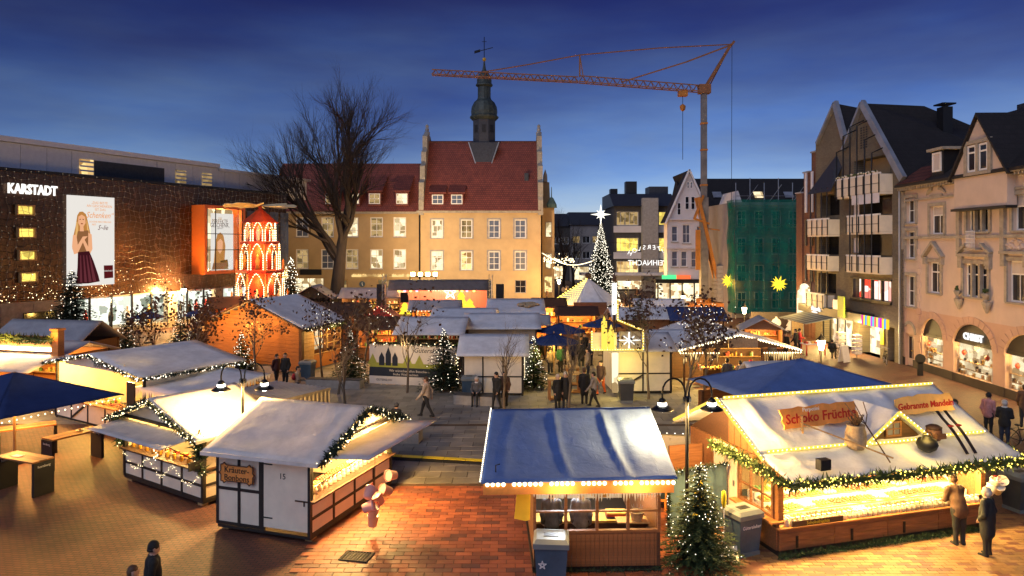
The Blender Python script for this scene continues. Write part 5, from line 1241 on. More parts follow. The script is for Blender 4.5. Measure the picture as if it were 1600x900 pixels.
# ---- herb sweets kiosk (number 15)
s4 = thing('sweets_kiosk', 'white half-timbered kiosk numbered 15 with orange herb sweets sign', 'market stall', (-5.36, 18.72, 0), R(72))
W, D = 4.5, 3.0
timber_kiosk(s4, W, D, 4, 2.3, 3.15, 21, 'tarp_warm', left=([0, .72, 1.42, 1.5], [.24, 1.2, 2.26], ()), right=None)
# door fills the right half of the near side
dr = MB().box(-.045, -.005, .06, 1.44, .3, 2.2).build('door', 'white_panel', s4)
MB().box(-.075, -.05, .14, .17, 1.0, 1.14).build('handle', 'black_metal', dr)
for z in (.55, 2.0): MB().box(-.06, -.046, 1.16, 1.44, z, z + .03).build('hinge', 'black_metal', dr)
text('number', '15', .22, 'ink', dr, (-.05, .84, 1.72), (R(90), 0, R(-90)), .004)
MB().box(-.06, .05, -.03, .05, .14, 2.3).build('corner_post', 'timber_black', s4); MB().box(-.03, .04, 1.44, 1.52, .14, 2.3).build('door_post', 'timber_black', s4)
sg = [(0, .05), (.06, .05), (.1, 0), (.18, .06), (.5, .06), (.82, .06), (.9, 0), (.94, .05), (1, .05), (1.0, .2), (1.05, .25), (1.0, .3), (1.0, .45), (.94, .45), (.9, .5), (.82, .44), (.18, .44), (.1, .5), (.06, .45), (0, .45), (0, .3), (-.05, .25), (0, .2)]
sgo = MB().ext([(-.075, 2.80 - a * 1.05, 1.38 + b * 1.15) for a, b in sg], (-.03, 0, 0)).build('sign', 'sign_orange', s4)
sgb = MB()
for i in range(len(sg)):
    a, b = sg[i], sg[(i + 1) % len(sg)]; sgb.bar((-.11, 2.80 - a[0] * 1.05, 1.38 + a[1] * 1.15), (-.11, 2.80 - b[0] * 1.05, 1.38 + b[1] * 1.15), .022)
sgb.build('sign_border', 'wood_dark', sgo)
text('lettering', 'Kräuter-', .235, 'ink', sgo, (-.112, 2.275, 1.76), (R(90), 0, R(-90)), .004); text('lettering', 'Bonbons', .235, 'ink', sgo, (-.112, 2.275, 1.545), (R(90), 0, R(-90)), .004)
fl = awning_flap(s4, .12, W - .12, -.14, 2.28, 1.55, -.10)
garland(s4, [(-.26, -.5, 2.22), (W / 2, -.5, 3.1), (W + .28, -.5, 2.22)], .13, 7, 200, .17, .020, 16, 'needle_dark', 'bulb')
gl = MB().box(.1, W - .1, -.1, -.085, 1.14, 1.5).build('glass_screen', 'glass', s4)
goods(s4, 'bag', [(.3 + .24 * i, .2, 1.15) for i in range(17)], 'paper bag of herb sweets behind the screen of kiosk 15', 'bags of sweets in kiosk 15')
goods(s4, 'tray', [(.35 + .55 * i, .55 + .0 * i, 1.2) for i in range(8)], 'tray of pale sweets behind the screen of kiosk 15', 'trays of sweets in kiosk 15')
goods(s4, 'jar', [(.3 + .2 * i, 2.75, 1.34 + .45 * (i % 2)) for i in range(20)], 'sweet jar on the lit back shelf of kiosk 15', 'sweet jars in kiosk 15', 1.4)
lm = MB()
for x in (1.1, 2.25, 3.4): lm.ball((x, .25, 2.15), .07, 8, 5)
lm.build('lamp_globes', 'lamp_white', s4)
for x in (1.1, 2.25, 3.4): light(s4, (x, -.12, 2.05), 300, (1, .66, .3), .1)
# buckets hanging at the far front corner
bk = shared('bucket', lambda: (lambda m: (m.lathe([(.085, -.22), (.115, 0), (.122, .0), (.122, -.02), (.108, -.02)], 12, m=0), m.tube([(-.115, 0, -.01), (-.07, 0, .09), (.07, 0, .09), (.115, 0, -.01)], .006, 4, 1), m.mesh('bucket', ['pink_bucket', 'red'], True))[-1])(MB()))
bk2 = shared('bucket2', lambda: (lambda m: (m.lathe([(.085, -.22), (.115, 0), (.122, .0), (.122, -.02), (.108, -.02)], 12, m=0), m.tube([(-.115, 0, -.01), (-.07, 0, .09), (.07, 0, .09), (.115, 0, -.01)], .006, 4, 1), m.mesh('bucket', ['white_bucket', 'red'], True))[-1])(MB()))
Mx = s4.matrix_basis
lab = ('lowest white bucket of the bunch hanging at kiosk 15', 'white bucket second from below in the bunch at kiosk 15', 'pink bucket tilted left in the hanging bunch at kiosk 15', 'pink bucket in the middle of the hanging bunch at kiosk 15', 'pink bucket at the right of the hanging bunch at kiosk 15', 'topmost pink bucket of the bunch under the flap of kiosk 15', 'pale pink bucket upper left in the bunch at kiosk 15')
for i, (dx, dz, tl, k) in enumerate(((.0, .80, .1, 1), (-.1, .98, .2, 1), (-.28, 1.22, 1.2, 0), (.12, 1.2, -.5, 0), (.25, 1.42, -1.1, 0), (.38, 1.66, -1.3, 0), (-.1, 1.58, .9, 0))):
    p = Mx @ Vector((.95 + dx * 1.2, -1.35 - .1 * (i % 3), dz - .22 + .1 * (i % 2))); o = place('bucket', bk2 if k else bk, None, p, rot=(tl * .4, tl, .3 * i)); o.scale = (1.35,) * 3; tag(o, lab[i], 'bucket', 'buckets hanging at kiosk 15')
ho = MB().tube([(.95, -1.4, 2.36), (.95, -1.4, .6)], .008, 4).build('hanging_cord', 'black', s4)

# ---- blue tarpaulin kiosk in the front middle
s5 = thing('snack_kiosk', 'brown boarded kiosk under a wrinkled blue tarpaulin roof with round bulbs', 'market stall', (.55, 17.15, 0), R(2))
W, D, ze, zr = 3.05, 4.6, 2.45, 3.35
MB().box(-.05, W + .05, .0, D, 0, .12).build('base', 'timber_black', s5)
n = 27; pw = shared('plk5', lambda: MB().box(.004, W / 27 - .004, -.03, 0, .12, .93).mesh('plank', 'wood_brown'))
for i in range(n): place('plank', pw, s5, (i * W / n, 0, 0))
MB().box(-.02, W + .02, -.06, .06, .94, 1.0).build('window_sill', 'wood_brown', s5); MB().box(-.02, W + .02, -.05, .05, 1.9, 2.4).build('lintel', 'wood_brown', s5)
for i in range(5): MB().box(i * W / 4 - .035, i * W / 4 + .035, -.05, .05, 1.0, 1.9).build('window_post', 'wood_brown', s5)
for i in range(4):
    MB().box(i * W / 4 + .035, (i + 1) * W / 4 - .035, -.04, .03, 1.44, 1.48).build('glazing_bar', 'wood_brown', s5)
    for k, (a, b) in enumerate(((1.0, 1.44), (1.48, 1.9))): MB().box(i * W / 4 + .035, (i + 1) * W / 4 - .035, -.005, .005, a, b).build('window_pane', 'glass', s5)
for x in (-.02, W - .06): MB().box(x, x + .08, -.06, .04, .12, .94).build('corner_post', 'wood_dark', s5)
for x, s_ in ((0, 1), (W - .04, -1)): MB().box(x, x + .04, .1, D, .12, 2.4).build('side_wall', 'wood_brown', s5)
MB().box(0, W, D - .05, D, .12, 2.45).build('back_wall', 'white_panel', s5)
MB().box(.1, W - .1, .9, 1.5, .80, .86).build('work_top', 'goods_gold', s5); MB().box(.1, W - .1, 1.0, 1.45, .12, .80).build('work_top_front', 'wood_dark', s5)
ic = MB(); icicles(ic, (-.05, -.08, 1.94), (W + .05, -.08, 1.94), 46, .06, .26, 4); tag(ic.build('icicle_fringe', 'white_paint', s5), kind='stuff')
fr = MB().box(-1.25, W + .2, -.66, -.60, 2.12, 2.42).build('fascia', 'sign_orange', s5)
bp = [(-1.15 + i * .125, -.70, 2.37) for i in range(36) if i not in (4, 11, 17, 23, 28)]
for p in bp: MB().ball(p, .048, 8, 5).build('bulb', 'bulb', fr)
a = MB(); fo = [(.46, .36, .018, .05), (.76, .66, .016, .07), (.80, .72, .03, -.05), (.1, .14, .03, .02), (.9, .93, .02, .02)]
tarp(a, (-1.3, -.72, 2.42), (W + .3, -.62, 2.44), (W + .42, 2.75, zr), (-1.02, 2.6, zr), 60, 22, .02, .03, 3, .025, folds=fo); a.build('roof_tarpaulin', 'tarp_blue', s5, smooth=True)
a = MB(); tarp(a, (W + .42, 5.0, 2.5), (-1.02, 5.0, 2.5), (-1.02, 2.605, zr), (W + .42, 2.755, zr), 20, 10, .02, .03, 5, .025); a.build('roof_tarpaulin', 'tarp_blue', s5, smooth=True)
tp = MB()
for i in range(2): tp.box(0, 1, 0, 1, 0, 1) if False else None
bulbs(s5, [(-1.32 + .27 * u, -.72 + 3.3 * u, 2.46 + .92 * u) for u in [i / 40 for i in range(41)]], .022, 'bulb_white', 'edge_lights')
hk = MB().tube([(-.95, -.45, 2.58), (-.95, -.47, 2.75), (-.85, -.47, 2.78)], .015, 5).build('hook', 'black_metal', s5)
MB().add([(-.42, -.1, 2.1), (-.10, -.1, 2.12), (-.12, -.14, 1.32), (-.22, -.16, 1.30), (-.5, -.16, 1.36), (-.42, -.06, 2.1), (-.10, -.06, 2.12), (-.12, -.10, 1.32), (-.22, -.12, 1.30), (-.5, -.12, 1.36)], [(0, 1, 2, 3, 4), (9, 8, 7, 6, 5), (0, 5, 6, 1), (1, 6, 7, 2), (2, 7, 8, 3), (3, 8, 9, 4), (4, 9, 5, 0)]).build('side_flap', 'yellow_cloth', s5)
garland(s5, [(-.05, -.12, .06), (W + .05, -.12, .06)], .06, 9, 160, .1, .01, 0, 'needle_dark')
light(s5, (.8, 1.2, 2.2), 150, (.9, .95, 1), .15); light(s5, (2.2, 1.2, 2.2), 120, (1, .78, .42), .15); light(s5, (.6, -1.0, 2.2), 26, (1, .7, .36), .3); light(s5, (2.4, -1.0, 2.2), 26, (1, .7, .36), .3)
Mx = s5.matrix_basis
bsk = thing('basket', 'wicker basket of cutlery at the window of the snack kiosk', 'basket', Mx @ Vector((2.62, .5, 1.03)))
MB().lathe([(.13, 0), (.18, .2), (.19, .22), (.17, .22), (.12, .03)], 12).build('body', 'jute', bsk)
for i in range(9): a_ = i * .7; MB().tube([(.08 * math.cos(a_), .08 * math.sin(a_), .1), (.14 * math.cos(a_), .14 * math.sin(a_), .36)], .008, 4).build('fork', 'steel', bsk)
MB().box(2.1, 2.9, .35, .75, .99, 1.028).build('basket_shelf', 'wood_light', s5)
tb = thing('tray_stack', 'coloured plastic trays beside the basket in the snack kiosk', 'tray', Mx @ Vector((2.2, 1.15, .87)))
for i, c in enumerate(('navy_board', 'red', 'goods_gold')): MB().box(-.25, .25, -.16, .16, .05 * i, .045 + .05 * i).build('tray', c, tb)
hm = MB().lathe([(.05, 0), (.26, .05), (.3, .14), (.2, .22), (.06, .26)], 12, (1.75, .9, 1.5)).build('hanging_sign', 'goods_gold', s5)

# ---- big chocolate fruit kiosk
s6 = thing('chocolate_fruit_kiosk', 'long wooden kiosk for chocolate fruit with bright glass counter and signs on its roof', 'market stall', (6.78, 17.96, 0), R(16))
W, D = 6.8, 4.2
MB().box(0, W, 0, D, 0, .16).build('base', 'timber_black', s6)
for i in range(4):
    x0 = i * W / 4
    for k in range(2):
        MB().box(x0 + .01, x0 + W / 4 - .01, -.05, 0, .16 + .22 * k, .37 + .22 * k).build('board', 'wood_brown', s6)
    MB().box(x0 + .01, x0 + W / 4 - .01, -.06, .02, .605, .70).build('top_board', 'wood_brown', s6)
    MB().box(x0 + .5, x0 + .56, -.08, -.05, .2, .5).build('latch', 'black_metal', s6)
MB().box(0, W, 0, .1, .16, .705).build('counter_core', 'wood_dark', s6)
MB().box(-.06, W + .06, -.12, .2, .705, .74).build('counter', 'wood_orange', s6)
for k in range(4): MB().box(.12, W - .12, .12 + .34 * k, .45 + .34 * k, .2, .78 + .15 * k).build('display_step', 'white_paint', s6)
gc = MB().box(.1, W - 1.2, -.08, -.07, .74, 1.12).build('glass_screen', 'glass', s6)
MB().box(.1, W - 1.2, -.09, -.06, 1.122, 1.14).build('screen_rail', 'hook_yellow', s6)
for x in (0, W - .16): MB().box(x, x + .16, -.02, .14, .925, 2.3).build('corner_post', 'wood_orange', s6)
MB().box(-.0, W, D - .06, D, .16, 2.3).build('back_wall', 'wood_light', s6)
for k in range(3): MB().box(.2, W - .2, D - .5, D - .08, 1.1 + .42 * k, 1.13 + .42 * k).build('shelf', 'wood_light', s6)
# near side: lattice window and door
MB().box(-.04, .04, .14, 1.7, .92, 1.0).box(-.04, .04, .14, .22, 1.0, 2.3).box(-.04, .04, 1.62, 1.7, 1.0, 2.3).build('window_frame', 'wood_brown', s6)
for y in (.62, 1.12): MB().box(-.03, .03, y, y + .04, 1.0, 2.3).build('glazing_bar', 'wood_brown', s6)
for z in (1.4, 1.85): MB().box(-.03, .03, .22, 1.62, z, z + .04).build('glazing_bar', 'wood_brown', s6)
MB().box(-.005, .005, .2, 1.64, 1.0, 2.3).build('window_pane', 'glass', s6)
MB().box(-.05, .05, 0, 1.72, .16, .9).build('side_boarding', 'wood_brown', s6)
MB().box(-.25, .12, -.1, 1.8, .87, .918).build('side_shelf', 'wood_orange', s6)
d6 = MB().box(-.04, .02, 1.74, 2.9, .2, 2.25).build('door', 'white_panel', s6); MB().box(-.07, -.04, 1.85, 1.89, 1.2, 1.35).build('handle', 'steel', d6)
MB().box(-.05, .04, 2.92, D, .16, 2.3).build('side_boarding', 'wood_brown', s6)
MB().box(W - .05, W + .0, .14, D, .16, 2.3).build('side_wall', 'wood_brown', s6)
gmb = MB().ext([(-.02, .0, 2.32), (-.02, D, 2.32), (-.02, D / 2, 3.5)], (.05, 0, 0)).build('gable_board', 'wood_dark', s6)
for k in range(6): MB().box(-.05, -.02, .35 + .3 * k, .62 + .3 * k, 2.36, 2.40 + .46 * (.35 + .3 * k if k < 6 else .3)).build('gable_plank', 'wood_brown', s6)
# roof: steep upper part, flatter lower part, with folds
fo = [(.12, .1, .02, .05), (.3, .35, .03, .05), (.52, .5, .02, .05), (.68, .72, .03, .06), (.9, .88, .02, .04)]
a = MB(); tarp(a, (-.42, .2, 2.62), (W + .4, .2, 2.62), (W + .4, 2.1, 3.62), (-.42, 2.1, 3.62), 60, 20, .03, .03, 31, .03, folds=[(a_, b_, c_, d_ * 1.8) for a_, b_, c_, d_ in fo]); a.build('roof_upper', 'tarp_white', s6, smooth=True)
a = MB(); tarp(a, (-.35, -.95, 2.22), (W + .35, -.95, 2.22), (W + .4, .21, 2.60), (-.40, .21, 2.60), 50, 14, .025, .05, 37, .03, folds=fo); a.build('roof_canopy', 'tarp_white', s6, smooth=True)
a = MB(); tarp(a, (W + .4, D + .5, 2.3), (-.42, D + .5, 2.3), (-.42, 2.104, 3.62), (W + .4, 2.104, 3.62), 20, 10, .03, .05, 33, .03); a.build('roof_back', 'tarp_white', s6, smooth=True)
def light_tube(p, q, m='tube_yellow', r=.045, par=s6):
    o = MB().tube([p, q], r, 8).build('light_tube', m, par); L_ = (Vector(q) - Vector(p)).length
    bulbs(o, along([Vector(p) + Vector((0, -r, r * .4)), Vector(q) + Vector((0, -r, r * .4))], .13), .022, 'bulb'); return o
for i in range(6): light_tube((-.3 + 1.23 * i, 1.98, 3.66), (.86 + 1.23 * i, 1.98, 3.66))
light_tube((-.46, 2.1, 3.62), (-.46, -.0, 2.52)); light_tube((-.46, 2.1, 3.62), (-.46, D + .3, 2.45))
# small roof gable with window
gx, gy = 3.85, .25
g6 = MB().ext([(gx - .95, gy, 2.66), (gx + .95, gy, 2.66), (gx, gy, 3.38)], (0, .06, 0)).build('roof_gable', 'wood_dark', s6)
for s_ in (-1, 1):
    MB().add([(gx, gy - .2, 3.44), (gx + s_ * 1.15, gy - .2, 2.60), (gx + s_ * 1.15, gy + .5, 2.62), (gx, gy + 1.55, 3.44), (gx, gy - .2, 3.40), (gx + s_ * 1.15, gy - .2, 2.56), (gx + s_ * 1.15, gy + .5, 2.58), (gx, gy + 1.55, 3.40)], [(0, 1, 2, 3), (7, 6, 5, 4), (0, 4, 5, 1), (1, 5, 6, 2)]).build('gable_slope', 'tarp_white', s6)
    light_tube((gx, gy - .24, 3.42), (gx + s_ * 1.12, gy - .24, 2.61))
wg = window(g6, gx - .26, 2.72, .52, .42, gy - .05, 'pane_dim', 2, 2, 'wood_brown', .05)
light_tube((-.2, .13, 2.66), (2.9, .13, 2.66)); light_tube((5.0, .13, 2.66), (6.9, .13, 2.66)); light_tube((2.95, .05, 2.64), (4.9, .05, 2.64))
# garlands
gpth = [(-.5, D * .55, 2.32), (-.5, -.1, 2.28), (-.42, -.98, 2.16), (W * .5, -1.02, 2.13), (W + .38, -.98, 2.16), (W + .42, .6, 2.26)]
garland(s6, gpth, .16, 41, 240, .17, .022, 30, 'garland', 'bulb_yellow')
garland(s6, [(-.1, -.18, .06), (W + .1, -.18, .06)], .10, 42, 260, .13, .01, 0, 'needle')
# signs on the roof
def roof_sign(x0, x1, z0, h, y, tilt, s, size, seed, rz, extra=None, m_='sign_orange'):
    rr = random.Random(seed); n = 12; pts = []
    for i in range(n + 1): pts.append((x0 + (x1 - x0) * i / n, z0 + rr.uniform(-.025, .025)))
    for k in range(1, 5): pts.append((x1 + rr.uniform(-.06, .05), z0 + h * k / 5))
    for i in range(n, -1, -1): pts.append((x0 + (x1 - x0) * i / n, z0 + h + rr.uniform(-.03, .03) + .05 * math.sin(3.14 * i / n)))
    for k in range(4, 0, -1): pts.append((x0 + rr.uniform(-.06, .06), z0 + h * k / 5))
    cx = (x0 + x1) / 2; Mr = Matrix.Translation((cx, y, z0)) @ Matrix.Rotation(rz, 4, 'Y') @ Matrix.Rotation(tilt, 4, 'X')
    m = MB().ext([Mr @ Vector((a - cx, 0, b - z0)) for a, b in pts], Mr.to_3x3() @ Vector((0, .05, 0))); o = m.build('roof_sign', m_, s6)
    e = Mr.to_euler(); 
    text('lettering', s, size, 'sign_red', o, Mr @ Vector((0, -.006, h * .45)), (e.x + R(90), e.y, e.z), .004, .25, bold=.006)
    if extra: text('lettering', extra, size * .42, 'white_paint', o, Mr @ Vector((-.25, -.006, h * .88)), (e.x + R(90), e.y, e.z), .004, .25)
    for xx in (x0 + .4, x1 - .4): MB().tube([(xx, y + .1, z0 + .1), (xx, y + .5, z0 - .02)], .02, 5).build('sign_strut', 'black_metal', o)
    return o
roof_sign(.75, 3.2, 3.06, .5, .72, R(-24), 'Schoko Früchte', .36, 3, R(-2), 'Perpetini')
roof_sign(4.7, 6.7, 3.12, .46, .85, R(-24), 'Gebrannte Mandeln', .25, 4, R(-1), None, 'sign_pale')
# things lying on the roof
Mx = s6.matrix_basis
def onroof(nm, label, cat, p): return thing(nm, label, cat, Mx @ Vector(p), R(16))
for i, dx in enumerate((0, .28)):
    sk = onroof('ski', ('old wooden ski leaning on the kiosk roof beside the rucksack', 'old wooden ski standing furthest from the rucksack on the kiosk roof')[i], 'ski', (5.45 + dx, -.75, 2.33))
    MB().grid(1, 14, lambda u, v: ((u - .5) * .1 + .12 * v, .1 + 1.0 * v + (.08 * max(0, v - .88) * 8), .03 + .80 * v + .09 * math.sin(v * 3.1) + (.1 * max(0, v - .88) * 8)), 0, thick=(0, -.012, .012)).build('blade', 'skis', sk)
    MB().box(.0, .1, .62, .72, .62, .66).build('binding', 'red', sk)
sd = onroof('rake', 'wooden hay rake lying across the kiosk roof', 'rake', (1.2, -.3, 2.55))
MB().tube([(0, .85, .62), (1.6, -.55, -.02)], .022, 6).build('handle', 'wood_light', sd); MB().bar((-.25, .55, .48), (.2, 1.15, .75), .05, .05).build('head', 'wood_light', sd)
for i in range(7): MB().bar((-.22 + .064 * i, .6 + .085 * i, .5 + .038 * i), (-.28 + .064 * i, .62 + .085 * i, .56 + .038 * i), .015).build('tooth', 'wood_light', sd)
pf = onroof('pitchfork', 'thin wooden pitchfork leaning upright on the kiosk roof', 'pitchfork', (2.65, -.5, 2.45))
MB().tube([(.05, -.35, -.02), (.12, .55, .72)], .018, 6).build('handle', 'wood_dark', pf)
for dx in (-.3, 0, .3): MB().tube([(.12, .55, .72), (.14 + dx * .7, .75, .92), (.15 + dx, 1.0, 1.2)], .014, 5).build('tine', 'wood_dark', pf)
sk = onroof('sack', 'jute sack filled with twigs standing on the kiosk roof', 'sack', (2.45, .05, 2.55))
MB().lathe([(.2, 0), (.27, .12), (.27, .4), (.22, .58), (.24, .64), (.2, .62)], 12).build('bag', 'jute', sk, smooth=True)
tw = MB(); rr = random.Random(4)
for i in range(26): a_ = rr.uniform(0, 6.3); tw.tube([(0, 0, .5), (.25 * math.cos(a_) * rr.random(), .2 * math.sin(a_), .75 + .2 * rr.random())], .012, 4)
tag(tw.build('twigs', 'wood_dark', sk), kind='stuff')
kt = onroof('kettle', 'round black kettle on the lower slope of the kiosk roof', 'kettle', (4.35, -.4, 2.44))
MB().lathe([(.1, 0), (.22, .08), (.27, .2), (.22, .34), (.12, .38), (.12, .42), (1e-5, .44)], 14).build('pot', 'black', kt, smooth=True); MB().tube([(-.22, 0, .3), (-.12, 0, .5), (.12, 0, .5), (.22, 0, .3)], .014, 5).build('handle', 'black_metal', kt)
rk = onroof('rucksack', 'old brown leather rucksack hanging by the skis on the kiosk roof', 'rucksack', (5.0, .0, 2.6))
MB().lathe([(.16, 0), (.22, .1), (.2, .3), (.12, .38)], 10).build('bag', 'wood_brown', rk, smooth=True); MB().box(-.16, .16, -.26, -.2, .08, .22).build('pocket', 'wood_brown', rk); MB().lathe([(.2, .3), (.21, .36), (.1, .42)], 10).build('flap', 'wood_dark', rk, smooth=True)
fd = MB().box(.55, .85, -.92, -.72, 2.42, 2.68).build('flood_lamp', 'black', s6)
# counter goods
rr = random.Random(9)
goods(s6, 'tray', [(.4 + .48 * (i % 13), .28 + .34 * (i // 13), .785 + .15 * (i // 13)) for i in range(52)], 'tray of chocolate fruit on the bright kiosk counter', 'trays on the chocolate fruit counter')
goods(s6, 'bag', [(.3 + .16 * i, .02, .745) for i in range(40)], 'small white bag at the glass of the bright kiosk counter', 'bags on the chocolate fruit counter')
goods(s6, 'heart', [(.35 + .3 * i, .35, 1.95 + .06 * (i % 3)) for i in range(14)], 'gingerbread heart hanging above the chocolate fruit counter', 'gingerbread hearts above the counter')
goods(s6, 'jar', [(.5 + .23 * i, 3.85, 1.13 + .42 * (i % 3)) for i in range(28)], 'jar on the back shelf of the chocolate fruit kiosk', 'jars on the kiosk back shelf', 1.6)
MB().box(.35, 1.9, -.13, -.1, .76, .9).build('counter_sign', 'wood_dark', s6); text('lettering', 'Schokofrüchte', .12, 'yellow', s6, (1.12, -.135, .83), ext=.002)
for i in range(4): p = Mx @ Vector((W - .25 + .06 * i, -.45 - .05 * i, 1.35 + .17 * (i % 2))); o = place('bucket', bk2, None, p, rot=(.3 * i, .5 - .3 * i, 0)); o.scale = (1.2,) * 3; tag(o, 'white bucket hanging at the far end of the chocolate fruit kiosk', 'bucket', 'buckets at the chocolate fruit kiosk')
for i in range(5): light(s6, (.7 + 1.33 * i, .15, 2.0), 220, (1, .74, .32), .12)
tb6 = MB()
for i in range(5): tb6.box(.3 + 1.3 * i, 1.2 + 1.3 * i, .3, .36, 2.2, 2.24)
tb6.build('ceiling_tubes', 'lamp_white', s6)
light(s6, (3.9, 1.2, 2.75), 30, (1, .72, .2), .2); light(s6, (4.1, -.6, 3.0), 26, (1, .72, .2), .25); light(s6, (.2, .2, 3.2), 12, (1, .72, .2), .2); light(s6, (6.6, .2, 3.2), 12, (1, .72, .2), .2)
st6 = thing('wooden_steps', 'dark brown wooden steps at the near end of the chocolate fruit kiosk', 'steps', Mx @ Vector((-.1, 2.0, 0)), R(16))
for i in range(3): MB().box(-1.1, -.05 - .0 * i, .3 + .34 * i, .62 + .34 * i, 0, .35 + .32 * i).build('step', 'wood_dark', st6)
MB().box(-1.15, -.05, 1.34, 1.4, 0, 2.0).build('side_board', 'wood_brown', st6)
# blue roofed stall behind it
sb = thing('blue_tarp_stall', 'stall with pale blue pyramid tarpaulin roof behind the chocolate fruit kiosk', 'market stall', (8.0, 23.2, 0), R(14))
for x in (.1, 5.7):
    for y in (.1, 3.6): MB().box(x - .05, x + .05, y - .05, y + .05, 0, 2.4).build('post', 'wood_dark', sb)
ap = (3.1, 1.85, 3.8)
for k, (p, q) in enumerate((((-.3, -.3, 2.9), (6.1, -.3, 2.9)), ((6.1, -.3, 2.9), (6.1, 4, 2.8)), ((6.1, 4, 2.8), (-.3, 4, 2.8)), ((-.3, 4, 2.8), (-.3, -.3, 2.9)))):
    a = MB(); tarp(a, p, q, (ap[0] + .01 * k, ap[1], ap[2]), (ap[0] - .01, ap[1], ap[2]), 12, 8, .02, .05, 50 + k, .02); a.build('roof_slope', 'tarp_blue', sb, smooth=True)
for a_, b_ in (((0, 0), (5.8, 0)), ((0, 3.7), (5.8, 3.7))): MB().box(a_[0], b_[0], a_[1], a_[1] + .05, .1, 2.4).build('side_wall', 'wood_brown', sb)

# ================================================================== OTHER STALLS
def stall(name, label, loc, rz, W, D, ze, zr, axis='x', roofmat='tarp_white', wall='wood_brown', openf=True, lit=0, col=(1, .68, .32), over=.3, seed=0, counter=True, back=True, edge=None, panel_fields=0, goodsm=True, cat='market stall', group=None, oy0=None, side_open=False):
    t = thing(name, label, cat, loc, rz, group)
    for x in (.05, W - .05):
        for y in (.05, D - .05): MB().box(x - .05, x + .05, y - .05, y + .05, 0, ze).build('post', 'wood_dark' if wall != 'white_panel' else 'timber_black', t)
    if back: MB().box(.1, W - .1, D - .08, D - .03, .05, ze).build('back_wall', wall, t)
    if not side_open:
        for x in (.03, W - .08): MB().box(x, x + .05, .1, D - .1, .05, ze).build('side_wall', wall, t)
    if openf:
        if counter:
            MB().box(.1, W - .1, .02, .07, .1, .95).build('counter_front', wall, t); MB().box(.05, W - .05, -.15, .5, .96, 1.01).build('counter', 'wood_orange', t)
        for k in range(2): MB().box(.15, W - .15, D - .45, D - .1, 1.1 + .5 * k, 1.13 + .5 * k).build('shelf', 'wood_light', t)
        if goodsm:
            rr = random.Random(seed); gm = MB()
            for i in range(int(W * 14)):
                lv = rr.choice((0, 1, 2)); x = rr.uniform(.2, W - .3); y, z = ((rr.uniform(0, .4), 1.015), (D - .35, 1.135), (D - .35, 1.635))[lv]
                s_ = rr.uniform(.06, .16); gm.box(x, x + s_, y, y + .12, z, z + rr.uniform(.08, .3), rr.randint(0, 3))
            tag(gm.build('goods', ['goods_gold', 'goods_red', 'goods_white', 'goods_green'], t), kind='stuff')
    else:
        n = panel_fields or 1
        if panel_fields: timber_wall(t, (0, 0, 0), 0, [.02 + (W - .04) * i / n for i in range(n + 1)], [.12, ze * .46, ze - .06], bw=.07)
        else: MB().box(.1, W - .1, .02, .07, .05, ze).build('front_wall', wall, t)
    if axis == 'y':
        for y in (.0, D - .05): MB().ext([(0, y, ze), (W, y, ze), (W / 2, y, zr - .04)], (0, .05, 0)).build('gable_board', wall, t)
    gable_roof(t, W, D, ze, zr, axis, over, roofmat, seed, 10, 6, .05, oy0)
    if edge:
        r_, m_, st_ = edge; k = (zr - ze) / (W / 2 if axis == 'y' else D / 2); o0 = over if oy0 is None else oy0
        pts = along([(-over, -o0 - .04, ze - over * k), (W / 2, -o0 - .04, zr), (W + over, -o0 - .04, ze - over * k)], st_) if axis == 'y' else along([(-over, -o0 - .04, ze - o0 * k), (W + over, -o0 - .04, ze - o0 * k)], st_)
        bulbs(t, pts, r_, m_, 'edge_lights')
    if lit:
        n = max(1, int(W / 2.6))
        for i in range(n): light(t, (W * (i + .5) / n, min(.45, D * .4), ze - .15), lit * 1.9, col, .15)
        MB().box(W * .2, W * .8, D * .4, D * .4 + .06, ze - .1, ze - .05).build('lamp_tube', 'lamp_glow', t)
    return t

# long snack stall at the left with timber counter
s2 = stall('bakery_stall', 'wide white roofed stall with timber framed counter behind the navy parasol', (-21.0, 32.4, 0), R(-32), 7.1, 4.4, 2.62, 3.2, 'y', 'tarp_white', 'white_panel', True, 190, (1, .66, .2), .3, 61, counter=False, oy0=.35)
timber_wall(s2, (0, 0, 0), 0, [0, 1.4, 2.8, 4.2, 5.6, 7.05], [.1, .95])
MB().box(-.05, 7.15, -.25, .5, 1.0, 1.05).build('counter', 'wood_orange', s2); MB().box(.1, 7.0, -.1, -.09, 1.05, 1.4).build('glass_screen', 'glass', s2)
for x0 in (1.4, 4.2): MB().bar((x0 + .1, -.035, .2), (x0 + 1.2, -.035, .85), .08, .05, 0, (0, 1, 0)).build('brace', 'timber_black', s2)
garland(s2, [(-.32, -.42, 2.52), (3.55, -.42, 3.18), (7.42, -.42, 2.52)], .07, 62, 120, .12, .028, 12, 'needle_dark', 'bulb_white'); garland(s2, [(7.42, -.42, 2.52), (7.42, 4.6, 2.52)], .07, 63, 120, .12, .028, 12, 'needle_dark', 'bulb_white')
MB().box(1.2, 5.9, -.16, -.1, 2.6, 3.0).build('name_board', 'white_panel', s2); text('lettering', 'honnlberg', .42, 'ink', s2, (3.6, -.17, 2.8), ext=.004, align='LEFT')
MB().box(6.2, 6.75, -.2, -.14, 1.1, 2.3).build('menu_board', 'black', s2)
goods(s2, 'tray', [(.5 + .6 * i, .15, 1.06) for i in range(11)], 'tray of baked goods on the long counter behind the navy parasol', 'trays on the bakery counter')
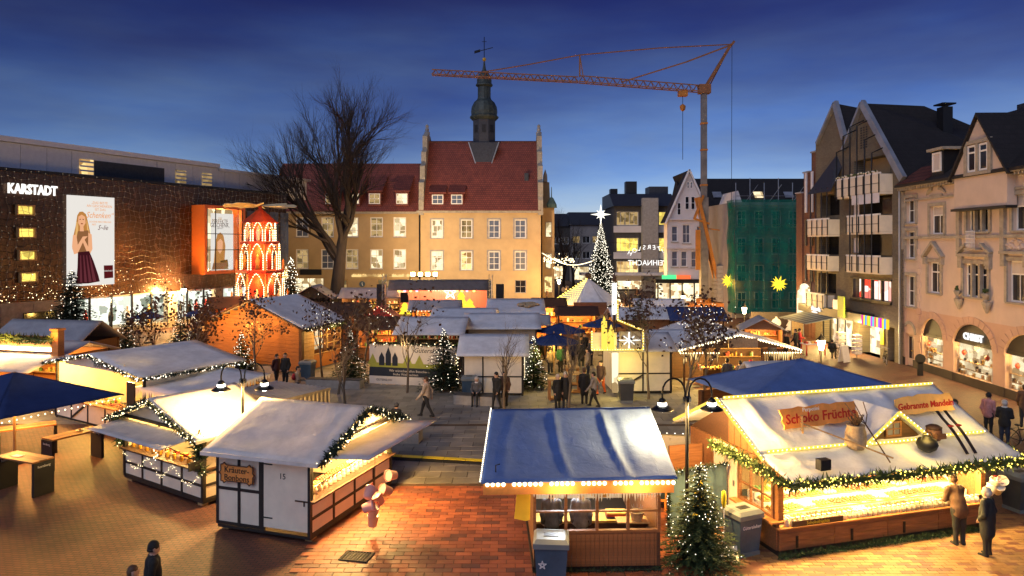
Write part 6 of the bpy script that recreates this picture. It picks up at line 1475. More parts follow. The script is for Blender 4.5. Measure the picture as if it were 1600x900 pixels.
# annex with icicle fringe
an = thing('icicle_annex', 'low white roof with icicle fringe over a brown serving booth', 'market stall', (-14.95, 28.9, 0), R(-32))
MB().box(0, 3.0, 0, .08, .05, 1.0).build('front_wall', 'wood_brown', an); MB().box(2.9, 3.0, .1, 3.2, .05, 2.0).build('side_wall', 'wood_brown', an); MB().box(0, 3.0, 3.1, 3.2, .05, 2.1).build('back_wall', 'wood_brown', an)
for x in (.05, 2.95): MB().box(x - .05, x + .05, 0, .1, 0, 2.1).build('post', 'wood_dark', an)
a = MB(); tarp(a, (-.4, -.35, 2.12), (3.35, -.35, 2.12), (3.35, 3.4, 2.45), (-.4, 3.4, 2.45), 12, 8, .02, .05, 71, .04); a.build('roof', 'tarp_white', an, smooth=True)
ic = MB(); icicles(ic, (-.4, -.37, 2.1), (3.37, -.37, 2.1), 30, .15, .5, 6); icicles(ic, (3.37, -.37, 2.1), (3.37, 3.4, 2.43), 26, .15, .5, 7); tag(ic.build('icicle_fringe', 'white_paint', an), kind='stuff')
MB().box(0, 2.9, -.12, .4, 1.0, 1.05).build('counter', 'wood_orange', an); light(an, (1.2, 1.2, 1.95), 110, (1, .66, .2), .15)
# navy square parasol
pa = thing('parasol', 'large navy blue rectangular parasol over the bar tables', 'parasol', (-18.2, 25.75, 0), R(-26.6))
MB().tube([(0, 0, 0), (0, 0, 3.3)], .05, 8).build('pole', 'wood_light', pa); MB().lathe([(.5, 0), (.5, .1), (.1, .14)], 12).build('foot', 'concrete_dark', pa)
cs = [(3.0, -2.2, 2.35), (3.0, 2.2, 2.35), (-3.0, 2.2, 2.35), (-3.0, -2.2, 2.35)]
for k in range(4):
    a = MB(); p, q = cs[k], cs[(k + 1) % 4]; tarp(a, p, q, (.01, 0, 3.3), (-.01, 0, 3.3), 14, 10, .01, .10, 80 + k, .012); a.build('canopy_panel', 'tarp_navy', pa, smooth=True)
    MB().tube([(0, 0, 3.22), (p[0], p[1], p[2] - .04)], .02, 5).build('rib', 'wood_light', pa)
bulbs(pa, along([(-2.9, -2.15, 2.2), (-1.5, -2.15, 2.05), (0, -2.15, 2.2), (1.5, -2.15, 2.05), (2.9, -2.15, 2.2), (2.9, 2.1, 2.2)], .22), .03, 'bulb', 'light_string')
light(pa, (0, 0, 2.15), 420, (1, .46, .14), .3)
# far-left stall
s0 = stall('garland_stall', 'pink roofed stall at the far left with glowing fir fascia', (-26.8, 35.2, 0), R(-14), 5.0, 3.2, 2.5, 3.0, 'x', 'tarp_warm', 'wood_orange', True, 150, (1, .6, .2), .35, 91)
MB().box(-.2, 5.2, -.1, .0, 2.75, 3.5).build('fascia', 'wood_orange', s0); garland(s0, [(0, -.2, 3.35), (5.1, -.2, 3.35)], .24, 92, 160, .25, .01, 0, 'garland'); MB().box(0, 5.1, -.22, -.16, 2.8, 2.95).build('light_strip', 'lamp_glow', s0)
MB().box(4.9, 5.3, -.25, .1, 2.6, 3.8).build('end_pillar', 'wood_orange', s0); MB().box(4.86, 5.34, -.3, .15, 3.8, 3.9).build('pillar_cap', 'sign_orange', s0); light(s0, (2.5, -.7, 3.2), 80, (1, .6, .2), .2); light(s0, (5.1, -.5, 3.6), 14, (1, .5, .12), .1)
a = MB(); tarp(a, (-.5, -1.9, 2.1), (5.4, -1.9, 2.1), (5.4, -.25, 2.6), (-.5, -.25, 2.6), 12, 6, .02, .04, 93, .03); a.build('awning', 'tarp_warm', s0, smooth=True)
stall('round_tent', 'grey roofed stall behind the glowing fir fascia at the far left', (-30.0, 40.5, 0), R(-10), 5.5, 3.5, 2.3, 3.4, 'x', 'tarp_grey', 'wood_dark', True, 0, seed=94)

# log hut
hut = thing('log_hut', 'large orange log hut with snowy white roof', 'market stall', (-19.7, 45.4, 0), R(-20))
W, D, ze, zr = 7.3, 4.2, 3.0, 4.45
lg = shared('log', lambda: MB().box(0, W, -.05, .06, .018, .222).box(0, W, -.02, .06, .222, .258).mesh('log', 'wood_orange'))
for i in range(12): place('log', lg, hut, (0, 0, .15 + .24 * i))
for i in range(6):
    z = 3.04 + .24 * i; k = (zr - .05 - z - .2) / (zr - ze); MB().box(W / 2 - W / 2 * max(k, .03), W / 2 + W / 2 * max(k, .03), -.05, .06, z, z + .225).build('log', 'wood_orange', hut)
for i in range(12): MB().box(W - .06, W + .05, .06, 1.2, .16 + .24 * i, .385 + .24 * i).build('log', 'wood_light', hut)
MB().box(W - .05, W + .0, 1.2, D, .15, 1.0).build('side_wall', 'wood_orange', hut); MB().box(0, W, D - .1, D, .15, ze).build('back_wall', 'wood_orange', hut); MB().box(0, .1, .1, D - .1, .15, ze).build('side_wall', 'wood_orange', hut)
window(hut, 0, 0, 1, 1, 0) if False else None
wn_ = MB()
for i in range(5): wn_.box(W - .04, W + .04, 1.2 + .73 * i, 1.26 + .73 * i, 1.0, 2.7)
for z in (1.0, 1.55, 2.1, 2.66): wn_.box(W - .04, W + .04, 1.26, D, z, z + .05)
wn_.build('shop_window', 'wood_light', hut); MB().box(W - .01, W + .0, 1.2, D, 1.0, 2.7).build('window_pane', 'glass', hut); MB().box(W - 1.4, W - 1.35, 1.0, D, 1.0, 2.7).build('lit_back', 'shop_glow', hut)
MB().box(W - .1, W + .12, -.12, .1, 0, ze).build('corner_post', 'wood_dark', hut); MB().box(-.1, .12, -.12, .1, 0, ze).build('corner_post', 'wood_dark', hut)
MB().bar((-.5, -.42, ze - .25), (W / 2, -.42, zr + .02), .08, .22, 0, (0, 1, 0)).bar((W + .5, -.42, ze - .25), (W / 2, -.42, zr + .02), .08, .22, 0, (0, 1, 0)).build('barge_board', 'wood_dark', hut)
gable_roof(hut, W, D, ze, zr, 'y', .5, 'tarp_white', 101, 12, 8, .08, .4, .4)
MB().box(W * .35, W * .42, -.09, -.05, .15, 1.2).build('notice', 'banner_cream', hut)
light(hut, (W + 1.0, 2.2, 2.5), 120, (1, .66, .26), .2); light(hut, (2.0, -2.2, 3.2), 260, (1, .5, .14), .3); light(hut, (5.5, -2.2, 3.2), 240, (1, .5, .14), .3)
garland(hut, [(W + .55, -.3, 2.75), (W + .55, D + .3, 2.75)], .12, 102, 130, .2, .03, 6, 'needle_dark')

# row of pale roofs in the middle
stall('black_stall', 'white roofed stall with black tarp walls behind the printed banner', (-7.0, 42.8, 0), R(-3), 3.9, 4.6, 2.5, 3.25, 'x', 'tarp_white', 'black', True, 18, (1, .5, .2), .25, 111, counter=True)
a = stall('pale_stall', 'pale blue roofed stall just in front of the stage at its right', (-5.6, 49.5, 0), R(-2), 4.2, 4.6, 2.5, 3.2, 'x', 'tarp_white', 'plaster_grey', False, 0, seed=112)
stall('pale_stall', 'pale roofed stall with a fur rug on its roof, furthest in the row', (-1.8, 54.5, 0), R(0), 4.2, 8, 2.55, 3.35, 'x', 'tarp_white', 'wood_orange', True, 120, (1, .66, .26), .25, 113)
fur = MB(); rr = random.Random(5)
for i in range(14): fur.ball((rr.gauss(0, .45), rr.gauss(0, .3), rr.uniform(0, .12)), rr.uniform(.25, .4), 8, 5, 0, .45)
tag(fur.build('fur_rug', 'jute', None, (1.3, 56.6, 3.0), smooth=True), 'brown fur rug heaped on the furthest pale stall roof', 'rug')
stall('pale_stall', 'wide pale roofed stall in the middle of the row before the fur rug', (-2.9, 45.3, 0), R(1), 4.5, 4.2, 2.55, 3.25, 'x', 'tarp_white', 'plaster_grey', False, 0, seed=114)
s11 = stall('timber_stall', 'white half-timbered stall with pale roof nearest the stone bench', (-2.6, 36.9, 0), R(-1), 3.2, 3.6, 2.2, 2.95, 'x', 'tarp_white', 'white_panel', False, 0, seed=115, panel_fields=3)
MB().box(3.24, 3.28, .3, 3.0, .9, 2.0).build('lit_shelf', 'shop_glow', s11); light(s11, (4.0, 1.6, 2.2), 70, (1, .76, .25), .2)
# market tunnel lights right of this row
stall('brown_hut', 'small brown hut with lit opening and scalloped valance behind the parasols', (3.6, 55, 0), R(0), 3.0, 2.6, 2.4, 2.9, 'x', 'wood_dark', 'wood_orange', True, 150, (1, .6, .2), .25, 121)
stall('brown_hut', 'brown hut with bright lamp between the pale stalls and the parasols', (1.9, 60, 0), R(0), 2.6, 2.4, 2.6, 3.2, 'x', 'wood_dark', 'wood_orange', True, 220, (1, .6, .2), .25, 122)
pv = thing('pavilion', 'eight sided white roofed pavilion edged with lights before the tall tree', 'pavilion', (6.8, 63, 0))
for k in range(8):
    a0, a1 = R(22.5 + 45 * k), R(67.5 + 45 * k); r_ = 3.2
    a = MB(); tarp(a, (r_ * math.cos(a0), r_ * math.sin(a0), 2.7), (r_ * math.cos(a1), r_ * math.sin(a1), 2.7), (.02 * math.cos(a1), .02 * math.sin(a1), 4.9), (.02 * math.cos(a0), .02 * math.sin(a0), 4.9), 6, 6, .01, .03, 130 + k, .03); a.build('roof_panel', 'tarp_white', pv, smooth=True)
    MB().tube([(2.9 * math.cos(a0), 2.9 * math.sin(a0), 0), (2.9 * math.cos(a0), 2.9 * math.sin(a0), 2.75)], .07, 6).build('post', 'wood_orange', pv)
    if k % 2 == 0: MB().add([(2.9 * math.cos(a0), 2.9 * math.sin(a0), 0), (2.9 * math.cos(a1), 2.9 * math.sin(a1), 0), (2.9 * math.cos(a1), 2.9 * math.sin(a1), 1.0), (2.9 * math.cos(a0), 2.9 * math.sin(a0), 1.0)], [(0, 1, 2, 3)]).build('parapet', 'wood_brown', pv)
bl = []
for k in (3, 4): 
    for j in range(9):
        a0 = R(22.5 + 45 * k + 45 * j / 9)
        for i in range(14): f = i / 14; bl.append((3.2 * (1 - f) * math.cos(a0), 3.2 * (1 - f) * math.sin(a0), 2.78 + 2.2 * f))
bulbs(pv, bl, .035, 'bulb_yellow', 'roof_lights'); MB().ball((0, 0, 5.1), .28).build('finial', 'wood_dark', pv); light(pv, (0, 0, 2.3), 260, (1, .66, .24), .3)
MB().box(-1.6, 1.2, -3.6, -3.3, 2.0, 3.0).build('sign_board', 'wood_brown', pv)
# candle gable sign and its stall
s14 = stall('timber_stall', 'white half-timbered stall carrying the lit candle gable', (5.4, 37.3, 0), R(3), 3.1, 3.4, 2.35, 3.0, 'x', 'tarp_white', 'white_panel', False, 0, seed=141, panel_fields=2)
MB().bar((.3, -.05, .3), (1.5, -.05, 1.0), .07, .05, 0, (0, 1, 0)).build('brace', 'timber_black', s14)
cg = thing('candle_gable', 'gable shaped light frame with two glowing candles and star', 'light sign', (4.15, 36.6, 2.45), R(3))
MB().box(0, 1.3, 0, .08, .0, .9).build('slat_panel', 'white_panel', cg)
for i in range(5): MB().box(.02, 1.28, -.03, -.003, .05 + .17 * i, .19 + .17 * i).build('slat', 'white_panel', cg)
for p, q in (((0, 0, .0), (2.7, 0, .0)), ((0, 0, .0), (0, 0, .95)), ((2.7, 0, 0), (2.7, 0, 1.0)), ((2.7, 0, 1.0), (1.35, 0, 1.55)), ((1.35, 0, 1.55), (1.35, 0, 2.6))): light_tube(p, q, 'tube_yellow', .05, cg)
for x, h in ((.62, 1.5), (.98, 1.05)):
    c = MB().lathe([(.15, .05), (.15, h), (.1, h + .02)], 12, (x, -.15, 0)).build('candle', 'candle', cg); MB().lathe([(.02, 0), (.08, .08), (.04, .22), (1e-5, .3)], 8, (x, -.15, h)).build('flame', 'candle', c)
st = MB()
for k in range(8):
    a = R(45 * k); st.bar((1.95, -.05, .5), (1.95 + (.6 if k % 2 == 0 else .4) * math.cos(a), -.05, .5 + (.42 if k % 2 == 0 else .3) * math.sin(a)), .07, .04)
st.build('star', 'star_white', cg)
MB().box(1.45, 2.6, .0, .05, .05, .95).build('sign_board', 'plaster_grey', cg); MB().lathe([(.16, -2.2), (.18, -.15)], 8, (1.2, -.1, 0)).build('glowing_pillar', 'pane_white', cg)
light(cg, (1.0, -1.2, .3), 40, (1, .8, .2), .3); light(cg, (1.2, -.6, -1.0), 55, (1, .85, .3), .3)
cp = thing('light_column', 'tall glowing white column of lights in front of the tall tree', 'light column', (6.9, 47.5, 0))
MB().lathe([(.09, 0), (.09, 3.2)], 8).build('post', 'wood_dark', cp); MB().lathe([(.14, 3.2), (.16, 3.4), (.16, 5.2), (.12, 5.3)], 12).build('glow', 'star_white', cp); MB().lathe([(.12, 5.4), (.16, 5.6), (1e-5, 6.0)], 8).build('cap', 'wood_dark', cp)
# low roof with bulbs at right
s15 = stall('bulb_roof_stall', 'wide white roofed bar edged with bright bulbs', (9.4, 38.6, 0), R(2), 6.0, 4.4, 2.25, 3.0, 'y', 'tarp_white', 'wood_dark', True, 150, (1, .7, .24), .35, 151, counter=False, edge=(.07, 'bulb', .16), oy0=.4, side_open=True)
MB().box(2.3, 3.9, -.62, -.5, 2.35, 2.85).build('name_board', 'jute', s15); bulbs(s15, along([(-.3, -.5, 2.05), (1.8, -.5, 2.05)], .14) + along([(4.3, -.5, 2.05), (6.3, -.5, 2.05)], .14), .045, 'bulb', 'edge_lights')
for i in range(30): pass
ic = MB(); icicles(ic, (-.3, -.45, 2.05), (1.8, -.45, 2.05), 16, .2, .7, 1); icicles(ic, (4.3, -.45, 2.05), (6.3, -.45, 2.05), 16, .2, .7, 2); tag(ic.build('light_curtain', 'pane_warm', s15), kind='stuff')
MB().box(1.3, 5.8, .6, .7, .05, 1.05).build('bar_front', 'wood_dark', s15); MB().box(1.2, 5.9, .35, .9, 1.05, 1.1).build('bar_top', 'wood_orange', s15)
stall('little_stall', 'small pink roofed booth between the bulb bar and the blue tarp stall', (10.2, 29.0, 0), R(8), 2.5, 2.0, 2.1, 2.9, 'x', 'tarp_warm', 'sign_orange', False, 0, seed=152, over=.2)
stall('blue_stall', 'navy roofed stall in front of the white gabled houses', (11.7, 51, 0), R(-4), 3.6, 3.2, 2.5, 3.2, 'x', 'tarp_navy', 'wood_dark', True, 60, seed=153)
stall('low_stall', 'white gabled stall beside the dark fir, right of the candle gable', (9.9, 45, 0), R(-8), 4.4, 3.0, 2.2, 3.0, 'y', 'tarp_white', 'plaster_grey', False, 0, seed=154)
stall('low_stall', 'pale blue roofed stall left of the dark fir behind the light column', (7.6, 51.5, 0), R(2), 4.0, 3.4, 2.5, 3.1, 'x', 'tarp_white', 'wood_brown', False, 0, seed=155)
stall('low_stall', 'white flat roofed stall behind the bare saplings on the right', (8.6, 41.5, 0), R(4), 3.4, 2.6, 2.2, 2.7, 'x', 'tarp_white', 'wood_dark', False, 0, seed=156)
stall('tiled_stall', 'long stall with dark red boarded roof behind the log hut', (-17.2, 55, 0), R(-3), 5.4, 3.2, 2.3, 3.2, 'x', 'wood_dark', 'red', True, 130, (1, .5, .16), .3, 157, edge=(.04, 'bulb_white', .3))
stall('snow_roof_stall', 'small grey tented stall under the big bare tree', (-22.5, 72, 0), R(0), 4.0, 3.0, 2.4, 3.6, 'y', 'tarp_grey', 'black', True, 0, seed=158)
stall('snow_roof_stall', 'flat pale roofed stall to the right of the big bare tree', (-17.5, 72, 0), R(0), 6.0, 3.0, 2.5, 3.3, 'x', 'tarp_grey', 'wood_dark', True, 120, seed=159)
stall('red_booth', 'red lit booth between the log hut and the stage', (-11.4, 53.5, 0), R(5), 2.6, 2.2, 2.3, 3.2, 'y', 'red', 'red', True, 110, (1, .45, .14), .25, 160, edge=(.04, 'bulb', .2))
stall('pergola_stall', 'booth hung with fir branches left of the black stall', (-10.5, 47.5, 0), R(-6), 3.2, 2.4, 2.3, 2.9, 'x', 'wood_dark', 'wood_brown', True, 90, (1, .5, .18), .3, 161)
stall('terrace_stall', 'brown roofed stall in front of the carousel pyramid', (-26.5, 62, 0), R(25), 5.5, 3.0, 2.3, 3.1, 'x', 'wood_dark', 'sign_orange', True, 150, (1, .45, .14), .3, 162)
stall('glow_stall', 'orange glowing stall right of the log hut window', (-14.6, 49.2, 0), R(-14), 3.0, 2.2, 2.3, 2.9, 'x', 'wood_dark', 'wood_orange', True, 110, (1, .5, .16), .3, 163, edge=(.035, 'bulb', .25))
stall('glow_stall', 'amber lit stall just behind the row of pale roofs', (-8.6, 60, 0), R(2), 4.0, 2.4, 2.4, 3.0, 'x', 'tarp_grey', 'wood_orange', True, 120, (1, .55, .2), .3, 164, edge=(.04, 'bulb_white', .3))
stall('glow_stall', 'amber lit stall to the right of the pavilion', (10.8, 60.5, 0), R(-3), 4.0, 2.6, 2.4, 3.1, 'x', 'tarp_white', 'wood_orange', True, 120, (1, .6, .22), .3, 165, edge=(.04, 'bulb', .3))
stall('glow_stall', 'small gingerbread stall under the fur rug roof', (.2, 49.6, 0), R(0), 2.3, 2.0, 2.3, 2.8, 'x', 'tarp_grey', 'wood_orange', True, 150, (1, .58, .2), .25, 166)
stall('glow_stall', 'lit stall by the lantern left of the striped awning', (15.6, 47.5, 0), R(-12), 2.6, 2.2, 2.2, 2.9, 'y', 'tarp_grey', 'wood_brown', True, 110, (1, .6, .22), .25, 167)
# stage
sg = thing('stage', 'open air stage with grey canopy, lit curtain and yellow cut-out trees', 'stage', (-12.2, 70, 0))
MB().box(0, 9.8, 0, 6, 0, .8).build('deck', 'black', sg); MB().box(.3, 9.5, 5.6, 5.7, .8, 3.6).build('curtain', 'stage_curtain', sg)
a = MB(); tarp(a, (-.1, -.3, 3.35), (9.9, -.3, 3.35), (9.9, .5, 4.3), (-.1, .5, 4.3), 14, 4, .02, .0, 5, .04); tarp(a, (-.1, .5, 4.3), (9.9, .5, 4.3), (9.9, 6, 4.1), (-.1, 6, 4.1), 14, 6, .02, .03, 6, .04); a.build('canopy', 'grey_cloth', sg, smooth=True)
for x in (-.5, 10.1):
    tm = MB()
    for dx in (-.18, .18):
        for dy in (-.18, .18): tm.tube([(x + dx, dy, 0), (x + dx, dy, 4.9)], .03, 5)
    for k in range(12): tm.tube([(x - .18, -.18, .4 * k), (x + .18, -.18, .4 * k + .4)], .018, 4)
    tm.build('truss_tower', 'steel', sg)
for x in (-1.3, 10.6): MB().box(x, x + .8, .2, .9, 1.2, 3.9).build('loudspeaker', 'black', sg)
MB().box(.9, 1.7, 1.2, 1.8, 2.0, 3.0).build('loudspeaker', 'black', sg)
for i, (x, m_) in enumerate(((.9, 'stage_orange'), (1.5, 'stage_pink'), (2.1, 'stage_orange'), (2.7, 'stage_pink'), (6.2, 'stage_pink'), (6.7, 'stage_orange'), (7.2, 'stage_orange'), (7.7, 'stage_pink'), (8.4, 'stage_orange'))):
    MB().ball((x, .3, 3.25), .13, 8, 5).build('stage_lamp', m_, sg)
def cut_tree(h, w, m, x, y, lab, z=.8):
    pts = [(0, h), (.28 * w, .7 * h), (.16 * w, .7 * h), (.4 * w, .4 * h), (.24 * w, .4 * h), (.5 * w, .1 * h), (.08 * w, .1 * h), (.08 * w, 0)]
    P = pts + [(-a, b) for a, b in reversed(pts[1:])]
    o = MB().ext([(a, 0, b) for a, b in P], (0, .06, 0)).build('cutout_tree', m, None, (-12.2 + x, 70 + y, z)); tag(o, lab, 'stage prop', 'cut-out trees on the stage')
emis('tree_glow', (.9, .62, .04), 1.0); emis('tree_glow_red', (.9, .06, .06), .9)
cut_tree(2.4, 1.6, 'tree_glow', 7.0, 2, 'tallest yellow cut-out tree on the stage'); cut_tree(1.5, 1.3, 'tree_glow', 6.2, 1.6, 'short yellow cut-out tree left of the tallest on stage'); cut_tree(1.6, 1.5, 'tree_glow', 7.9, 1.5, 'broad yellow cut-out tree right of the tallest on stage')
cut_tree(1.5, 1.6, 'tree_glow', 2.5, 1.0, 'yellow cut-out tree at the left of the stage', .5); cut_tree(1.4, 1.2, 'tree_glow_red', 4.7, .8, 'red cut-out tree at the middle of the stage', .4); cut_tree(1.5, 1.3, 'tree_glow', 1.3, 1.5, 'yellow cut-out tree beneath the left stage loudspeaker', .6)
text('stage_sign', 'Gütersloher', .62, 'bulb', sg, (4.3, 5.4, 3.1), ext=.01, shear=.3, sx=.8)
st = MB()
for k in range(5):
    a0, a1 = R(90 + 144 * k), R(90 + 144 * (k + 1)); st.bar((5.6 + .75 * math.cos(a0), 5.35, 2.7 + .75 * math.sin(a0)), (5.6 + .75 * math.cos(a1), 5.35, 2.7 + .75 * math.sin(a1)), .06)
st.build('star_outline', 'bulb', sg)
for x, c in ((2, (1, .42, .2)), (4.8, (1, .5, .4)), (7.6, (1, .42, .2))): light(sg, (x, 3.0, 3.2), 420, c, .3)
fo = thing('flood_lamp', 'row of blazing floodlights above the stage canopy', 'floodlight', (-9.6, 75.8, 4.4))
MB().tube([(-1.4, 0, 0), (1.4, 0, 0)], .06, 6).build('bar', 'black_metal', fo)
for p in ((-1.4), (1.4)): MB().tube([(p, 0, 0), (p, .3, -.4)], .05, 6).build('bracket', 'black_metal', fo)
for i in range(4):
    h = MB().box(-1.3 + .8 * i, -.8 + .8 * i, -.1, .25, .05, .5).build('lamp_housing', 'black_metal', fo); MB().box(-1.27 + .8 * i, -.83 + .8 * i, -.13, -.1, .08, .47).build('lamp_face', 'flood', h)
    MB().box(-1.27 + .8 * i, -.83 + .8 * i, .25, .28, .08, .47).build('lamp_face', 'flood', h)
spot(fo, (0, .6, .4), (5, 24.5, 4.0), 13500, (1, .70, .40), 78, .8, .5); spot(fo, (-.8, .6, .4), (-12, 24.5, 4.0), 7000, (1, .68, .36), 78, .8, .5)

# ================================================================== PYRAMID, TREES, CRANE
py = thing('christmas_pyramid', 'three storey red wooden christmas pyramid outlined in lights', 'christmas pyramid', (-23.6, 66, 0), R(10))
MB().box(-2.6, 2.6, -2.6, 2.6, 0, 2.2).build('base_hut', 'pyramid_red', py)
for zi, (z, r_, h) in enumerate(((2.3, 2.15, 2.9), (5.5, 1.75, 2.4), (8.15, 1.35, 1.75))):
    MB().lathe([(r_ + .45, 0), (r_ + .45, .22), (r_ + .2, .3)], 8, (0, 0, z - .25), a0=R(22.5)).build('platform', 'pyramid_red', py)
    MB().lathe([(r_ * .55, 0), (r_ * .55, h)], 8, (0, 0, z)).build('core', 'pyramid_red', py)
    for k in range(8):
        a = R(22.5 + 45 * k); MB().tube([(r_ * math.cos(a), r_ * math.sin(a), z), (r_ * math.cos(a), r_ * math.sin(a), z + h)], .09, 6).build('pillar', 'pyramid_wood', py)
        c = R(45 * k + 45); ap_ = r_ * math.cos(R(22.5)); w = r_ * .62; ux, uy = -math.sin(c), math.cos(c); bx_, by_ = ap_ * math.cos(c), ap_ * math.sin(c)
        arc = [(-w / 2, 0)] + [(-w / 2 + w * i / 10 if i not in (0,) else -w / 2, h * .55 + h * .42 * (1 - abs(2 * i / 10 - 1) ** 1.7)) for i in range(11)] + [(w / 2, 0)]
        pts = [Vector((bx_ + ux * p, by_ + uy * p, z + .1 + q)) for p, q in arc]
        MB().tube([p * 1.0 for p in pts], .05, 5).build('arch', 'pyramid_wood', py)
        if zi < 3: bulbs(py, along([p + Vector((.09 * math.cos(c), .09 * math.sin(c), 0)) for p in pts], .16), .055, 'bulb', 'arch_lights')
        if k % 2 == 0 and zi < 2: MB().lathe([(.09, 0), (.09, .9 + .3 * (zi == 0)), (.03, 1.0 + .3 * (zi == 0)), (1e-5, 1.15 + .3 * (zi == 0))], 8, ((r_ + .38) * math.cos(a), (r_ + .38) * math.sin(a), z - .05)).build('candle', 'sign_orange', py)
        if k % 2: 
            f = MB().lathe([(.2, 0), (.16, .6), (.22, .9), (.1, 1.15), (.13, 1.3), (1e-5, 1.5)], 8, (r_ * .8 * math.cos(c), r_ * .8 * math.sin(c), z)); f.build('figure', 'goods_gold' if zi % 2 else 'goods_white', py, smooth=True)
    light(py, (0, -r_ * .8, z + h * .75), 150, (1, .42, .12), .2); light(py, (r_ * .8, 0, z + h * .75), 70, (1, .42, .12), .2)
light(py, (0, -3.3, 4.0), 160, (1, .42, .12), .3); light(py, (0, -2.9, 7.5), 90, (1, .42, .12), .3)
MB().lathe([(1.75, 9.9), (1.5, 10.1), (.2, 11.2), (.12, 11.6)], 8, (0, 0, 0), a0=R(22.5)).build('roof', 'pyramid_red', py)
for k in range(8):
    Mr = Matrix.Rotation(R(45 * k + 8), 4, 'Z') @ Matrix.Translation((0, 0, 11.5)) @ Matrix.Rotation(R(22), 4, 'X')
    b = MB(); b.add([Mr @ Vector(p) for p in ((.2, -.08, 0), (1.2, -.35, 0), (3.1, -.4, 0), (3.3, 0, 0), (3.0, .4, 0), (1.2, .35, 0), (.2, .08, 0), (.2, -.08, .05), (1.2, -.35, .05), (3.1, -.4, .05), (3.3, 0, .05), (3.0, .4, .05), (1.2, .35, .05), (.2, .08, .05))], [(6, 5, 4, 3, 2, 1, 0), (7, 8, 9, 10, 11, 12, 13)] + [(i, (i + 1) % 7, 7 + (i + 1) % 7, 7 + i) for i in range(7)]); b.build('rotor_blade', 'rotor', py)
light(py, (1.5, -2.5, 10.6), 60, (1, .6, .2), .2)

bare_tree('bare_tree', 'huge bare tree with forked trunk in front of the town hall wing', (-21.3, 85, 0), 13.2, .95, 12, levels=6, spread=.34, first=.34, nsplit=(8, 5, 4, 4, 3, 2), up=.28, minlen=.25, krad=(.54, .78), lenmul=1.12)
for i, (x, y, h, lb) in enumerate(((5.6, 112, 6.5, 'bare street tree just right of the town hall gable'), (8.6, 118, 6.8, 'bare street tree between the town hall and the tall christmas tree'), (11.0, 126, 6.2, 'slim bare street tree behind the left edge of the christmas tree'), (19.5, 134, 8.5, 'bare tree rising above the office block roof'))):
    bare_tree('bare_tree', lb, (x, y, 0), h, .28, 30 + i, levels=5, spread=.5, first=.3, nsplit=(6, 4, 3, 3, 2), up=.4, minlen=.3)
# lit christmas trees
big = fir('christmas_tree', 'giant christmas tree covered in white lights with star on top', (11.1, 88, 0), 10.7, 2.7, 5, 46, 22, 6, .7, 1150, .052, 'needle_dark', lightmat='bulb_white', taper=1.0, base=.04)
st = MB()
for k in range(8):
    a = R(45 * k); r1 = 1.3 if k % 2 == 0 else .75; a2 = a + R(90)
    st.add([(r1 * math.cos(a), 0, r1 * math.sin(a)), (.2 * math.cos(a2), -.0, .2 * math.sin(a2)), (0, -.3, 0), (-.2 * math.cos(a2), 0, -.2 * math.sin(a2)), (0, .3, 0)], [(0, 1, 2), (0, 2, 3), (0, 4, 1), (0, 3, 4)])
tag(st.build('tree_star', 'star_white', big, (0, 0, 11.6), -big.rotation_euler.z), 'white eight pointed lit star')
fir('christmas_tree', 'big dark christmas tree with light chain at the far left', (-29.7, 47.5, 0), 6.2, 2.6, 6, 34, 20, 8, .5, 150, .03, 'needle_dark')
fir('christmas_tree', 'small lit christmas tree beside the big dark one', (-26.6, 48.5, 0), 3.3, 1.3, 7, 24, 14, 7, .3, 90, .024, 'needle')
fir('christmas_tree', 'small lit christmas tree left of the pair by the pale pavement', (-22.9, 48.6, 0), 3.4, 1.25, 8, 24, 14, 7, .3, 90, .022, 'needle')
fir('christmas_tree', 'small lit christmas tree right of the pair by the pale pavement', (-21.5, 47.8, 0), 3.0, 1.15, 9, 24, 14, 7, .3, 80, .022, 'needle')
fir('christmas_tree', 'small lit christmas tree in front of the log hut wall', (-16.5, 43.0, 0), 2.6, 1.0, 10, 22, 14, 7, .28, 90, .023, 'needle')
fir('christmas_tree', 'small lit christmas tree between log hut and printed banner', (-9.3, 40.6, 0), 3.0, 1.3, 11, 24, 14, 7, .3, 90, .022, 'needle')
fir('christmas_tree', 'dark lit christmas tree at the right end of the printed banner', (-3.7, 38.2, 0), 3.4, 1.35, 12, 24, 14, 7, .3, 85, .022, 'needle_dark')
fir('christmas_tree', 'small lit christmas tree by the wooden bar tables', (1.2, 38.8, 0), 2.9, 1.0, 13, 22, 12, 7, .28, 90, .023, 'needle')
fir('christmas_tree', 'dark unlit fir beside the candle gable', (7.9, 43.8, 0), 4.6, 1.9, 14, 28, 16, 7, .4, 12, .03, 'garland')
fir('christmas_tree', 'small lit christmas tree behind the pyramid near the wing', (-24.5, 78, 0), 6.5, 2.3, 15, 26, 16, 6, .5, 160, .06, 'needle_dark')
fir('christmas_tree', 'lit christmas tree in the foreground beside the grey litter bin', (4.62, 17.35, 0), 2.6, 1.05, 16, 26, 15, 13, .2, 150, .0135, 'needle', taper=.75)
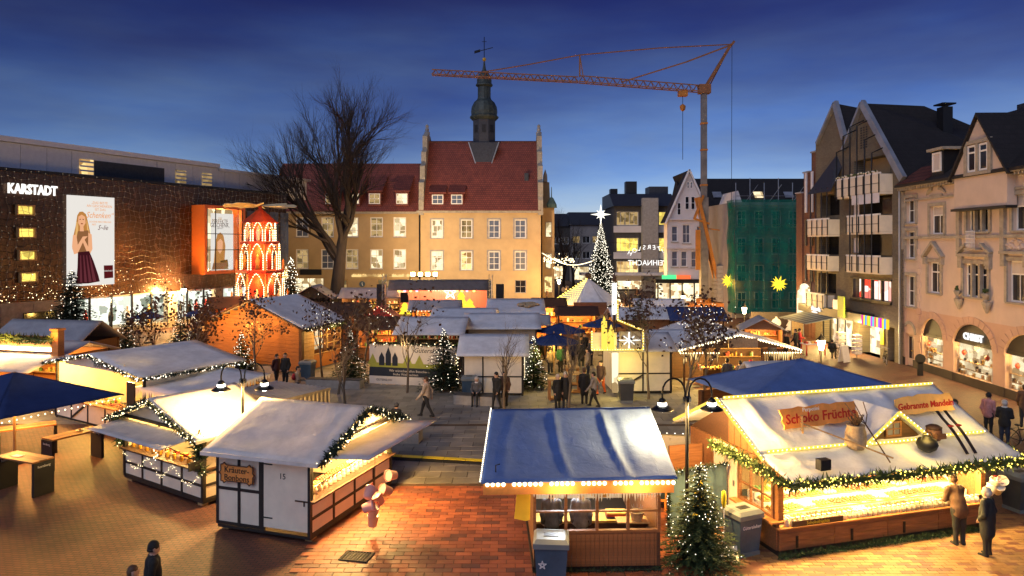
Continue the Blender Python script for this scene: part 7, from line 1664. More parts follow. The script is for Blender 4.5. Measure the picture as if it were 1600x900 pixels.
# young trees with withered leaves
for i, (x, y, h, lv, lt, lb) in enumerate(((-20.6, 46.2, 2.6, 260, 40, 'thin lit sapling with withered leaves left of the log hut'), (-18.6, 40.8, 2.4, 330, 0, 'young tree full of brown leaves before the log hut wall'), (-9.2, 37.2, 2.9, 230, 0, 'young tree with few brown leaves at the corner of the log hut'), (-7.9, 33.4, 2.1, 30, 0, 'leafless young tree left of the walking man'), (-5.6, 37.6, 3.1, 70, 0, 'young tree standing in front of the printed banner'), (-.35, 33.2, 2.3, 0, 0, 'leafless bushy young tree by the stone bench'), (7.0, 36.0, 3.2, 420, 0, 'young tree with brown leaves before the candle gable stall'), (8.6, 35.2, 2.9, 260, 60, 'young tree with brown leaves right of the candle gable stall'), (-24.6, 46.8, 2.2, 130, 0, 'young tree with few leaves near the department store'), (2.7, 33.5, 2.3, 0, 0, 'thin bare sapling by the wooden bar tables'), (-22.3, 43.6, 2.6, 320, 30, 'leafy brown sapling at the left end of the pale pavement'), (-14.9, 40.9, 2.7, 300, 0, 'brown leaved sapling before the middle of the log hut'), (-11.3, 42.0, 2.8, 160, 24, 'half bare sapling at the shop window of the log hut'), (9.9, 36.3, 2.8, 300, 40, 'brown leaved sapling in front of the bulb edged bar'), (-9.4, 45.0, 2.6, 120, 30, 'thin lit sapling behind the printed banner'))):
    bare_tree('young_tree', lb, (x, y, 0), h, .075, 60 + i, levels=4, spread=.55, leaves=lv, bark='bark_young', first=.4, nsplit=(6, 4, 3, 2), up=.45, leafsize=.2, lights=lt, lightr=.02, minlen=.1)

# crane
cr = thing('tower_crane', 'orange self-erecting tower crane with lattice jib above the square', 'crane', (21.8, 80, 0))
MB().box(-2.6, 2.4, -1.6, 1.6, .3, 1.3).build('undercarriage', 'sign_orange', cr)
MB().box(-.42, .42, -.42, .42, 1.3, 13.2).build('lower_mast', 'crane_steel', cr); MB().box(-.3, .3, -.3, .3, 13.2, 25.2).build('upper_mast', 'crane_steel', cr)
for z in (14.5, 18.5, 21.5): MB().box(-.36, .36, -.36, .36, z, z + .2).build('mast_collar', 'crane_orange', cr)
def lattice(a, b, w, h, n, m, name, par):
    a = Vector(a); b = Vector(b); d = (b - a); up = Vector((0, 0, 1)); sd = Vector((0, 1, 0)); mb = MB()
    ch = [(-w / 2, 0), (w / 2, 0), (0, h)]
    for o, u in ch: mb.bar(a + sd * o + up * u, b + sd * o + up * u, .11)
    for i in range(n):
        p = a + d * i / n; q = a + d * (i + 1) / n; mid = (p + q) / 2
        for o in (-w / 2, w / 2): mb.bar(p + sd * o, mid + up * h, .06); mb.bar(mid + up * h, q + sd * o, .06)
        mb.bar(p - sd * w / 2, p + sd * w / 2, .05)
    return mb.build(name, m, par)
lattice((-.4, 0, 25.2), (-14.2, 0, 26.3), .8, .75, 16, 'crane_rust', 'jib', cr); lattice((-14.3, 0, 26.3), (-30.9, 0, 27.15), .7, .6, 20, 'crane_rust', 'jib', cr)
MB().box(-.6, .7, -.5, .5, 25.0, 26.0).build('jib_head', 'crane_rust', cr)
MB().bar((.2, .3, 25.8), (3.1, 0, 30.6), .28, .28).bar((.2, -.3, 25.8), (3.1, 0, 30.6), .28, .28).build('a_frame', 'crane_rust', cr); MB().bar((.5, 0, 25.6), (3.0, 0, 30.4), .12).bar((3.1, -.2, 30.5), (3.4, -.2, 30.9), .25).build('a_frame_strut', 'crane_rust', cr)
MB().tube([(3.1, 0, 30.6), (-5, 0, 30.2), (-14.1, 0, 29.4)], .07, 5).tube([(-14.1, 0, 29.4), (-20, 0, 28.3), (-25.5, 0, 27.4)], .07, 5).build('tie_rope', 'crane_rust', cr)
MB().bar((-14.1, 0, 26.9), (-14.1, 0, 29.4), .16).bar((-13.7, 0, 26.9), (-14.1, 0, 29.4), .1).build('king_post', 'crane_rust', cr)
MB().bar((3.0, 0, 30.5), (-2, 0, 28.6), .16).bar((-2, 0, 28.6), (-9.4, 0, 26.3), .14).build('tie_bar', 'crane_rust', cr)
MB().tube([(3.2, 0, 30.7), (3.1, 0, 1.2)], .03, 4).build('hoist_rope', 'black_metal', cr); MB().box(-2.9, -1.9, -.4, .4, 24.7, 25.3).build('trolley', 'crane_orange', cr)
MB().tube([(-2.4, 0, 24.7), (-2.4, 0, 17.5)], .035, 4).build('hoist_rope', 'black_metal', cr)
hk = MB().lathe([(.1, .4), (.35, .2), (.3, -.2), (.1, -.4)], 8, (-2.4, 0, 23.4)).build('hook_block', 'crane_orange', cr)
MB().bar((-.75, -.55, 13.2), (1.9, -.6, 1.6), .28, .34).bar((-.75, .55, 13.2), (1.9, .6, 1.6), .28, .34).build('erecting_strut', 'crane_orange', cr)
MB().bar((-1.2, -.5, 10.8), (-.2, -.5, 13.4), .26).bar((-1.3, -.5, 10.8), (.5, -.5, 10.2), .22).build('knee_bracket', 'crane_orange', cr); MB().bar((-.6, 0, 9.8), (3.9, 0, 9.2), .12).build('stay', 'crane_orange', cr); MB().bar((-.8, -.5, 5.0), (-.8, -.5, 9.5), .5, .3).build('slew_box', 'crane_orange', cr)
MB().lathe([(.9, 1.3), (.9, 1.7), (.55, 1.8)], 16).build('slew_ring', 'crane_orange', cr)
for i in range(9): 
    MB().box(1.2, 4.2, -1.2, 1.2, 1.45 + .45 * i, 1.86 + .45 * i).build('ballast_block', 'concrete', cr)
stn = thing('tarp_heap', 'yellow tarpaulin covered machine by the crane foot', 'machine', (15.6, 77, 0)); MB().lathe([(1.6, 0), (1.5, .8), (.9, 1.5), (.2, 1.7)], 10).build('cover', 'yellow', stn, smooth=True); MB().box(-1.9, 1.9, -1.2, -1.0, 0, 1.0).build('board', 'sign_orange', stn)

# hoarding with winter pattern and horse-drawn sleigh prop area
hd = thing('hoarding', 'dark hoarding with pale winter ornaments beside the crane', 'hoarding', (21.2, 62.5, 0), R(-4))
MB().box(0, 6.0, 0, .06, .1, 1.9).build('panel', 'plinth', hd)
for i, x in enumerate((.8, 2.2, 3.4, 4.8)):
    if i % 2: MB().lathe([(.42, -.01), (.42, .01)], 14, (0, 0, 0), 0, Matrix.Translation((x, -.02, .95)) @ Matrix.Rotation(R(90), 4, 'X')).box(x - .08, x + .08, -.03, -.005, 1.36, 1.5).build('ornament', 'white_paint', hd)
    else: MB().ext([(x, -.02, 1.6), (x + .2, -.02, 1.15), (x + .1, -.02, 1.15), (x + .35, -.02, .7), (x + .2, -.02, .7), (x + .5, -.02, .3), (x - .5, -.02, .3), (x - .2, -.02, .7), (x - .35, -.02, .7), (x - .1, -.02, 1.15), (x - .2, -.02, 1.15)], (0, -.01, 0)).build('ornament', 'white_paint', hd)
f2 = thing('cloth_fence', 'building site fence hung with brown cloth below the scaffolding', 'fence', (23.8, 60.0, 0), R(20))
for i in range(5): MB().tube([(1.3 * i, 0, 0), (1.3 * i, 0, 1.9)], .04, 5).build('post', 'steel', f2)
for i in range(4): a = MB(); tarp(a, (1.3 * i, 0, .2), (1.3 * i + 1.3, 0, .2), (1.3 * i + 1.3, 0, 1.8), (1.3 * i, 0, 1.8), 8, 6, .06, .05, i, .01); a.build('cloth', 'jute', f2, smooth=True)
# herrnhut style stars
def spike_star(label, loc, r, drop):
    t = thing('yellow_star', label, 'star', loc, 0, None); m = MB(); rr = random.Random(3); m.ball((0, 0, 0), r * .42, 8, 6)
    for i in range(26):
        z = 1 - 2 * (i + .5) / 26; a = 2.4 * i; d = Vector((math.sqrt(1 - z * z) * math.cos(a), math.sqrt(1 - z * z) * math.sin(a), z)); s1 = d.orthogonal().normalized() * r * .16; s2 = d.cross(s1).normalized() * r * .16
        m.add([d * r * .3 + s1, d * r * .3 + s2, d * r * .3 - s1, d * r * .3 - s2, d * r], [(0, 1, 4), (1, 2, 4), (2, 3, 4), (3, 0, 4)])
    m.build('spikes', 'star_yellow', t); MB().tube([(0, 0, r * .5), (0, 0, drop)], .02, 4).build('cable', 'black', t); light(t, (0, -r * 1.2, -.3), 45, (1, .66, .1), .2)
spike_star('glowing yellow star hanging before the green scaffold net', (25.4, 67, 4.15), .8, 2.6)
spike_star('glowing yellow star beside the stacked ballast of the crane', (23.4, 76, 3.95), .85, 3)
# light lettering across the street, seen from behind
ls = thing('light_sign', 'festive light lettering spanning the street, seen from behind', 'light sign', (17.6, 96, 0))
for sgn in (-1, 1): MB().tube([(4.9 * sgn, 0, 0), (4.9 * sgn, 0, 8.5)], .06, 6).build('mast', 'black_metal', ls)
MB().tube([(-4.9, 0, 8.2), (0, 0, 7.8), (4.9, 0, 8.2)], .03, 4).tube([(-4.9, 0, 4.6), (4.9, 0, 4.6)], .03, 4).build('wire', 'black_metal', ls)
text('lettering', 'WEIHNACHT', 1.05, 'neon_white', ls, (1.1, 0, 5.3), (R(90), 0, R(180)), .03, sx=.92)
for i, ch in enumerate('GÜTERSLOH'):
    a = R(28 - 56 * i / 8.0); x = 7.0 * math.sin(a); z = 6.55 + 7.0 * (math.cos(a) - 1) + .9
    text('lettering', ch, .85, 'neon_white', ls, (x * .8 + 1.1, 0, z), (R(90), a, R(180)), .03)
lc = thing('light_chain', 'swags of small lights across the street left of the tall tree', 'light chain', (6.5, 100, 0))
pts = []
for i in range(60): u = i / 59; pts.append(Vector((-2.2 + 7.6 * u, 0, 6.6 - 1.2 * math.sin(u * 3.1) - u * .9)))
bulbs(lc, pts, .07, 'bulb', 'lights'); rr = random.Random(2); bulbs(lc, [Vector((rr.uniform(-2, 2.4), rr.uniform(-.5, .5), 5.6 + rr.gauss(0, .3))) for _ in range(70)], .08, 'bulb', 'lights'); MB().tube(pts, .02, 3).build('wire', 'black', lc); MB().tube([(-2.2, 0, 0), (-2.2, 0, 6.7)], .05, 5).build('mast', 'black_metal', lc)

# ================================================================== STREET FURNITURE
def twin_lamp(label, x, y, hz, rz, E):
    t = thing('street_lamp', label, 'street lamp', (x, y, 0), rz, 'twin arm street lamps')
    MB().lathe([(.12, 0), (.12, .5), (.06, .55), (.042, hz + .15)], 10).build('pole', 'black_metal', t); MB().lathe([(.11, 0), (.11, .12)], 10, (0, 0, hz + .02)).build('collar', 'black_metal', t)
    for s_ in (-1, 1):
        pts = [(s_ * .05, 0, hz + .1)] + [(s_ * (.35 - .30 * math.cos(R(180 * i / 8))), 0, hz + .25 + .38 * math.sin(R(180 * i / 8))) for i in range(9)]; pts.append((s_ * .65, 0, hz + .05))
        a = MB().tube(pts, .025, 6).build('arm', 'black_metal', t)
        MB().lathe([(.03, .12), (.09, .08), (.12, .0)], 14, (s_ * .65, 0, hz)).build('lamp_cap', 'black_metal', t, smooth=True); MB().lathe([(.115, -.07), (.115, -.001)], 14, (s_ * .65, 0, hz)).build('glow_ring', 'lamp_white', t, smooth=True); MB().lathe([(.13, -.07), (.29, -.17), (.3, -.19), (.13, -.16)], 16, (s_ * .65, 0, hz)).build('lamp_hood', 'black_metal', t, smooth=True)
        MB().lathe([(1e-5, -.26), (.08, -.24), (.13, -.19), (.13, -.175)], 14, (s_ * .65, 0, hz)).build('lamp_glass', 'lamp_white', t, smooth=True)
        light(t, (s_ * .65, 0, hz - .36), E, (1, .66, .3), .1)
    return t
twin_lamp('twin arm street lamp behind kiosk 15', -8.45, 22.1, 3.6, R(8), 520)
twin_lamp('twin arm street lamp between snack kiosk and chocolate fruit kiosk', 4.6, 18.5, 3.82, 0, 430)
def lantern(label, x, y, h, E, s_=1.):
    t = thing('lantern', label, 'street lamp', (x, y, 0), 0, 'old style lanterns')
    MB().lathe([(.14, 0), (.14, .4), (.06, .5), (.045, h - .75)], 8).build('pole', 'black_metal', t)
    MB().lathe([(.12, h - .75), (.22 * s_, h - .2)], 6).build('glass', 'lamp_glow', t); MB().lathe([(.26 * s_, h - .2), (.2 * s_, h - .1), (.08, h + .06), (.03, h + .2), (1e-5, h + .28)], 6).build('roof', 'black_metal', t)
    light(t, (0, -.5, h - .45), E * 1.7, (1, .62, .26), .2)
lantern('old style lantern in front of the striped awning shop', 17.4, 39.6, 2.75, 420, 1.1)
lantern('old style lantern beside the dark winter hoarding', 20.3, 61.5, 2.6, 420); lantern('old style lantern before the department store windows', -31.0, 66.5, 3.9, 900, 1.2); lantern('old style lantern by the crane foot', 17.9, 73.5, 2.7, 500, 1.1)
lantern('old style lantern in the street before the lit shops', 15.2, 92, 3.2, 900, 1.2); lantern('old style lantern left in the far street', 6.4, 96, 3.2, 700, 1.2)
def wheelie_bin(label, x, y, rz, col, s_=1.):
    t = thing('litter_bin', label, 'litter bin', (x, y, 0), rz); w = .36 * s_
    m = MB(); m.add([(-w * .85, -w * .75, .12), (w * .85, -w * .75, .12), (w * .85, w * .75, .12), (-w * .85, w * .75, .12), (-w, -w * .95, .98), (w, -w * .95, .98), (w, w * .95, .98), (-w, w * .95, .98)], [(3, 2, 1, 0), (0, 1, 5, 4), (1, 2, 6, 5), (2, 3, 7, 6), (3, 0, 4, 7)]); m.build('body', col, t)
    MB().box(-w * .9, w * .9, -w * .8, w * .8, .02, .118).build('foot', 'bin_grey', t)
    MB().add([(-w * 1.1, -w * 1.05, .985), (w * 1.1, -w * 1.05, .985), (w * 1.1, w * 1.05, .985), (-w * 1.1, w * 1.05, .985), (-w * 1.1, -w * 1.05, 1.1), (w * 1.1, -w * 1.05, 1.1), (w * 1.1, w * 1.05, 1.1), (-w * 1.1, w * 1.05, 1.1), (-w * .9, -w * .8, 1.18), (w * .9, -w * .8, 1.18), (w * .9, w * .8, 1.18), (-w * .9, w * .8, 1.18)], [(0, 1, 5, 4), (1, 2, 6, 5), (2, 3, 7, 6), (3, 0, 4, 7), (4, 5, 9, 8), (5, 6, 10, 9), (6, 7, 11, 10), (7, 4, 8, 11), (8, 9, 10, 11)]).build('lid', 'bin_grey', t)
    MB().box(-w * .45, w * .45, -w * .35, w * .2, 1.181, 1.19).build('slot', 'black', t); return t
b1 = wheelie_bin('grey and blue litter bin with star in front of the snack kiosk', .92, 16.5, R(-4), 'bin_blue', 1.05)
st = MB()
for k in range(5):
    a0, a1 = R(90 + 144 * k), R(90 + 144 * (k + 1)); st.bar((-.2 + .1 * math.cos(a0), -.34, .6 + .1 * math.sin(a0)), (-.2 + .1 * math.cos(a1), -.34, .6 + .1 * math.sin(a1)), .015)
st.build('star_print', 'white_paint', b1)
b2 = wheelie_bin('litter bin with printed name beside the lit foreground christmas tree', 5.95, 18.2, R(24), 'bin_blue', 1.0); text('lettering', 'Gütersloher', .12, 'white_paint', b2, (0, -.345, .78), (R(84), 0, 0), .002, .3)
wheelie_bin('grey litter bin at the far end of the chocolate fruit kiosk', 15.2, 21.1, R(16), 'bin_dark', 1.0); wheelie_bin('litter bin with printed towers beside the timber stall', -2.2, 36.2, 0, 'bin_blue', 1.0); wheelie_bin('teal litter bin by the shop window of the log hut', -11.9, 41.0, R(-10), 'bin_blue', 1.0); wheelie_bin('grey litter bin under the candle gable', 5.75, 35.5, 0, 'bin_dark', 1.0)
def bench(label, x, y, rz, L, wood=True):
    t = thing('stone_bench', label, 'bench', (x, y, 0), rz, 'stone block benches'); MB().box(0, L, 0, .7, 0, .46).build('block', 'concrete', t)
    n = 5
    for i in range(n): MB().box(.02, L - .02, .03 + i * .13, .14 + i * .13, .462, .5).build('slat', 'concrete_dark', t)
bench('stone block bench in front of the log hut', -17.9, 43.6, R(-8), 3.4); bench('stone block bench between log hut corner and young trees', -11.4, 38.9, R(-8), 3.1); bench('stone block bench near the yellow cable ramp', -5.9, 28.2, R(-6), 2.2); bench('stone block bench by the half-timbered stall', -2.9, 34.9, R(-14), 2.6)
# bar tables under the parasol
def bar_table(label, x, y, rz):
    t = thing('bar_table', label, 'table', (x, y, 0), rz, 'dark bar tables under the parasol')
    for k in range(3): MB().box(-.9, .9, -.35 + .235 * k, -.12 + .235 * k, 1.06, 1.11).build('top_board', 'wood_orange' if k != 1 else 'wood_brown', t)
    for s_ in (-1, 1): 
        l = MB().box(s_ * .88 - .05, s_ * .88 + .05, -.33, .33, 0, 1.055).build('leg_panel', 'black', t); text('lettering', 'hornberg', .11, 'white_paint', l, (s_ * .88 - .053, 0, .92), (R(90), 0, R(-90)), .002); text('lettering', 'hornberg', .11, 'white_paint', l, (s_ * .88 + .053, 0, .92), (R(90), 0, R(90)), .002)
bar_table('dark bar table with white paper nearest the picture corner', -15.75, 22.75, R(-22)); bar_table('dark bar table standing lengthwise with plates on it', -15.95, 25.6, R(62)); bar_table('dark bar table pushed beside its twin under the parasol', -18.3, 26.6, R(35)); bar_table('second dark bar table of the pushed pair under the parasol', -17.75, 25.95, R(35)) if False else None
pp_ = MB().box(-.16, .16, -.1, .1, 0, .012).build('paper', 'white_paint', None, (-16.0, 22.8, 1.115), R(-10)); tag(pp_, 'sheet of white paper on the nearest bar table', 'paper')
pl = thing('plate', 'plate of leftovers on the lengthwise bar table', 'plate', (-15.9, 25.9, 1.112)); MB().lathe([(.05, 0), (.13, .03), (.14, .035), (.1, .02)], 14).build('dish', 'white_paint', pl); MB().ball((0, 0, .04), .05).build('food', 'goods_gold', pl)
def wood_table(label, x, y, rz): 
    t = thing('wooden_high_table', label, 'table', (x, y, 0), rz, 'wooden high tables by the parasols'); MB().box(-.35, .35, -.35, .35, 1.02, 1.1).build('top', 'wood_light', t)
    for s_ in (-1, 1): MB().box(s_ * .3 - .04, s_ * .3 + .04, -.3, .3, .0, 1.02).build('leg_panel', 'wood_orange', t)
    MB().box(-.26, .26, -.28, .28, .08, .14).build('shelf', 'wood_orange', t)
wood_table('wooden high table nearest the young saplings', 2.2, 36.0, R(5)); wood_table('wooden high table between the two others by the parasols', 3.3, 37.6, R(8)); wood_table('wooden high table closest to the blue parasols', 3.4, 39.6, R(4))
def umbrella(label, x, y, z, r_, m='tarp_navy', group='blue market parasols'):
    t = thing('parasol', label, 'parasol', (x, y, 0), .3, group); MB().tube([(0, 0, 0), (0, 0, z + .1)], .03, 6).build('pole', 'wood_light', t); MB().lathe([(.3, 0), (.3, .08), (.05, .1)], 10).build('foot', 'concrete_dark', t)
    for k in range(8):
        a0, a1 = R(45 * k), R(45 * k + 45); a = MB(); tarp(a, (r_ * math.cos(a0), r_ * math.sin(a0), z - .55), (r_ * math.cos(a1), r_ * math.sin(a1), z - .55), (.01 * math.cos(a1), .01 * math.sin(a1), z), (.01 * math.cos(a0), .01 * math.sin(a0), z), 5, 4, .004, .06, k, .01); a.build('canopy_panel', m, t, smooth=True)
        MB().tube([(0, 0, z - .05), (r_ * math.cos(a0), r_ * math.sin(a0), z - .58)], .012, 4).build('rib', 'wood_light', t)
    light(t, (0, -.3, z - .8), 60, (1, .66, .2), .15)
umbrella('navy parasol further back behind the wooden tables', 3.2, 46.5, 2.75, 1.75); umbrella('navy parasol nearer to the wooden tables', 2.55, 42.8, 2.55, 1.65); umbrella('navy parasol beside the pavilion, left of the light column', 6.4, 50, 2.7, 1.5)
umbrella('plum parasol in front of the store windows, left one', -29.2, 56.5, 2.6, 1.4, 'tarp_navy', 'parasols by the store windows'); umbrella('plum parasol in front of the store windows, beside the lantern', -26.0, 58.5, 2.6, 1.4, 'tarp_navy', 'parasols by the store windows')
# container, fences
ct = thing('container', 'small corrugated grey container behind the white kiosks', 'container', (-11.2, 27.7, 0), R(-29))
def corr(mb, L, h, amp, n, fn):
    for i in range(n):
        x0, x1 = L * i / n, L * (i + 1) / n; xs = [x0, x0 + (x1 - x0) * .35, x0 + (x1 - x0) * .5, x0 + (x1 - x0) * .85, x1]; ds = [0, 0, amp, amp, 0]
        for j in range(4): mb.poly([fn(xs[j], ds[j], 0), fn(xs[j + 1], ds[j + 1], 0), fn(xs[j + 1], ds[j + 1], h), fn(xs[j], ds[j], h)])
m = MB(); corr(m, 3.1, 2.05, .05, 14, lambda x, d, z: (x, d, .1 + z)); m.build('front_wall', 'container', ct); m = MB(); corr(m, 2.4, 2.05, .05, 11, lambda x, d, z: (3.1 - d, x, .1 + z)); m.build('side_wall', 'container', ct); MB().box(.02, .06, 0, 2.4, .1, 2.15).build('side_wall', 'container', ct); MB().box(.06, 3.0, 2.36, 2.4, .1, 2.15).build('back_wall', 'container', ct)
m = MB(); corr(m, 3.1, 2.4, .03, 14, lambda x, d, z: (x, z, 2.17 + d)); m.build('roof', 'zinc', ct); MB().box(-.02, 3.12, -.03, .03, 2.1, 2.2).build('frame_rail', 'container', ct); MB().box(3.08, 3.14, .03, 2.42, 2.1, 2.2).build('frame_rail', 'container', ct); MB().box(-.02, 3.12, -.03, .03, 0, .1).build('frame_rail', 'container', ct)
def cloth_fence(label, p, q, n, h, seed):
    p = Vector((*p, 0)); q = Vector((*q, 0)); L = (q - p).length; t = thing('mesh_fence', label, 'fence', p, math.atan2(q.y - p.y, q.x - p.x), 'cloth covered mesh fences')
    for i in range(n + 1): MB().tube([(L * i / n, 0, 0), (L * i / n, 0, h + .05)], .025, 5).build('post', 'steel', t)
    for i in range(n):
        a = MB(); tarp(a, (L * i / n, 0, .08), (L * (i + 1) / n, 0, .08), (L * (i + 1) / n, 0, h), (L * i / n, 0, h), 8, 5, .03, .03, seed + i, .008); a.build('cloth_panel', 'fence_cloth', t, smooth=True)
        MB().tube([(L * i / n, -.03, h), (L * (i + 1) / n, -.03, h)], .02, 4).build('top_rail', 'steel', t)
    bulbs(t, along([(0, -.05, h + .05), (L, -.05, h + .05)], .25), .022, 'bulb_white')
cloth_fence('cloth covered fence between icicle annex and container', (-13.6, 30.4), (-11.5, 28.7), 2, 1.6, 1); cloth_fence('cloth covered fence running right from the container', (-8.2, 28.0), (-4.3, 25.0), 3, 1.5, 5); cloth_fence('cloth covered fence behind the twin lamp by the snack kiosk', (4.6, 23.3), (7.4, 22.9), 2, 1.7, 9)
cb = thing('cupboard', 'light wooden storage cupboard by the cloth fence behind the snack kiosk', 'cupboard', (5.75, 21.9, 0), R(10)); MB().box(0, .9, 0, .7, 0, 1.45).build('carcass', 'wood_light', cb); MB().box(.03, .44, -.03, -.003, .1, 1.35).build('door', 'wood_light', cb); MB().box(.46, .87, -.03, -.003, .1, 1.35).build('door', 'wood_light', cb); MB().box(-.05, .95, -.08, .75, 1.452, 1.5).build('top', 'zinc', cb)
sn = thing('chalk_board', 'orange framed chalk board beside the snack kiosk', 'sign', (4.32, 21.0, 0), R(-6)); MB().box(-.3, .3, 0, .04, .3, 1.6).build('frame', 'sign_orange', sn); MB().box(-.24, .24, -.01, -.001, .38, 1.52).build('board', 'navy_board', sn)
for s_ in (-1, 1): MB().box(s_ * .25 - .03, s_ * .25 + .03, .0, .04, 0, .299).build('leg', 'sign_orange', sn)
bdp = thing('painted_board', 'blue board painted with yellow fir trees between the two kiosks', 'board', (4.25, 19.1, 0), R(24))
MB().box(0, 2.0, 0, .06, 0, 1.75).build('panel', 'backdrop_blue', bdp)
for x, h, w, m_, y in ((1.05, 1.35, .7, 'tree_yellow', -.012), (1.5, .8, .5, 'navy_board', -.008), (.6, .9, .45, 'navy_board', -.008)):
    pts = [(0, h), (.28 * w, .7 * h), (.16 * w, .7 * h), (.4 * w, .4 * h), (.24 * w, .4 * h), (.5 * w, .08 * h)]; P = pts + [(-a, b) for a, b in reversed(pts[1:])]; MB().ext([(x + a, y + .004, .15 + b) for a, b in P], (0, y, 0)).build('painted_tree', m_, bdp)
garland(bdp, [(0, -.02, 1.78), (2.0, -.02, 1.78)], .07, 5, 150, .1, .014, 14, 'needle_dark', 'bulb_white'); garland(bdp, [(0, -.02, 1.75), (0, -.02, .1)], .07, 6, 150, .1, .014, 14, 'needle_dark', 'bulb_white')
sw = thing('snow_shovel', 'grey snow shovel with yellow gloves standing by the litter bin', 'shovel', (5.42, 17.9, 0), R(-8)); MB().tube([(0, .12, .25), (0, .2, 1.35)], .018, 6).build('shaft', 'white_paint', sw); MB().grid(6, 4, lambda u, v: (-.3 + .6 * u, -.35 + .42 * v, .02 + .25 * v * v + .03 * math.cos(u * 6.28)), 0, thick=(0, 0, .01)).build('blade', 'steel', sw); MB().lathe([(.03, 0), (.06, .12), (.065, .3), (.05, .42), (1e-5, .46)], 8, (0, .2, 1.2)).build('glove', 'yellow', sw, smooth=True)
# printed banner fence
bn = thing('banner_fence', 'printed banner with dark towers and fir trees on a fence', 'banner', (-8.1, 40.0, 0), R(-13))
MB().box(0, 5.2, 0, .05, .05, .5).build('base_panel', 'banner_cream', bn); MB().box(0, 5.2, -.01, .04, .5, 1.0).build('navy_band', 'banner_navy', bn); MB().box(0, 5.2, 0, .045, 1.0, 1.25).build('green_band', 'olive_board', bn); MB().box(0, 5.2, .003, .048, 1.25, 2.3).build('cream_panel', 'banner_cream', bn)
for x, h in ((.75, .75), (1.15, 1.05), (1.55, .75)): MB().ext([(x - .16, -.012, 1.1), (x - .16, -.012, 1.1 + h * .6), (x, -.012, 1.1 + h), (x + .16, -.012, 1.1 + h * .6), (x + .16, -.012, 1.1)], (0, .01, 0)).build('tower_print', 'banner_navy', bn)
for x, h in ((2.3, .7), (3.0, .6), (4.3, .45), (.2, .6)): MB().ext([(x - .3, -.006, 1.15), (x, -.006, 1.15 + h), (x + .3, -.006, 1.15)], (0, .008, 0)).build('tree_print', 'olive_board', bn)
text('lettering', 'Gütersloher', .38, 'banner_navy', bn, (3.6, -.01, 2.0), ext=.003, shear=.3); text('lettering', 'Wir wünschen allen Besuchern', .19, 'banner_cream', bn, (2.4, -.02, .82), ext=.003); text('lettering', 'frohe Weihnachten', .19, 'banner_cream', bn, (2.2, -.02, .62), ext=.003); text('lettering', 'GÜTERSLOH', .17, 'banner_navy', bn, (.9, -.01, .28), ext=.003)
st = MB()
for k in range(5): a0, a1 = R(90 + 144 * k), R(90 + 144 * (k + 1)); st.bar((4.6 + .3 * math.cos(a0), -.02, 1.75 + .3 * math.sin(a0)), (4.6 + .3 * math.cos(a1), -.02, 1.75 + .3 * math.sin(a1)), .03)
st.build('star_print', 'banner_navy', bn)
for x in (0, 1.75, 3.5, 5.2): MB().tube([(x, .08, 0), (x, .08, 2.35)], .03, 5).build('post', 'steel', bn)
garland(bn, [(0, 0, 2.34), (5.2, 0, 2.34), (5.2, 0, .1)], .09, 8, 120, .16, .03, 6, 'needle_dark'); light(bn, (2.6, -1.8, 2.6), 45, (1, .8, .55), .2)
# cable ramp and drain
rp = thing('cable_ramp', 'yellow and black cable ramp lying across the paving', 'cable ramp', (-4.9, 26.3, .02), R(-10))
for i in range(5):
    o = MB().ext([(.82 * i, -.3, 0), (.82 * i, -.1, .07), (.82 * i, .1, .07), (.82 * i, .3, 0)], (.8, 0, 0)).build('ramp_segment', 'rubber', rp); MB().box(.82 * i, .82 * i + .8, -.13, .13, .072, .085).build('lid', 'yellow', o)
    MB().ext([(.82 * i, .11, .071), (.82 * i, .29, .012), (.82 * i, .29, .016), (.82 * i, .11, .078)], (.8, 0, 0)).build('yellow_strip', 'yellow', o)
dg_ = thing('drain_grate', 'rusty drain grate set into the orange brick paving', 'drain grate', (-3.95, 17.9, .02), R(-12)); MB().box(-.36, .36, -.26, .26, 0, .01).build('pit_shade', 'black', dg_)  # flat black plate in place of the shade below the bars
for i in range(9): MB().box(-.34 + .08 * i, -.30 + .08 * i, -.24, .24, .011, .03).build('bar', 'iron', dg_)
MB().box(-.38, -.345, -.27, .27, 0, .035).box(.345, .38, -.27, .27, 0, .035).box(-.345, .345, -.27, -.245, 0, .035).box(-.345, .345, .245, .27, 0, .035).build('frame', 'iron', dg_)
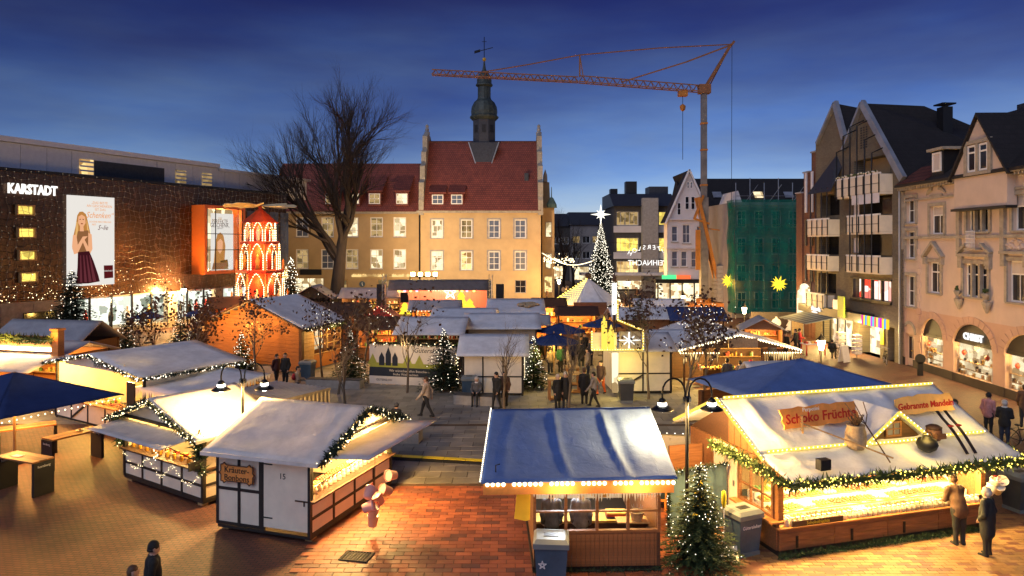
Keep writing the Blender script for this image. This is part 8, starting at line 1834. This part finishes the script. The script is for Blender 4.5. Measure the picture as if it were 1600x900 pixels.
# bicycles
def bicycle(label, x, y, rz, lean=.06):
    t = thing('bicycle', label, 'bicycle', (x, y, 0), rz); 
    for xx in (-.52, .52):
        w = MB(); pts = [(xx + .34 * math.cos(R(20 * i)), 0, .345 + .34 * math.sin(R(20 * i))) for i in range(19)]; w.tube(pts, .022, 5, 0, False); wo = w.build('wheel', 'rubber', t)
        sp = MB()
        for i in range(10): sp.tube([(xx, 0, .345), (xx + .33 * math.cos(R(36 * i)), 0, .345 + .33 * math.sin(R(36 * i)))], .004, 3)
        sp.lathe([(.03, -.04), (.03, .04)], 6, (0, 0, 0), 0, Matrix.Translation((xx, 0, .345)) @ Matrix.Rotation(R(90), 4, 'X')); tag(sp.build('spokes', 'steel', wo), kind='stuff')
    f = MB()
    for a, b in (((-.52, .345), (-.12, .30)), ((-.12, .30), (-.25, .85)), ((-.52, .345), (-.22, .75)), ((-.12, .30), (.36, .72)), ((-.22, .74), (.34, .84)), ((.34, .95), (.52, .345)), ((.34, .84), (.31, 1.02))): f.tube([(a[0], 0, a[1]), (b[0], 0, b[1])], .018, 5)
    f.build('frame', 'black_metal', t); MB().lathe([(.02, 0), (.1, .02), (.11, .05), (.03, .07)], 8, (-.26, 0, .86)).build('saddle', 'rubber', t); MB().tube([(.2, -.28, 1.0), (.31, -.1, 1.04), (.31, .1, 1.04), (.2, .28, 1.0)], .014, 5).build('handlebar', 'steel', t); MB().bar((-.12, -.1, .2), (-.12, .1, .4), .02).build('crank', 'steel', t); MB().box(-.8, -.4, -.07, .07, .72, .735).build('carrier', 'black_metal', t)
bicycle('black bicycle beside the person at the right edge', 19.9, 27.3, R(-60)); bicycle('bicycle parked at the corner of the brick house', 24.7, 46.6, R(70)); bicycle('bicycle in front of the lit card shop', 23.1, 49.3, R(30))
# shop fittings on the pavement
for i, (x, y, lb) in enumerate(((23.6, 50.6, 'white card rack by the shop door of the brick house'), (24.0, 49.0, 'second white card rack nearer the house corner'))):
    t = thing('card_rack', lb, 'display rack', (x, y, 0)); MB().tube([(0, 0, 0), (0, 0, 1.7)], .03, 6).build('pole', 'steel', t)
    for k in range(5): MB().box(-.25, .25, -.25, .25, .3 + .28 * k, .5 + .28 * k).build('card_tray', ('goods_white', 'white_paint')[k % 2], t)
ab = thing('pavement_sign', 'white pavement sign leaning beside the card racks', 'sign', (22.5, 47.3, 0), R(30)); MB().ext([(-.35, 0, 0), (.35, 0, 0), (.35, .18, 1.1), (-.35, .18, 1.1)], (0, -.03, .01)).build('front_board', 'white_paint', ab); MB().ext([(-.35, .4, 0), (.35, .4, 0), (.35, .22, 1.1), (-.35, .22, 1.1)], (0, .03, .01)).build('back_board', 'white_paint', ab); MB().box(-.25, .25, .05, .06, .3, .9).build('print', 'goods_gold', ab) if False else None
tb = thing('sales_table', 'sales table with goods under the striped awning', 'table', (21.6, 50.5, 0), R(10)); MB().box(-.8, .8, -.4, .4, .78, .83).build('top', 'white_paint', tb)
for sx in (-.72, .72):
    for sy in (-.32, .32): MB().box(sx - .03, sx + .03, sy - .03, sy + .03, 0, .78).build('leg', 'red', tb)
for i in range(6): MB().box(-.7 + .24 * i, -.52 + .24 * i, -.2, .1, .832, .98).build('goods_box', ('goods_red', 'goods_white', 'goods_gold')[i % 3], tb)
wb = thing('round_pillar_sign', 'black round topped bollard sign before the jeweller arch', 'sign', (24.7, 42.6, 0)); MB().box(-.16, .16, -.05, .05, 0, .8).build('stand', 'black', wb); MB().lathe([(.3, -.05), (.3, .05)], 18, (0, 0, 0), 0, Matrix.Translation((0, 0, 1.0)) @ Matrix.Rotation(R(90), 4, 'X')).build('disc', 'black', wb)

# ================================================================== PEOPLE
BK, NV, GR, BR, BG, DB = (.012, .012, .014), (.015, .02, .05), (.08, .08, .085), (.09, .045, .025), (.42, .33, .24), (.02, .025, .04)
person('person in black jacket with black cap walking past in the foreground', (-7.45, 14.6, 0), 60, 1.8, BK, BK, hat=BK, vox=.018, long=True)
person('person with dark hair half cut off at the bottom edge', (-7.5, 13.9, 0), 60, 1.62, NV, BK, hair='hair_brown', vox=.018)
person('person in brown jacket ordering at the chocolate fruit counter', (11.85, 18.65, 0), -8, 1.8, BR, BK, hair='hair_brown', arms='front', pose='bend', vox=.017, fat=1.08)
person('grey haired person in dark padded coat behind the customer', (12.15, 18.0, 0), -35, 1.74, BK, BK, hair='hair_grey', long=True, vox=.017, fat=1.12, arms='pocket')
person('person in beige jacket striding across the paving', (-3.95, 32.4, 0), -75, 1.84, (.50, .40, .30), (.02, .022, .025), hair='hair_brown', stride=.55)
person('person in black standing by the log hut bench', (-12.75, 39.6, 0), 200, 1.82, BK, BK)
person('person in dark red jacket beside the one in black', (-13.35, 39.9, 0), 120, 1.7, (.05, .015, .015), BK, hat=BK, stride=.2)
person('person with red backpack and beige coat by the container', (-10.9, 35.8, 0), 75, 1.74, (.36, .26, .17), GR, bag=(.45, .03, .03), arms='front')
person('person in dark hooded jacket near the yellow ramp', (-4.7, 28.6, 0), 20, 1.5, BK, BK, hat=GR)
person('person in white trimmed coat sitting on the stone bench', (-1.75, 34.85, 0), 190, 1.7, GR, BK, hat=(.5, .45, .4), pose='sit', scarf=(.7, .68, .65), arms='lap', sit_z=.5)
person('dark figure standing behind the leafless young tree', (-.75, 34.0, 0), 220, 1.76, BK, BK, hat=BK, stride=.3)
person('dark haired figure close beside the one at the young tree', (-.35, 34.6, 0), 200, 1.68, BR, BK)
person('person in black puffer coat with pale cap by the kiosk roof', (2.2, 33.9, 0), 150, 1.68, BK, BK, hat=(.5, .42, .38), long=True)
person('person in dark coat with white cap beside the pale cap', (2.6, 34.1, 0), 190, 1.76, BK, DB, hat=(.6, .58, .55), long=True)
person('person in black coat seen from behind in the market lane', (3.6, 35.0, 0), 0, 1.78, BK, BK, hair='hair_brown', long=True)
person('person with pale hood in the market lane', (4.0, 34.4, 0), -60, 1.7, (.25, .23, .22), BK, hair='hair_dark', stride=.5)
person('person in orange trousers walking in the market lane', (4.7, 37.2, 0), -140, 1.78, (.06, .03, .025), (.5, .09, .02), hair='hair_dark', stride=.35)
person('person with pale shoes walking away in the lane', (4.45, 45.2, 0), 10, 1.74, BK, (.06, .08, .08), shoe=(.6, .6, .55), hair='hair_dark', stride=.3, long=True)
person('person beside the one with pale shoes', (3.95, 45.6, 0), 20, 1.66, NV, BK)
person('person with green sleeve under the navy parasol', (3.0, 43.5, 0), 150, 1.72, (.02, .10, .05), BK)
person('person with white cap by the brown hut', (3.2, 52.2, 0), 30, 1.74, BK, BK, hat=(.65, .6, .55))
person('person serving at the counter of the bakery stall', (-14.2, 28.0, 0), -40, 1.76, BK, BK, hair='hair_brown')
person('person in dark sweater sitting in the snack kiosk', (1.0, 17.8, .12), 0, 1.66, GR, BK, hair='hair_dark', vox=.02)
person('person in grey sweater standing in the snack kiosk', (1.75, 17.85, .12), 10, 1.64, (.16, .15, .14), BK, hair='hair_grey', vox=.02, fat=1.1)
person('person in pale coat at the bulb edged bar', (12.2, 37.6, 0), 0, 1.72, (.35, .26, .18), BK)
person('person in dark coat at the bulb edged bar', (11.6, 37.9, 0), 10, 1.78, GR, BK, hair='hair_dark')
person('person with red cap at the bulb edged bar', (12.9, 38.0, 0), -10, 1.7, BR, BK, hat=(.5, .04, .03))
person('person in dark jacket holding the bicycle at the right edge', (19.45, 27.8, 0), 40, 1.8, BK, DB, hair='hair_grey', scarf=(.5, .5, .5), arms='front')
person('person in pink jacket behind the cyclist', (19.9, 29.4, 0), 60, 1.74, (.45, .20, .18), BK, hat=BK)
person('person in brown coat walking past the jeweller windows', (22.3, 30.6, 0), 40, 1.84, (.12, .06, .03), BK, stride=.5, long=True)
person('person with brown hair behind the kiosk roof end', (17.0, 28.3, 0), 100, 1.7, (.14, .07, .04), BK, hair='hair_brown')
person('person in olive jacket next to the brown haired one', (17.75, 28.2, 0), -80, 1.74, (.06, .06, .04), BK, hair='hair_dark')
person('person in red jacket at the card shop table', (20.9, 51.2, 0), 110, 1.78, (.5, .03, .03), DB, hat=BK, arms='front')
person('person in long dark coat walking under the lanterns', (19.0, 49.0, 0), 200, 1.78, BK, BK, hair='hair_dark', long=True, stride=.3, bag=None)
person('dark figure by the cloth fence at the building site', (18.0, 55.5, 0), 180, 1.78, BK, BK, long=True)
person('person in grey walking below the striped awning', (20.6, 58.0, 0), 190, 1.72, GR, DB, stride=.3)
person('person in black near the arched shop window', (21.4, 60.5, 0), 160, 1.74, BK, BK, stride=.2)
person('person with black rucksack sitting in front of the card racks', (22.0, 48.4, 0), 40, 1.7, BK, BK, pose='sit', bag=BK, arms='lap', sit_z=.5)
rr = random.Random(77)
names = ('person in dark coat in the far shopping street', )
for i in range(16):
    x = rr.uniform(12.5, 18.5) if i < 10 else rr.uniform(4.6, 9); y = rr.uniform(80, 100) if i < 10 else rr.uniform(88, 108)
    person('distant dark dressed passer-by in the far shopping street', (x, y, 0), rr.uniform(0, 360), rr.uniform(1.6, 1.85), rr.choice((BK, NV, BR, GR, (.25, .2, .15))), rr.choice((BK, DB)), group='passers-by in the far street', vox=.045, stride=rr.choice((0, .3)))
for i in range(9):
    x, y = rr.uniform(-17, -9), rr.uniform(49.5, 53)
    person('market visitor standing between the log hut and the stage', (x, y, 0), rr.uniform(0, 360), rr.uniform(1.6, 1.85), rr.choice((BK, NV, BR, GR, (.25, .2, .15))), rr.choice((BK, DB)), group='visitors between log hut and stage', vox=.035)
for i in range(14):
    x, y = rr.uniform(1.2, 5.4), rr.uniform(41, 54)
    person('market visitor in the lane by the navy parasols', (x, y, 0), rr.uniform(0, 360), rr.uniform(1.6, 1.85), rr.choice((BK, NV, BR, GR, (.25, .2, .15), (.3, .05, .04))), rr.choice((BK, DB)), group='visitors in the lane by the parasols', vox=.032, stride=rr.choice((0, .3)), hat=rr.choice((None, None, BK, (.4, .35, .3))))
for i in range(8):
    x, y = rr.uniform(13, 21), rr.uniform(44, 60)
    person('passer-by on the orange paving before the brick house', (x, y, 0), rr.uniform(0, 360), rr.uniform(1.6, 1.85), rr.choice((BK, NV, BR, GR, (.3, .05, .04))), rr.choice((BK, DB)), group='passers-by before the brick house', vox=.032, stride=rr.choice((.2, .4)))

# ------------------------------------------------------------------ lettering becomes plain mesh
bpy.context.view_layer.update()
dg0 = bpy.context.evaluated_depsgraph_get()
for o in [q for q in sc.objects if q.type == 'FONT']:
    me = bpy.data.meshes.new_from_object(o.evaluated_get(dg0))
    n = place('tmp', me, o.parent, o.location, rot=tuple(o.rotation_euler)); n.scale = o.scale; nm = o.name
    bpy.data.objects.remove(o); n.name = nm.split('.')[0]
